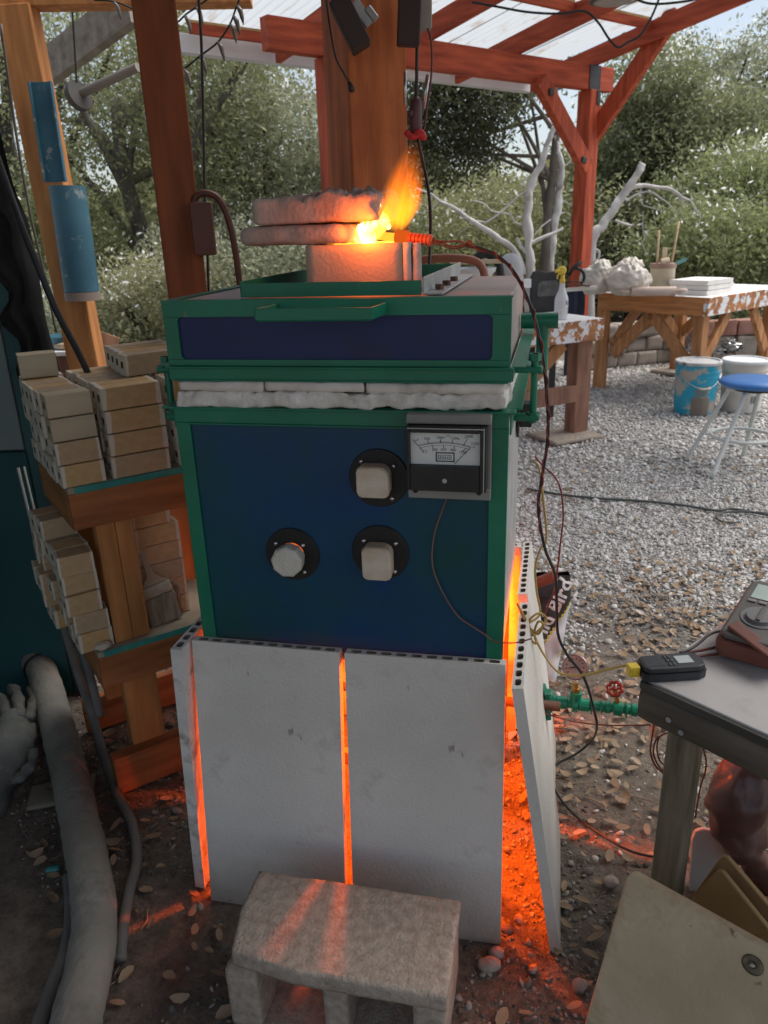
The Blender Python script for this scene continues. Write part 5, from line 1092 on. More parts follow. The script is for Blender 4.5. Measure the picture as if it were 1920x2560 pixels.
# multimeter
MF = Frame((.703, 1.262, BZ), R(50.))
mm_ = thing('multimeter', 'grey multimeter with a round dial in a worn brown holster, on the bench', 'multimeter', (0,0,0), MF)
M_hol = mat('brown_holster', (.13,.042,.028), (.20,.07,.048), scale=9, rough=.7, bump=.2, patch=((.12,.06,.045), 8, .55, .2)); M_mmg = mat('meter_grey', (.075,.068,.062), (.11,.10,.092), scale=20, rough=.6)
tiltM = Matrix.Scale(1.2,4) @ Matrix.Translation((-.095,0,.004)) @ Matrix.Rotation(R(-9),4,'Y') @ Matrix.Translation((.095,0,0))
def tl(mb): return mb.xf(tiltM)
poly = [(-.088,-.038),(-.080,-.046),(.080,-.046),(.090,-.036),(.090,.036),(.080,.046),(-.080,.046),(-.088,.038)]
part(mm_, 'holster', tl(MB().prism([(x,y,.0) for x, y in poly], (0,0,.030))), M_hol, .006)
part(mm_, 'face', tl(MB().prism([(x*.93,y*.88,.0302) for x, y in poly], (0,0,.010))), M_mmg, .004)
part(mm_, 'screen', tl(MB().box(.028,.070,-.029,.029,.0405,.0414)), mat('lcd_green', (.34,.42,.38), (.42,.50,.46), scale=14, rough=.25), .001)
for k in range(4): part(mm_, 'button', tl(MB().box(.016,.023,-.030+k*.016,-.018+k*.016,.0405,.0425)), mat('button_pale', (.20,.19,.18), rough=.6), .001)
kb = part(mm_, 'dial', tl(MB().lathe([(.0285,.0404),(.0285,.0418),(.021,.0418),(.020,.047),(0,.047)], (-.020,0,0), seg=32)), mat('dial_grey', (.13,.13,.135), (.17,.17,.175), rough=.6), 0, 'auto')
part(kb, 'pointer', tl(MB().bar((-.038,0,.0485),(-.002,0,.0485),.006,.003)), M_mmg, .001)
part(mm_, 'tilt_strap', tl(MB().bar((-.094,-.050,.018),(.06,-.052,.03),.006,.024).bar((-.096,-.05,.03),(-.060,.03,.045),.022,.006)), M_hol, .003)
pts = [BF.w(*p) for p in ((.30,-.06,BZ+.02),(.20,-.05,BZ+.012),(.12,-.01,BZ+.006),(.085,.005,BZ+.005),(.075,-.012,BZ+.005),(.13,-.03,BZ+.005),(.20,-.075,BZ+.005),(.28,-.12,BZ+.005),(.40,-.16,BZ+.005))]
solo('test_lead', MB().tube(spline(pts, 6), .0028, 8), M_red2, 'dark red test lead looping from the multimeter over the bench top', 'wire', tuple(pts[3]), smooth=True)
pts = [Yp(u, v, y) for u, v, y in ((1830,1575,1.30),(1790,1580,1.27),(1768,1590,1.25),(1755,1602,1.24),(1730,1620,1.225),(1700,1632,1.21))]
solo('test_lead', MB().tube(spline(pts, 6), .0026, 8), M_blackpl, 'black test lead bending away from the far end of the multimeter', 'wire', tuple(pts[3]), smooth=True)
# boards and things under the bench
def on_plane(u, v, P, n):
    d = ray(u, v); o = Vector((0,0,CAMH)); return o+d*((Vector(P)-o).dot(n)/d.dot(n))
A0 = Vector((.402,1.014,.30)); e1 = Vector((.733,-.68,0)).normalized(); dn = (Vector((.336,.965,0))-A0).normalized(); n1 = e1.cross(dn).normalized()
if n1.y > 0: n1 = -n1
def px_slab(name, pxs, P, n, th_, mt, label, cat, group=None, sub=True):
    pts = [on_plane(u, v, P, n) for u, v in pxs]; c = sum(pts, Vector())/len(pts)
    return solo(name, MB().prism(pts, -n*th_), mt, label, cat, tuple(c), WORLD, group, .003)
M_tan = mat('tan_kiln_board', (.50,.40,.26), (.66,.55,.39), scale=6, detail=9, rough=.9, bump=.4, bscale=120, spec=.15, patch=((.38,.26,.13), 5.5, .50, .18), speck=((.16,.11,.06), 30, .70), stretch=(1,1,1))
M_brn = mat('brown_kiln_board', (.22,.14,.060), (.33,.225,.11), scale=6, rough=.85, bump=.35, bscale=100, spec=.2, patch=((.15,.085,.04), 8, .55, .12))
rb = [(1578,2186),(1588,2189),(2030,2437),(1960,2800),(1420,2720),(1466,2540),(1560,2210),(1568,2192)]
bo1 = thing('leaning_board', 'large stained tan board with a knot hole leaning on the bench, front one', 'board', tuple(A0), WORLD, None)
part(bo1, 'board', MB().prism([on_plane(u, v, A0, n1) for u, v in rb], -n1*.020), M_tan, .003)
kc = on_plane(1882, 2412, A0, n1)+n1*.0008; rk = n1.to_track_quat('Z','Y').to_matrix()
part(bo1, 'stain_ring', MB().lathe([(.0165,0),(.0125,.0012),(.009,.0008),(.006,-.0004),(0,-.001)], kc, seg=22, rot=rk), mat('knot_dark', (.10,.085,.055), (.2,.17,.12), scale=60, rough=.9), 0, True)
part(bo1, 'chip', MB().blob(kc+n1*.0006, (.005,.0035,.002), .3, 3, 2), mat('chip_pale', (.5,.45,.38), rough=.9), 0, True)
P2_ = Vector((.606,1.112,.2)); px_slab('leaning_board', [(1795,2178),(1806,2181),(1960,2372),(1900,2520),(1760,2560),(1690,2278),(1786,2184)], P2_, n1, .016, M_brn, 'brown stained board leaning behind the large tan one, front of the two', 'board')
P3_ = P2_+n1*-.045; px_slab('leaning_board', [(1806,2141),(1818,2145),(1990,2345),(1950,2500),(1800,2540),(1715,2262),(1797,2149)], P3_, n1, .016, M_brn, 'brown stained board at the very back of the leaning boards', 'board')
P4_ = Vector((.66,1.30,.1)); n4 = Vector((-.25,-.9,.35)).normalized(); px_slab('grey_slab', [(1720,2300),(1729,2100),(1738,2078),(1756,2072),(1790,2076),(1815,2092),(1838,2130),(1858,2200),(1875,2300)], P4_, n4, .014, mat('pale_grey_slab', (.33,.345,.345), (.40,.415,.415), scale=6, rough=.7, patch=((.2,.2,.2), 30, .68, .03)), 'pale grey rounded slab leaning behind the bench leg', 'slab')
pts = [Yp(u, v, y) for u, v, y in ((1880,1880,1.30),(1868,1920,1.29),(1850,1990,1.27),(1850,2060,1.26),(1868,2120,1.25),(1900,2170,1.25),(1950,2220,1.25))]
s = spline(pts, 7); mb = MB().tube(s, [.030+.03*math.sin(math.pi*min(1,i/30)) for i in range(len(s))], 28)
for i, p in enumerate(mb.v): mb.v[i] = p+Vector((noise.noise(p*30), noise.noise(p*30+Vector((7,0,0))), noise.noise(p*18)))*.012
solo('wrapped_bundle', mb, mat('brown_plastic_wrap', (.07,.028,.023), (.12,.058,.05), scale=7, rough=.3, bump=.5, bscale=25, patch=((.2,.16,.15), 6, .58, .12)), 'reddish brown plastic wrapped bundle under the bench', 'bundle', tuple(pts[3]), smooth=True)
# ================================================================== TABLES AND YARD THINGS
zt = lambda x, y: (1240+x/2.44, 560+y/2.44)
# small table: corner at right, long edge running to the near left
STc = Vector((1.455, 5.02)); a1 = Vector((.917,4.767))-STc; SF = Frame((STc.x, STc.y, 0), math.atan2(-a1.y, -a1.x))   # local -x along the near edge
SZ = .767
st = thing('small_worktable', 'low white topped worktable with peeling paint right behind the kiln', 'table', (-.5,.3,0), SF)
part(st, 'top', MB().box(-1.25, -.004, .004, .52, SZ-.012, SZ), M_white, .003)
part(st, 'apron', MB().box(-1.25, .0, -.002, .034, SZ-.135, SZ-.002), M_peel, .003, label='apron with flaking white paint')
part(st, 'apron', MB().box(-.034, -.001, .0345, .52, SZ-.13, SZ-.0125), M_weath, .003)
o = SF.l(G(1412+20, 1080)); fx = SF.l(G(*zt(500,1285)))
lx0, lx1 = SF.l(G(*zt(422,1272))).x+.01, SF.l(G(*zt(573,1262))).x
part(st, 'leg', MB().box(-.165, -.045, .040, .145, .0, SZ-.136), M_weath, .005)
part(st, 'leg', MB().box(-1.16, -1.06, .040, .145, .0, SZ-.136), M_weath, .005)
part(st, 'stretcher', MB().box(-1.06, -.166, .03, .075, .235, .345), M_weath, .004)
part(st, 'brace', MB().bar((-.75,.085,.20),(-.26,.085,.62),.04,.09), M_tab, .003)
solo('concrete_paver', MB().rough(-.42,-.02,-.10,.22,.0,.022,.03,.004,20,.006), M_cinder, 'flat concrete paver under the small table leg', 'paver', (-.2,.06,0), SF, smooth=True)
# spray bottle
bt = thing('spray_bottle', 'clear spray bottle with yellow trigger head standing on the small white table', 'bottle', (1.176,5.03,SZ))
bx, by = 1.176, 5.03
part(bt, 'body', MB().lathe([(0,0),(.040,.001),(.043,.008),(.043,.115),(.040,.135),(.030,.160),(.020,.185),(.0165,.205),(.0165,.222),(0,.224)], (bx,by,SZ+.001), seg=26), mat('milky_plastic', (.60,.62,.62), (.68,.69,.69), scale=4, rough=.35, lo=.3), 0, 'auto')
mb = MB().lathe([(.018,.2245),(.018,.245),(.014,.248),(.013,.275)], (bx,by,SZ+.001), seg=16)
mb.blob((bx-.008,by-.004,SZ+.302),(.030,.017,.026),.12,2,3).tube([(bx-.026,by-.01,SZ+.305),(bx-.052,by-.022,SZ+.296)],[.011,.009],10).tube(spline([(bx-.018,by-.008,SZ+.29),(bx-.034,by-.015,SZ+.272),(bx-.036,by-.016,SZ+.25)],4),.005,8)
part(bt, 'trigger_head', mb, mat('yellow_plastic', (.72,.50,.04), (.78,.58,.09), rough=.45), 0, True)
mb = MB()
for i in range(8): mb.box(bx-.030, bx-.030+.03*random.uniform(.6,1), by-.0432-.0, by-.0428, SZ+.030+i*.0085+(.02 if i > 2 else 0), SZ+.0335+i*.0085+(.02 if i > 2 else 0))
def wrap(mb, off=.0006):
    for i, p in enumerate(mb.v):
        a = (p.x-bx)/.043; mb.v[i] = Vector((bx+(.043+off)*math.sin(a), by-(.043+off)*math.cos(a), p.z))
    return mb
part(bt, 'label_print', wrap(mb), mat('label_blue', (.22,.27,.42), (.3,.35,.5), rough=.6))
part(bt, 'label_logo', wrap(text_mb('U', .034, Matrix.Translation((bx+.032, by, SZ+.105)) @ Matrix.Rotation(R(90),4,'X'), font_bold=.0015), .001), mat('navy_print', (.02,.03,.16), rough=.5))
part(bt, 'label_patch', wrap(MB().box(bx+.036,bx+.055,by,by+.0003,SZ+.03,SZ+.075)), mat('red_print', (.5,.06,.05), rough=.5))
# big table
TZ = .80
Lc, Cc, Rc = Vector((1.669,6.355)), Vector((2.423,5.754)), Vector((3.123,6.315))
TF_ = Frame((Cc.x, Cc.y, 0), math.atan2(Rc.y-Cc.y, Rc.x-Cc.x)); TW = (Rc-Cc).length+.35; TD = (Lc-Cc).length
bt_ = thing('big_worktable', 'large square wooden worktable with white top, flaking paint and diagonal braces', 'table', (TW/2,TD/2,0), TF_)
part(bt_, 'top', MB().box(.004, TW, .004, TD, TZ-.012, TZ), M_white, .003)
part(bt_, 'apron', MB().box(.0, TW, -.001, .036, TZ-.135, TZ-.002), M_peel, .003, label='apron side with large flakes of white paint')
part(bt_, 'apron', MB().box(.001, .036, .0365, TD, TZ-.137, TZ-.001), wood('table_apron', (.38,.15,.05), (.54,.24,.09), 'Y', patch=((.72,.70,.68), 10, .70, .03)), .003)
for x, y in ((.04,.04),(.037,TD-.055),(TW-.12,.04),(TW-.12,TD-.12)): part(bt_, 'leg', MB().box(x, x+.085, y, y+.085, 0, TZ-.1375), M_tab, .005)
def brace(p, q): part(bt_, 'brace', MB().bar(p, q, .038, .085), M_tab, .003)
brace((.06,.14,.30),(.06,TD*.52,TZ-.14)); brace((.06,TD-.14,.30),(.06,TD*.50,TZ-.14)); brace((.14,.06,.34),(.42,.06,TZ-.14)); brace((TW-.14,.06,.30),(TW-.44,.06,TZ-.14))
brace((TW-.08,TD-.1,.36),(TW-.08,TD-.42,TZ-.14)); brace((.50,TD-.08,TZ-.14),(.13,TD-.08,.36)); brace((TW-.50,TD-.08,TZ-.14),(TW-.13,TD-.08,.36)); brace((.085,TD-.17,.42),(.36,TD-.45,TZ-.14))
solo('concrete_paver', MB().rough(TW-.30,TW+.05,TD-.30,TD+.05,0,.03,.03,.005,20,.006), M_cinder, 'flat concrete paver under the far leg of the big table', 'paver', (TW-.1,TD-.1,0), TF_, smooth=True)
# clay bags
M_cbag = mat('milky_clay_bag', (.55,.50,.43), (.66,.62,.56), scale=7, rough=.35, bump=.3, bscale=22, patch=((.45,.37,.29), 6, .55, .2), spec=.5)
def claybag(c, r, label, seed, tip):
    mb = MB().blob((0,0,r[2]*.92), r, .16, 1.8, seed, 64, 44, squash=r[2]*.92)
    for i, p in enumerate(mb.v):
        a = math.atan2(p.y, p.x); k = max(0, p.z/(2*r[2])-.30); d3 = Vector((math.cos(a), math.sin(a), .35))
        fold = abs(noise.noise(Vector((a*2.6, p.z*7, seed))))+.6*abs(noise.noise(Vector((a*6+p.z*14, p.z*16, seed+3))))
        q = Vector(p)+d3*(-.034*fold*(.35+k)+.010)
        if p.z > r[2]*1.45: q += Vector((.03*tip if tip else .0, 0, noise.noise(p*26+Vector((seed,0,0)))*.022+noise.noise(p*60)*.005))
        mb.v[i] = q
    mb.xf(Matrix.Translation(c))
    solo('clay_bag', mb, M_cbag, label, 'bag', tuple(c), smooth=True)
claybag((1.735,6.33,TZ), (.118,.11,.135), 'crumpled translucent clay bag at the left end of the big table', 3, True)
claybag((1.955,6.17,TZ), (.155,.14,.125), 'widest crumpled clay bag on the big table, in front of the pot', 8, False)
claybag((2.06,6.56,TZ), (.13,.11,.135), 'clay bag furthest back on the big table, behind the wide one', 13, True)
# pot with sticks
pt = thing('brush_pot', 'clay coloured pot full of sticks and tools on the big table', 'pot', (2.255,6.28,TZ))
part(pt, 'jar', MB().lathe([(0,.0),(.086,.002),(.092,.02),(.094,.185),(.098,.2),(.098,.222),(.088,.222),(.084,.03),(0,.03)], (2.255,6.28,TZ+.001), seg=30), mat('pot_glaze', (.42,.36,.26), (.52,.46,.35), scale=6, rough=.6, patch=((.30,.16,.12), 5, .56, .08)), 0, 'auto')
part(pt, 'rim', MB().lathe([(.0985,.188),(.1,.19),(.1,.222),(.0985,.2235)], (2.255,6.28,TZ+.001), seg=30), mat('pot_rim', (.28,.17,.13), (.36,.24,.19), rough=.6), 0, True)
M_stick = mat('stick_wood', (.45,.33,.19), (.56,.43,.27), scale=20, rough=.7)
for q, w_, h_ in (((2.205,6.26),(2.185,6.25),.47),((2.305,6.28),(2.345,6.28),.53)): part(pt, 'stick', MB().tube([(q[0],q[1],TZ+.04),(w_[0],w_[1],TZ+h_)], [.008,.010], 8), M_stick, 0, True)
part(pt, 'paddle', MB().bar((2.26,6.28,TZ+.10),(2.258,6.28,TZ+.34),.04,.014), M_tan, .004)
part(pt, 'spatula', MB().bar((2.30,6.24,TZ+.20),(2.40,6.2,TZ+.255),.006,.028).bar((2.25,6.26,TZ+.17),(2.30,6.24,TZ+.20),.007,.012), mat('teal_handle', (.12,.32,.30), (.2,.4,.38), rough=.6), .002)
part(pt, 'roller', MB().tube([(2.215,6.22,TZ+.235),(2.275,6.22,TZ+.245)], .026, 14), M_plug, 0, 'auto')
# rolling pin
rp = thing('rolling_pin', 'long dusty wooden rolling pin lying on the big table', 'rolling pin', (2.07,5.98,TZ))
q0, q1 = Vector((1.945,6.045,TZ+.036)), Vector((2.255,5.965,TZ+.036)); M_pin = mat('pin_wood', (.50,.38,.31), (.60,.49,.41), scale=12, rough=.7)
part(rp, 'roller', MB().tube([q0, q0+(q1-q0)*.02, q1-(q1-q0)*.02, q1], [.033,.035,.035,.033], 20), M_pin, 0, 'auto'); d_ = (q0-q1).normalized()
part(rp, 'handle', MB().tube([q0+d_*.0005, q0+d_*.012, q0+d_*.022, q0+d_*.07, q0+d_*.082], [.012,.013,.021,.020,.012], 14), M_pin, 0, True); part(rp, 'handle', MB().tube([q1-d_*.0005, q1-d_*.012, q1-d_*.022, q1-d_*.07, q1-d_*.082], [.012,.013,.021,.020,.012], 14), M_pin, 0, True)
M_plas = mat('white_plaster', (.72,.70,.66), (.80,.78,.75), scale=6, rough=.85, bump=.2, bscale=60, patch=((.62,.52,.44), 6, .6, .1))
for k, (dx_, lb) in enumerate(((.0,'bottom white plaster slab of the stack of three on the big table'),(.012,'middle white plaster slab of the stack of three'),(-.006,'top white plaster slab of the stack of three'))):
    solo('plaster_slab', MB().rough(.12+dx_,.50+dx_,.085,.40,TZ+.001+k*.0365,TZ+.0355+k*.0365,.03,.0012,20,.003), M_plas, lb, 'plaster slab', (.3,.24,TZ+k*.0365), TF_, 'plaster slabs stacked on the big table', smooth=False)
# slab roller
SRF = Frame((1.28, 5.55, 0), R(8))
sr = thing('slab_roller', 'black cast slab roller with spoked handle behind the spray bottle', 'slab roller', (-.08,.05,0), SRF)
M_iron = mat('splattered_iron', (.022,.022,.023), (.045,.044,.043), scale=8, rough=.5, metal=.3, bump=.15, patch=((.55,.55,.54), 24, .70, .03))
poly = [(-.205,.745),(.02,.765),(.04,.80),(.035,.92),(.02,1.0),(-.02,1.035),(-.10,1.028),(-.15,1.045),(-.19,1.035),(-.205,1.0)]
fr = part(sr, 'side_frame', MB().prism([(x,0,z) for x, z in poly], (0,.04,0)), M_iron, .008)
poly = [(-.165,.885),(-.155,.868),(.0,.872),(.012,.89),(.0,.945),(-.03,.975),(-.13,.972),(-.16,.955)]
part(fr, 'name_plaque', MB().prism([(x,-.006,z) for x, z in poly], (0,.0055,0)), mat('plaque', (.075,.072,.07), (.12,.115,.11), scale=20, rough=.6), .002)
mb = MB()
for i in range(7): mb.bar((-.13+i*.02,-.0068,.90+.01*(i%3)),(-.122+i*.02,-.0068,.945-.01*(i%2)),.004,.001,(0,1,0))
part(fr, 'raised_lettering', mb, mat('plaque_letters', (.02,.02,.02), rough=.5))
part(sr, 'lower_rail', MB().box(-.30, .02, -.02, .02, .715, .765), M_iron, .004)
part(sr, 'bed_bar', MB().bar((.02,-.01,.905),(.26,-.03,.915),.03,.026), mat('cream_bar', (.55,.52,.44), (.62,.59,.52), rough=.6), .004)
part(sr, 'spanner', MB().bar((.03,-.03,.945),(.20,-.05,.93),.02,.012).bar((.0,-.03,.97),(.16,-.05,.955),.016,.01), M_rust, .003)
pts = spline([(.11,0,1.05),(.15,0,1.035),(.175,0,1.0),(.17,0,.96),(.15,0,.945)], 5); part(sr, 'handle', MB().tube(pts, .011, 10).tube([(.06,0,1.0),(.10,0,1.06),(.15,0,1.09)], .012, 8), M_iron, 0, True)
for x in (-.18, -.02): part(sr, 'leg', MB().box(x-.02, x+.02, 0.0, .04, 0, .744 if x < -.1 else .755), M_iron, .003)
part(sr, 'white_block', MB().box(-.26,-.206,.0,.04,.93,.99), M_white, .003)
# dark apron on the pergola post
# buckets
def bucket(name, label, c, r, h, mt, lidm, lidr):
    t_ = thing('bucket', label, 'bucket', c); prof = [(0,.001),(r*.90,.002),(r*.905,.01),(r*.965,h*.70),(r*.985,h*.70),(r*.985,h*.725),(r*.97,h*.727),(r*.975,h*.79),(r*1.0,h*.79),(r*1.0,h*.815),(r*.98,h*.817),(r*.985,h*.88),(r*1.01,h*.88),(r*1.01,h*.905),(r*.99,h*.907),(r*.99,h*.94)]
    part(t_, 'pail', MB().lathe(prof, c, seg=40), mt, 0, 'auto')
    part(t_, 'lid', MB().lathe([(r*1.0,h*.9405),(r*1.045,h*.941),(r*1.05,h*.985),(r*1.02,h),(r*.93,h*1.0),(r*.90,h*.975),(0,h*.972)], c, seg=40), lidm, 0, 'auto')
    hp = [Vector(c)+Vector((math.cos(a)*r*1.02, math.sin(a)*r*1.02, h*.78-(.5-.5*math.cos((a+math.pi)*2))*h*.26)) for a in [math.pi+.25+i*(math.pi-.5)/20 for i in range(21)]]
    part(t_, 'bail', MB().tube(hp, .0032, 8), M_bolt, 0, True); part(t_, 'grip', MB().tube(hp[8:13], .009, 10), mat('grip_pale', (.55,.5,.42), rough=.7), 0, True)
    return t_
M_lidg = mat('dusty_lid', (.36,.36,.38), (.56,.55,.53), scale=8, rough=.7, patch=((.16,.17,.20), 10, .56, .08))
mt_b = mat('bucket_blue', (.01,.30,.46), (.02,.37,.52), scale=6, rough=.55, patch=((.42,.37,.31), 6.5, .50, .05))
mt_w = mat('bucket_white', (.52,.48,.42), (.64,.61,.56), scale=5, rough=.6, patch=((.36,.30,.23), 8, .60, .08))
b1 = bucket('b', 'blue five gallon bucket with clay drips and a grey lid by the big table', (2.318,5.56,0), .155, .385, mt_b, M_lidg, 0)
mb = MB()
def wrapc(mb, c, r):
    for i, p in enumerate(mb.v):
        a = (p.x-c[0])/r; k = .905+.06*(p.z/.27); mb.v[i] = Vector((c[0]+(r*k+.0012)*math.sin(a-.10), c[1]-(r*k+.0012)*math.cos(a-.10), p.z))
    return mb
for i in range(9): h0 = random.uniform(.19,.23); mb.box(2.27+i*.0105, 2.277+i*.0105, 0, .0004, .145-random.uniform(0,.02), h0)
mbp = MB()
for i in range(14): mbp.box(2.25+i*.010, 2.2605+i*.010, 0, .0003, .005, .135+random.uniform(-.01,.004))
part(b1, 'clay_drips', wrapc(mb, (2.318,5.56), .155), mat('clay_drip', (.46,.41,.35), (.52,.47,.41), rough=.9)); part(b1, 'scraped_patch', wrapc(mbp, (2.318,5.56), .155), mat('scraped', (.40,.33,.27), (.46,.39,.33), scale=8, rough=.9))
b2 = bucket('b', 'dirty white five gallon bucket behind the blue topped stool', (2.68,5.60,0), .155, .375, mt_w, mat('white_lid', (.62,.64,.66), (.70,.71,.72), scale=5, rough=.5), 0)
part(b2, 'print', wrapc(MB().box(2.70,2.745,0,.0004,.07,.125), (2.68,5.60), .155), mat('grey_print', (.22,.23,.24), (.5,.5,.5), scale=40, rough=.6)); part(b2, 'orange_mark', wrapc(MB().box(2.775,2.80,0,.0004,.15,.20), (2.68,5.60), .155), mat('orange_mark', (.5,.16,.05), rough=.6))
# stool
sc_ = Vector((1.985,4.19)); 
stl = thing('stool', 'round stool with blue seat and white tube legs standing on the gravel', 'stool', (sc_.x,sc_.y,0))
cS = Vector((2.085,4.22))
part(stl, 'seat', MB().lathe([(0,.455),(.12,.458),(.165,.466),(.186,.482),(.186,.49),(.170,.502),(.10,.509),(0,.510)], (cS.x,cS.y,0), seg=40), mat('blue_vinyl', (.035,.16,.46), (.05,.20,.54), scale=4, rough=.38), 0, True)
part(stl, 'seat_base', MB().lathe([(0,.440),(.10,.441),(.11,.4545),(0,.4547)], (cS.x,cS.y,0), seg=24), M_black, 0, 'auto')
M_tube = mat('white_tube_paint', (.58,.61,.57), (.66,.68,.65), scale=9, rough=.45, patch=((.3,.2,.14), 18, .69, .03))
feet = [Vector((1.800,4.355,0)), Vector((1.800,4.012,0)), Vector((2.275,4.00,0)), Vector((2.15,4.395,0))]
feet = [Vector((1.806,4.361,0)), Vector((1.815,4.011,0)), Vector((2.20,3.97,0)), Vector((2.165,4.40,0))]
fc_ = sum(feet, Vector())/4; ringp = []
for f_ in feet:
    d_ = Vector((f_.x-fc_.x, f_.y-fc_.y, 0)).normalized(); top = Vector((cS.x+d_.x*.10, cS.y+d_.y*.10, .437)); kn = Vector((cS.x+d_.x*.145, cS.y+d_.y*.145, .40))
    part(stl, 'leg', MB().tube(spline([top, kn.lerp(top,.45)+Vector((d_.x*.012,d_.y*.012,.012)), kn, kn.lerp(f_,.5), f_], 5), .0125, 12), M_tube, 0, True)
cR = fc_.lerp(Vector((cS.x,cS.y,0)),.55); part(stl, 'foot_ring', MB().tube([Vector((cR.x+math.cos(a)*.165, cR.y+math.sin(a)*.165, .185)) for a in [i*math.pi/24 for i in range(48)]], .0095, 10, closed=True), M_tube, 0, True)
# low wall of stacked concrete blocks
wl = thing('block_wall', 'low dry wall of stacked concrete blocks behind the big table', 'wall', (2.4,7.6,0))
pA, pB = Vector((1.95,7.42,0)), Vector((3.0,7.75,0)); dW = (pB-pA).normalized(); M_blk = mat('wall_block', (.22,.19,.16), (.34,.30,.26), scale=6, rough=.95, bump=.6, bscale=60, patch=((.18,.12,.11), 3, .55, .15))
mb = MB()
for r_ in range(3):
    x = -.08+.13*(r_ % 2)
    while x < 1.25:
        l_ = random.uniform(.19,.26); k0 = len(mb.v); mb.rough(x, x+l_-.008, -.06+random.uniform(-.03,.03), .12, r_*.138, r_*.138+.132, .03, .006, 15, .008, x*9)
        mb.xf(Matrix.Translation(pA) @ Matrix.Rotation(math.atan2(dW.y,dW.x),4,'Z') @ Matrix.Rotation(R(random.uniform(-4,4)),4,'Z'), k0); x += l_
part(wl, 'block_course', mb, M_blk, 0, True)
mb = MB()
for i in range(7): mb.rough(3.02+i*.21, 3.22+i*.21, 7.42+random.uniform(-.02,.02), 7.6, .28, .42, .03, .006, 15, .01, i*3)
part(wl, 'reddish_course', mb, mat('red_block', (.26,.13,.10), (.36,.2,.16), rough=.95, bump=.5)); mb = MB()
for i in range(7): mb.rough(3.02+i*.21, 3.22+i*.21, 7.42+random.uniform(-.02,.02), 7.6, 0, .275, .03, .006, 15, .01, i*5)
part(wl, 'lower_course', mb, M_blk)
# shiny cans and pans in the gap behind the buckets
M_tin = mat('crumpled_tin', (.5,.5,.5), (.8,.8,.78), scale=14, rough=.25, metal=.9, patch=((.06,.06,.06), 12, .52, .05))
for i, (px, py, r3, lb) in enumerate(((1180,770,(.05,.05,.05),'crumpled shiny tin left of the big table front leg'),(1215,800,(.06,.05,.035),'crumpled foil pan at the foot of the big table front leg'),(1375,770,(.07,.06,.03),'shiny metal pan between the table leg and the white bucket'),(1440,750,(.09,.07,.035),'pile of foil pans behind the white bucket'),(1415,720,(.05,.05,.03),'small foil scrap on top of the pan pile'))):
    p = Yp(*zt(px,py), 6.25); solo('scrap_tin', MB().blob((p.x,6.25,max(.03,p.z)), r3, .5, 2.4, i*5+1), M_tin, lb, 'scrap metal', (p.x,6.25,max(0,p.z-.03)), smooth=False)
# white tub and lamp arm behind the kiln
p = Yp(1180,690,3.6); tub = thing('white_tub', 'white translucent tub with crossbar behind the kiln lid', 'tub', (p.x,3.6,p.z-.1))
part(tub, 'bowl', MB().lathe([(.03,-.10),(.06,-.03),(.105,.02),(.108,.035),(.10,.035),(.055,-.02),(0,-.04)], (p.x,3.6,p.z), seg=28), mat('white_tub', (.66,.68,.68), (.72,.74,.74), rough=.4), 0, 'auto')
part(tub, 'crossbar', MB().bar((p.x-.10,3.58,p.z+.062),(p.x+.13,3.58,p.z+.060),.03,.018), M_tan, .003)
part(tub, 'post', MB().tube([(p.x+.03,3.6,p.z+.05),(p.x+.03,3.6,0)], .012, 10), M_steel, 0, 'auto')
pts = [Yp(u, v, 3.7) for u, v in ((1182,655),(1205,635),(1232,640),(1248,665),(1252,700))]
part(tub, 'black_arm', MB().tube(spline(pts, 5), .020, 10), M_blackpl, 0, True)
p = Yp(1276,668,3.9); solo('white_jug', MB().blob((p.x,3.9,p.z-.02),(.06,.05,.085),.1,2,5), mat('dull_white_plastic', (.5,.5,.49), (.58,.58,.57), rough=.5), 'dull white rounded jug beside the tub behind the kiln', 'jug', (p.x,3.9,p.z-.1), smooth=True)
# ================================================================== PERGOLA
PG = Frame((1.835, 7.20, 0), R(38.3))
def pf(u, v, b=0.):
    o = PG.l((0,0,CAMH)); d = PG.M.to_3x3().inverted() @ ray(u, v); t = (b-o.y)/d.y; return o+d*t
def ps(u, v, a=0.):
    o = PG.l((0,0,CAMH)); d = PG.M.to_3x3().inverted() @ ray(u, v); t = (a-o.x)/d.x; return o+d*t
pg = thing('pergola', 'red stained timber pergola with corrugated translucent roof over the yard', 'pergola', (-1.4,-1,0), PG)
PW = .135; BZ0 = 2.372; BH_ = .178
part(pg, 'post', MB().box(-PW/2, PW/2, -PW/2, PW/2, .42, BZ0-.001), M_redwood, .005)
part(pg, 'post_base', MB().box(-PW/2-.003, PW/2+.003, -PW/2-.003, PW/2+.003, 0, .419), mat('splattered_black_base', (.02,.022,.03), (.04,.042,.05), scale=8, rough=.7, patch=((.5,.5,.5), 26, .66, .04)), .003)
part(pg, 'post', MB().box(-2.66-PW/2, -2.66+PW/2, -PW/2, PW/2, 0, BZ0-.001), M_redwood, .005)
part(pg, 'beam', MB().box(-3.12, .26, -.045, .045, BZ0, BZ0+BH_), M_redwoodX, .004)
SL = .155
def roofz(y): return BZ0+BH_+.001-(y+.0)*SL
for x in (0.03, -.90, -1.80, -2.62):
    mb = MB(); y0, y1 = -3.6, .66; w2 = .022; h_ = .165
    mb.hexa([(x-w2,y0,roofz(y0)),(x+w2,y0,roofz(y0)),(x+w2,y1,roofz(y1)),(x-w2,y1,roofz(y1)),(x-w2,y0,roofz(y0)+h_),(x+w2,y0,roofz(y0)+h_),(x+w2,y1,roofz(y1)+h_*.8),(x-w2,y1,roofz(y1)+h_*.8)])
    part(pg, 'rafter', mb, M_redwoodY, .003)
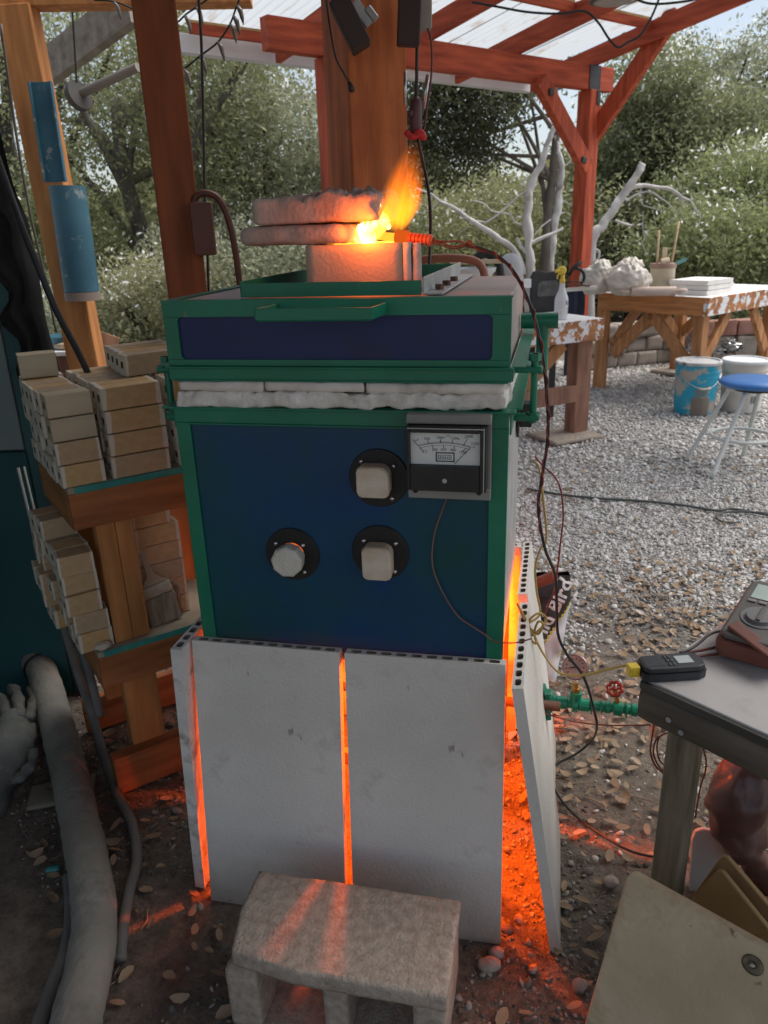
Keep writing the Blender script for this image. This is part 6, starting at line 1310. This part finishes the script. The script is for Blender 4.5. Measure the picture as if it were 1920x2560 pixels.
M_plight = wood('light_purlin', (.50,.29,.12), (.62,.40,.19), 'X')
for y in (.60, -.52, -1.5, -2.5):
    for x0, x1 in ((-3.3,-2.643),(-2.597,-1.823),(-1.777,-.923),(-.877,.007)):
        z = roofz(y)+.165; part(pg, 'purlin', MB().box(x0, x1, y-.02, y+.02, z-.075, z-.018), M_redwoodX, .002); part(pg, 'batten', MB().box(x0, x1, y-.022, y+.022, z-.0175, z-.002), M_plight, .001)
# corrugated sheets
mt, t, N, L = nt('translucent_sheet'); out = N.new('ShaderNodeOutputMaterial'); b1_ = N.new('ShaderNodeBsdfPrincipled'); b1_.inputs['Base Color'].default_value = (.62,.65,.67,1); b1_.inputs['Roughness'].default_value = .35
tr = N.new('ShaderNodeBsdfTranslucent'); tc = N.new('ShaderNodeTexCoord'); no = N.new('ShaderNodeTexNoise'); no.inputs['Scale'].default_value = 5; no.inputs['Detail'].default_value = 6; mp = N.new('ShaderNodeMapping'); mp.inputs['Scale'].default_value = (2.2,.8,1); L.new(tc.outputs['Object'], mp.inputs[0]); L.new(mp.outputs[0], no.inputs['Vector'])
cr = N.new('ShaderNodeValToRGB'); cr.color_ramp.elements[0].position = .58; cr.color_ramp.elements[0].color = (.50,.54,.57,1); cr.color_ramp.elements[1].position = .72; cr.color_ramp.elements[1].color = (.36,.29,.25,1); L.new(no.outputs['Fac'], cr.inputs[0]); L.new(cr.outputs[0], tr.inputs[0])
ms = N.new('ShaderNodeMixShader'); ms.inputs[0].default_value = .72; L.new(b1_.outputs[0], ms.inputs[1]); L.new(tr.outputs[0], ms.inputs[2]); L.new(ms.outputs[0], out.inputs[0]); M_sheet = mt
for x0, x1, dz in ((-3.34,-2.21,0),(-2.25,-1.21,.006),(-1.25,-.36,.0),(-.40,.10,.006)):
    mb = MB(); nn = int((x1-x0)/.0085); vs = []; fs = []; y0, y1 = -3.6, .70
    for i in range(nn+1):
        x = x0+(x1-x0)*i/nn; c = .0115*math.cos(2*math.pi*x/.076)
        for y in (y0, y1): vs.append((x, y, roofz(y)+.165+.0105+dz+c+.003))
    for i in range(nn): fs.append((2*i, 2*i+2, 2*i+3, 2*i+1))
    part(pg, 'roof_sheet', mb.add(vs, fs), M_sheet, 0, True)
mb = MB(); yg = .70; zg = roofz(yg)+.02
mb.box(-3.42, .12, yg+.012, yg+.016, zg, zg+.11).box(-3.42, .12, yg+.0165, yg+.10, zg, zg+.004).box(-3.42, .12, yg+.1005, yg+.104, zg, zg+.11).box(-3.424,-3.4205, yg+.012, yg+.104, zg, zg+.11)
part(pg, 'gutter', mb, mat('white_gutter', (.70,.71,.72), (.76,.77,.78), rough=.5), .002)
M_hw = mat('black_hardware', (.022,.022,.024), (.035,.035,.037), scale=20, rough=.5)
part(pg, 'post_bracket', MB().box(-PW/2-.006, PW/2-.01, -.053, -.0455, BZ0-.0, BZ0+BH_+.002).box(PW/2-.009, PW/2+.004, -.053, .045, BZ0-.10, BZ0+BH_+.001).box(.012, PW/2-.01, -PW/2-.007, -PW/2-.001, BZ0-.11, BZ0-.001), M_hw, .002)
k1a, k1b = pf(1450,388,-.10), pf(1366,232,-.10)
d_ = (k1b-k1a).normalized(); part(pg, 'brace', MB().bar(k1a-d_*.13, k1b+d_*.12, .13, .07, (0,1,0)), M_redwood, .004)
part(pg, 'bolt_cap', MB().bar(k1a+Vector((-.028,-.045,-.035)), k1a+Vector((.028,-.045,-.045)), .02, .05, (0,0,1)), M_hw, .008); part(pg, 'bolt_cap', MB().bar(k1b+Vector((-.022,-.045,.0)), k1b+Vector((.028,-.045,.0)), .02, .05, (0,0,1)), M_hw, .008)
k2a, k2b = ps(1502,310,.075), ps(1656,78,.075)
d2 = (k2b-k2a).normalized(); part(pg, 'brace', MB().bar(k2a-d2*.14, k2b+d2*.16, .14, .06, (1,0,0)), M_redwood, .004)
part(pg, 'bolt_cap', MB().bar(k2b+Vector((.040,-.028,.004)), k2b+Vector((.040,.028,-.004)), .012, .055, (0,0,1)), M_hw, .008); part(pg, 'bolt_cap', MB().bar(k2a+Vector((.040,-.025,-.02)), k2a+Vector((.040,.025,-.02)), .012, .05, (0,0,1)), M_hw, .008)
# apron hanging on the post, disc lamp, wires
p0_, p1_ = Yp(*zt(440,395),6.72), Yp(*zt(540,560),6.72)
mb = MB(); vs = []; fs = []
for j in range(9):
    for i in range(9):
        s, q = i/8, j/8; x = p0_.x+(p1_.x-p0_.x)*s; z = p0_.z+.0-(.40)*q; vs.append((x+.01*math.sin(q*4), 6.78+.012*math.sin(s*11+q)-.02*q, z))
for j in range(8):
    for i in range(8): fs.append((j*9+i, j*9+i+1, (j+1)*9+i+1, (j+1)*9+i))
solo('hanging_apron', mb.add(vs, fs), mat('navy_cloth', (.018,.025,.05), (.03,.04,.075), scale=8, rough=.9, patch=((.5,.52,.55), 24, .69, .03)), 'dark navy cloth splattered white hanging by the pergola post', 'apron', tuple(p0_), smooth=True)
lm = thing('disc_lamp', 'round pendant lamp under the pergola rafters at the top edge', 'lamp', tuple(Yp(1535,4,4.6)))
c = Yp(1535,2,4.6); part(lm, 'shade', MB().lathe([(.0,.05),(.06,.045),(.122,.012),(.125,.0),(.108,-.004)], c, seg=36), mat('dark_lamp_rim', (.04,.03,.025), (.06,.045,.04), rough=.5), 0, 'auto'); part(lm, 'lens', MB().lathe([(.1075,-.003),(.09,-.009),(.07,-.006),(.045,-.010),(0,-.007)], c, seg=36), mat('frosted_lens', (.34,.31,.27), (.45,.42,.37), scale=30, rough=.35), 0, True); part(lm, 'stem', MB().tube([c+Vector((0,0,.05)), c+Vector((0,0,.7))], .006, 8), M_twig)
for lb, pp in (('thin wire sagging under the pergola rafters from the lamp to the corner brace', ((1180,5),(1240,16),(1320,30),(1400,34),(1450,27),(1475,35),(1500,62),(1522,96),(1545,118),(1570,105),(1600,88),(1630,40),(1650,-10))), ('thin wire along the top edge right of the disc lamp', ((1590,-2),(1620,8),(1660,9),(1720,2),(1760,-8)))):
    pts = [Yp(u, v, 5.0) for u, v in pp]; solo('sagging_wire', MB().tube(spline(pts, 6), .0065, 7), M_twig, lb, 'wire', tuple(pts[2]), smooth=True)
# ================================================================== TREES
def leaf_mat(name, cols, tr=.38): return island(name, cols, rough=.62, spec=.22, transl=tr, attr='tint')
LM = {  # leaf colours lightened and greyed to stand in for haze
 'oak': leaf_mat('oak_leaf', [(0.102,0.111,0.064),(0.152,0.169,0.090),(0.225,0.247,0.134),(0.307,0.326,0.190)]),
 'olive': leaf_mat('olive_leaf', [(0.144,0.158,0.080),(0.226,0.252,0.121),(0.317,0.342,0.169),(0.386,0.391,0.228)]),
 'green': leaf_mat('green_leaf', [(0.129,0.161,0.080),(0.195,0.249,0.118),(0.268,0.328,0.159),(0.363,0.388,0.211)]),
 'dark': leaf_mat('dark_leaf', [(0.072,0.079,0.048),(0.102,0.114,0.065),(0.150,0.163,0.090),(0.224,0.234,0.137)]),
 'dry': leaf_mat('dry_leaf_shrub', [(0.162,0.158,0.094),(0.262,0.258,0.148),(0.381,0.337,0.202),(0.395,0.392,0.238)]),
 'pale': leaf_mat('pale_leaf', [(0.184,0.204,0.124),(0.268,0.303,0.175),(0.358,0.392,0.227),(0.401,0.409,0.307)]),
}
def crown_mesh(blobs, n, size, mt, dark=.5, seed=0, drop=.12):
    r_ = np.random.default_rng(seed); V = []; T = []
    vol = np.array([b[1]*b[1]*b[2] for b in blobs]); vol = vol/vol.sum()
    cl = []
    for b, w_ in zip(blobs, vol):
        k = max(4, int(w_*n/55))
        d = r_.normal(size=(k,3)); d /= np.linalg.norm(d, axis=1)[:,None]; rad = r_.uniform(.35,1.,(k,1))**.5
        c = np.array(b[0])+d*rad*np.array([b[1],b[1],b[2]])
        cl.append(np.concatenate([c, rad, d[:,2:3]], 1))
    cl = np.concatenate(cl); m = len(cl)
    per = n//m
    cs = r_.uniform(.5,1.3,m)*(np.mean([b[1] for b in blobs])*.26+.05)
    P = np.repeat(cl[:,:3], per, 0)+r_.normal(size=(m*per,3))*np.repeat(cs, per)[:,None]*np.array([1,1,.62])
    sh = np.repeat(.30*cl[:,3]+.18*cl[:,4]+r_.normal(0,.16,m), per)  # crown shade put into the tint: inner and lower clumps darker
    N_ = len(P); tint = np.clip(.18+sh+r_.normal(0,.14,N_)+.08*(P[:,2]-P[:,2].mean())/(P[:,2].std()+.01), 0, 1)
    u = r_.normal(size=(N_,3)); u /= np.linalg.norm(u, axis=1)[:,None]; w2 = np.cross(u, r_.normal(size=(N_,3))); w2 /= np.linalg.norm(w2, axis=1)[:,None]
    s = (size*r_.uniform(.6,1.35,N_))[:,None]
    V = np.stack([P-u*s, P+w2*s*.42, P+u*s, P-w2*s*.42], 1).reshape(-1,3); F_ = np.arange(4*N_).reshape(-1,4)
    return np_mesh('crown', V, F_, mt, np.repeat(tint, 4)), cl
M_bark = mat('grey_bark', (.10,.085,.07), (.19,.165,.14), scale=12, rough=.95, bump=.8, bscale=40, stretch=(1,1,.35))
M_barkd = mat('dark_bark', (.045,.038,.03), (.09,.077,.06), scale=12, rough=.95, bump=.8, bscale=40, stretch=(1,1,.35))
M_dead = mat('silver_dead_wood', (.44,.42,.40), (.68,.665,.65), scale=6, rough=.9, bump=.6, bscale=40, stretch=(1,1,.3), patch=((.26,.20,.165), 5, .58, .12))
def tree(name, label, base, blobs, n, size, kind, trunk_r, trunk_pts=None, seed=1, bark=None, group=None, limbs=7, cat='tree'):
    t_ = thing(name, label, cat, base, WORLD, group)
    me, cl = crown_mesh(blobs, n, size, LM[kind], seed=seed)
    V = np.zeros(len(me.vertices)*3, np.float32); me.vertices.foreach_get('co', V); V = V.reshape(-1,3)-np.array(base, np.float32); me.vertices.foreach_set('co', V.ravel()); me.update()
    o = bpy.data.objects.new('crown', me); COL.objects.link(o); o.parent = t_
    mb = MB(); r_ = random.Random(seed)
    tp_ = trunk_pts or [base, (base[0]+r_.uniform(-.2,.2), base[1], base[2]+.8), tuple(np.array(blobs[0][0])*[1,1,.7]+[0,0,0]), blobs[0][0]]
    s = spline(tp_, 5); mb.tube(s, [trunk_r*(1-.65*i/(len(s)-1)) for i in range(len(s))], 10)
    for k in range(limbs):
        c = Vector(cl[r_.randrange(len(cl))][:3]); st_ = s[r_.randrange(len(s)//3, len(s))]; mid = st_.lerp(c,.5)+Vector((r_.uniform(-.15,.15),r_.uniform(-.1,.1),r_.uniform(-.05,.25)))*trunk_r*6
        q = spline([st_, mid, c], 5); mb.tube(q, [trunk_r*.42*(1-.85*i/(len(q)-1)) for i in range(len(q))], 6)
    part(t_, 'trunk', mb, bark or M_barkd, 0, True); return t_
def bl_(cx, cy, cz, r_, n=7, rz=None, seed=0, spread=.7):
    q = random.Random(seed); rz = rz or r_; out = [((cx,cy,cz), r_*.75, rz*.75)]
    for i in range(n):
        a = q.uniform(0,6.28); e = q.uniform(-.8,.9); out.append(((cx+math.cos(a)*r_*spread*q.uniform(.6,1.1), cy+math.sin(a)*r_*spread*q.uniform(.6,1.1), cz+e*rz*.75), r_*q.uniform(.28,.5), rz*q.uniform(.25,.45)))
    return out
GT = 'oaks and scrub trees around the yard'
def T(u, v, y): return Yp(u, v, y)
def at(u, y, z): q = Yp(u, 560, y); return (q.x, y, z)
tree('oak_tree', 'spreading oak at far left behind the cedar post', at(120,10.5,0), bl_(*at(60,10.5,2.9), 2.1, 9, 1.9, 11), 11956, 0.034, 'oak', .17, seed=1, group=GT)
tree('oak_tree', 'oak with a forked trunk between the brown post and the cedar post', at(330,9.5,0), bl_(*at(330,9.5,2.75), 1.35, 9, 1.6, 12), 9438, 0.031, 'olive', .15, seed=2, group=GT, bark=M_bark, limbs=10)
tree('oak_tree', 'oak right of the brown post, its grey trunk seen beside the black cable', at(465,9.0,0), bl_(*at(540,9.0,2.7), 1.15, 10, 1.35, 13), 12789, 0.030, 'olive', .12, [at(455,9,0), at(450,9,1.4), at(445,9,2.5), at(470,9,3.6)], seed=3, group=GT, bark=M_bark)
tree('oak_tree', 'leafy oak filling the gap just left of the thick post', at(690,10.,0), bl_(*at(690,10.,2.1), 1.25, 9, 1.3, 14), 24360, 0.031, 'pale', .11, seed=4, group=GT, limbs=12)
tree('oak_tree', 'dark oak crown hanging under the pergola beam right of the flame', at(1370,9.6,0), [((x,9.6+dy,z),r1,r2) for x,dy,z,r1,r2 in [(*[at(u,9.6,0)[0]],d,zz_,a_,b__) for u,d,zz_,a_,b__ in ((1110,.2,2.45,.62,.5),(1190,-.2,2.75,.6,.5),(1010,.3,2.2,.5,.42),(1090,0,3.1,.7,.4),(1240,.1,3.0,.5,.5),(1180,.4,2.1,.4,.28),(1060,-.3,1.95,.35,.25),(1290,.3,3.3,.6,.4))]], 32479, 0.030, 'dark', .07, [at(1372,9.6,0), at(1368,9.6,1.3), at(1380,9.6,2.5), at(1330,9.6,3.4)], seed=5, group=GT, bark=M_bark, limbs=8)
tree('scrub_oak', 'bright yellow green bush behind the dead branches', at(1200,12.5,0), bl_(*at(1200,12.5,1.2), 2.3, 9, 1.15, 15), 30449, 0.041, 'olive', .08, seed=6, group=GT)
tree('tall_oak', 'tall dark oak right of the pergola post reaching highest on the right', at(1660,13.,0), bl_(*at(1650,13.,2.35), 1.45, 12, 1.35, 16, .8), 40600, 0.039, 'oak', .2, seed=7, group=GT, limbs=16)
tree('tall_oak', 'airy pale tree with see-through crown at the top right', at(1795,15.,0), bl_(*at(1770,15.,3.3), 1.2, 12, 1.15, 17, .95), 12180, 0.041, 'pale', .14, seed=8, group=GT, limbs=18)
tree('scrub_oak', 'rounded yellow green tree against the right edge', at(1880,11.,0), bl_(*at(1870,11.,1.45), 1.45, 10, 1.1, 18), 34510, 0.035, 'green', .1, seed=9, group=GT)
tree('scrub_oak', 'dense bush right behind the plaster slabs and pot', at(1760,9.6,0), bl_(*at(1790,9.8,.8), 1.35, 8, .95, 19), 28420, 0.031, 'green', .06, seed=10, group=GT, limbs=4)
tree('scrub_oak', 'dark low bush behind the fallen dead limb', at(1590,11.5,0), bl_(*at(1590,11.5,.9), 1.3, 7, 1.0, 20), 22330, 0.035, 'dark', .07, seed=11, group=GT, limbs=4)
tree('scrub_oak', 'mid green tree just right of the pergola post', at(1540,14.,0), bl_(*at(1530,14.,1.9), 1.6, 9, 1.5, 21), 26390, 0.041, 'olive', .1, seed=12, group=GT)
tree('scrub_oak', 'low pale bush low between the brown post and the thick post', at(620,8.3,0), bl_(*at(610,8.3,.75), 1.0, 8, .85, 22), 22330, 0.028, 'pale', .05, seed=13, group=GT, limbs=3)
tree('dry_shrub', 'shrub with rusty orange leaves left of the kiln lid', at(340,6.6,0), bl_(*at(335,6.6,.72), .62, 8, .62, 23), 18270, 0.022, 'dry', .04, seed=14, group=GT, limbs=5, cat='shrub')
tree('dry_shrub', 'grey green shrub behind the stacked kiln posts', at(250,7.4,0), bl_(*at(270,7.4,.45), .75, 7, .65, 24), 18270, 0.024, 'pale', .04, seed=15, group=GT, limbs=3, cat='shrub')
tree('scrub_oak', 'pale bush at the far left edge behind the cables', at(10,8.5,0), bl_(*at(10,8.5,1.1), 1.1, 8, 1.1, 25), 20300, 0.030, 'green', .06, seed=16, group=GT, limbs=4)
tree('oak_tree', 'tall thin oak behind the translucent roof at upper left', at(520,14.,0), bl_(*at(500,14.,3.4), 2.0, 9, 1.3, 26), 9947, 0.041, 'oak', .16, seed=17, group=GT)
# far wood as one mass
r_ = np.random.default_rng(99); n = 70000
ang = r_.uniform(-.75,.75,n); dist = r_.uniform(19,27,n); x = np.sin(ang)*dist; y = np.cos(ang)*dist
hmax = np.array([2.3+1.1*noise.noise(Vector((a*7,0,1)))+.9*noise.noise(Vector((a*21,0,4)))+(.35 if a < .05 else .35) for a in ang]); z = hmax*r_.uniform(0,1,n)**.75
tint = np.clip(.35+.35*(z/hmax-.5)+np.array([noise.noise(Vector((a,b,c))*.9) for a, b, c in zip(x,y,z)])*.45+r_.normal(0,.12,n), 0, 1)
u = r_.normal(size=(n,3)); u /= np.linalg.norm(u,axis=1)[:,None]; w2 = np.cross(u, r_.normal(size=(n,3))); w2 /= np.linalg.norm(w2,axis=1)[:,None]; s = r_.uniform(.07,.17,n)[:,None]; P = np.stack([x,y,z],-1)
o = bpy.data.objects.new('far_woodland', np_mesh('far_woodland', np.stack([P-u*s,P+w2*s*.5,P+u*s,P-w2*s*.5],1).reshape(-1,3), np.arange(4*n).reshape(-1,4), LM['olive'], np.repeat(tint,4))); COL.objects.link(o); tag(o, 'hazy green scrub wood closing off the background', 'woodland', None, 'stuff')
# dead trees
def dead(name, label, y, limbs, cat='dead tree'):
    b = Yp(*limbs[0][0][0], y); t_ = thing(name, label, cat, (b.x, y, 0)); first = True
    for pts, r0, r1, nm in limbs:
        P = [Yp(u, v, y+dy) for u, v, dy in [(q[0], q[1], (q[2] if len(q) > 2 else 0)) for q in pts]]
        if nm == 'trunk': P = [Vector((P[0].x+.02, y, 0))]+P
        r0 *= .45; r1 *= .45; s = spline(P, 6); mb = MB().tube(s, [r0+(r1-r0)*i/(len(s)-1) for i in range(len(s))], 12)
        for i, p in enumerate(mb.v): mb.v[i] = p+Vector((noise.noise(p*7), noise.noise(p*7+Vector((5,0,0))), noise.noise(p*7+Vector((0,5,0)))))*r0*.45+Vector((noise.noise(p*26), noise.noise(p*26+Vector((5,0,0))), 0))*r0*.25
        part(t_, nm, mb, M_dead, 0, True)
z6 = lambda x, y: (1040+x/3.77, 300+y/3.77)
def Z(*q): return [z6(*p) for p in q]
dead('dead_tree', 'silvery dead tree with two trunks and crooked bare limbs left of the pergola post', 8.4, [
 (Z((1075,1480),(1070,1250),(1050,1000),(1060,760),(1080,620),(1180,420),(1240,200),(1290,60)), .115, .05, 'trunk'),
 (Z((1010,1460),(960,1300),(880,1190),(700,1060),(520,940),(330,820),(230,770),(130,700),(0,640)), .085, .018, 'limb'),
 (Z((1060,1180),(1180,1110),(1290,1070),(1385,1020)), .05, .03, 'limb'),
 (Z((1040,1250),(990,1190),(955,1100)), .055, .02, 'limb'),
 (Z((650,970),(760,900),(860,820),(960,720),(1040,670)), .022, .02, 'limb'),
 (Z((500,975),(580,950),(650,965)), .018, .014, 'limb'),
 (Z((1000,990),(930,960),(880,890),(720,860),(640,790),(540,760)), .024, .012, 'limb'),
 (Z((1120,1080),(1190,1000),(1270,940)), .018, .012, 'limb'),
 (Z((1050,540),(1010,590),(1035,640)), .02, .012, 'limb'),
 (Z((520,1000),(430,1050),(380,1120)), .010, .005, 'limb'),
 (Z((210,780),(100,860),(0,880)), .012, .006, 'limb')])
dead('dead_tree', 'single pale dead trunk standing straight beside the pergola post', 9.6, [
 (Z((1260,1400),(1290,1100),(1320,900),(1360,650),(1370,450),(1330,280),(1300,150)), .115, .08, 'trunk'),
 (Z((1410,430),(1450,390),(1480,330)), .022, .014, 'limb'), (Z((1340,740),(1400,770),(1460,800)), .010, .006, 'limb'), (Z((1350,890),(1400,870)), .02, .012, 'limb'), (Z((1330,700),(1300,640)), .02, .012, 'limb')])
z8 = lambda x, y: (1400+x/3.16, y/3.16)
def Q(*q): return [z8(*p) for p in q]
dead('dead_snag', 'grey leaning dead snag with a drooping forked branch right of the pergola post', 8.8, [
 (Q((255,1920),(330,1790),(420,1650),(500,1550),(600,1400),(645,1290)), .125, .075, 'trunk'),
 (Q((500,1560),(570,1490),(650,1465),(760,1480),(880,1500),(960,1560),(1030,1590),(1070,1660),(1110,1700),(1095,1780)), .062, .013, 'limb'),
 (Q((520,1590),(600,1540),(700,1515),(800,1570),(870,1620),(900,1660)), .026, .010, 'limb'),
 (Q((440,1740),(480,1760),(560,1780),(580,1770)), .035, .018, 'limb'), (Q((950,1560),(965,1610),(960,1640)), .03, .012, 'limb'),
 (Q((640,1480),(640,1560),(655,1620),(720,1640),(780,1660)), .012, .006, 'limb'), (Q((655,1680),(655,1800),(665,1880),(650,1920),(680,2000)), .010, .007, 'limb'),
 (Q((960,1650),(920,1710),(860,1750),(820,1790)), .012, .005, 'limb'), (Q((730,1660),(745,1720),(760,1800)), .006, .003, 'limb'), (Q((960,1700),(1000,1740)), .008, .004, 'limb'), (Q((980,1900),(1000,1960),(1050,2020)), .008, .004, 'limb'), (Q((300,2060),(310,1990),(250,1960)), .03, .03, 'limb')])
# ================================================================== SKY AND SUN
w = bpy.data.worlds.new('World'); sc.world = w; w.use_nodes = True; t = w.node_tree; N, L = t.nodes, t.links
sky = N.new('ShaderNodeTexSky'); sky.sky_type = 'NISHITA'; sky.sun_disc = False; sky.sun_elevation = R(SUN_EL); sky.sun_rotation = R(SUN_AZ); sky.air_density = 1.0; sky.dust_density = 1.2
hs = N.new('ShaderNodeHueSaturation'); hs.inputs['Saturation'].default_value = SKY_SAT; L.new(sky.outputs[0], hs.inputs['Color'])
bg = N['Background']; L.new(hs.outputs[0], bg.inputs['Color']); bg.inputs['Strength'].default_value = SKY_S
sl = bpy.data.lights.new('sun', 'SUN'); sl.energy = SUN_S; sl.angle = R(55); sl.color = (1,.95,.88)
so = bpy.data.objects.new('sun', sl); COL.objects.link(so)
dirn = Vector((math.sin(R(SUN_AZ))*math.cos(R(SUN_EL)), math.cos(R(SUN_AZ))*math.cos(R(SUN_EL)), math.sin(R(SUN_EL))))
so.rotation_euler = dirn.to_track_quat('Z','Y').to_euler(); so.location = (3,-3,8)
sc.view_settings.view_transform = 'Standard'; sc.view_settings.look = 'None'; sc.view_settings.exposure = 0
sc.render.engine = 'CYCLES'; sc.cycles.max_bounces = 7; sc.cycles.diffuse_bounces = 4; sc.cycles.transparent_max_bounces = 8; sc.cycles.volume_bounces = 0; sc.cycles.use_denoising = True; sc.cycles.sample_clamp_indirect = 6; sc.cycles.volume_step_rate = .6
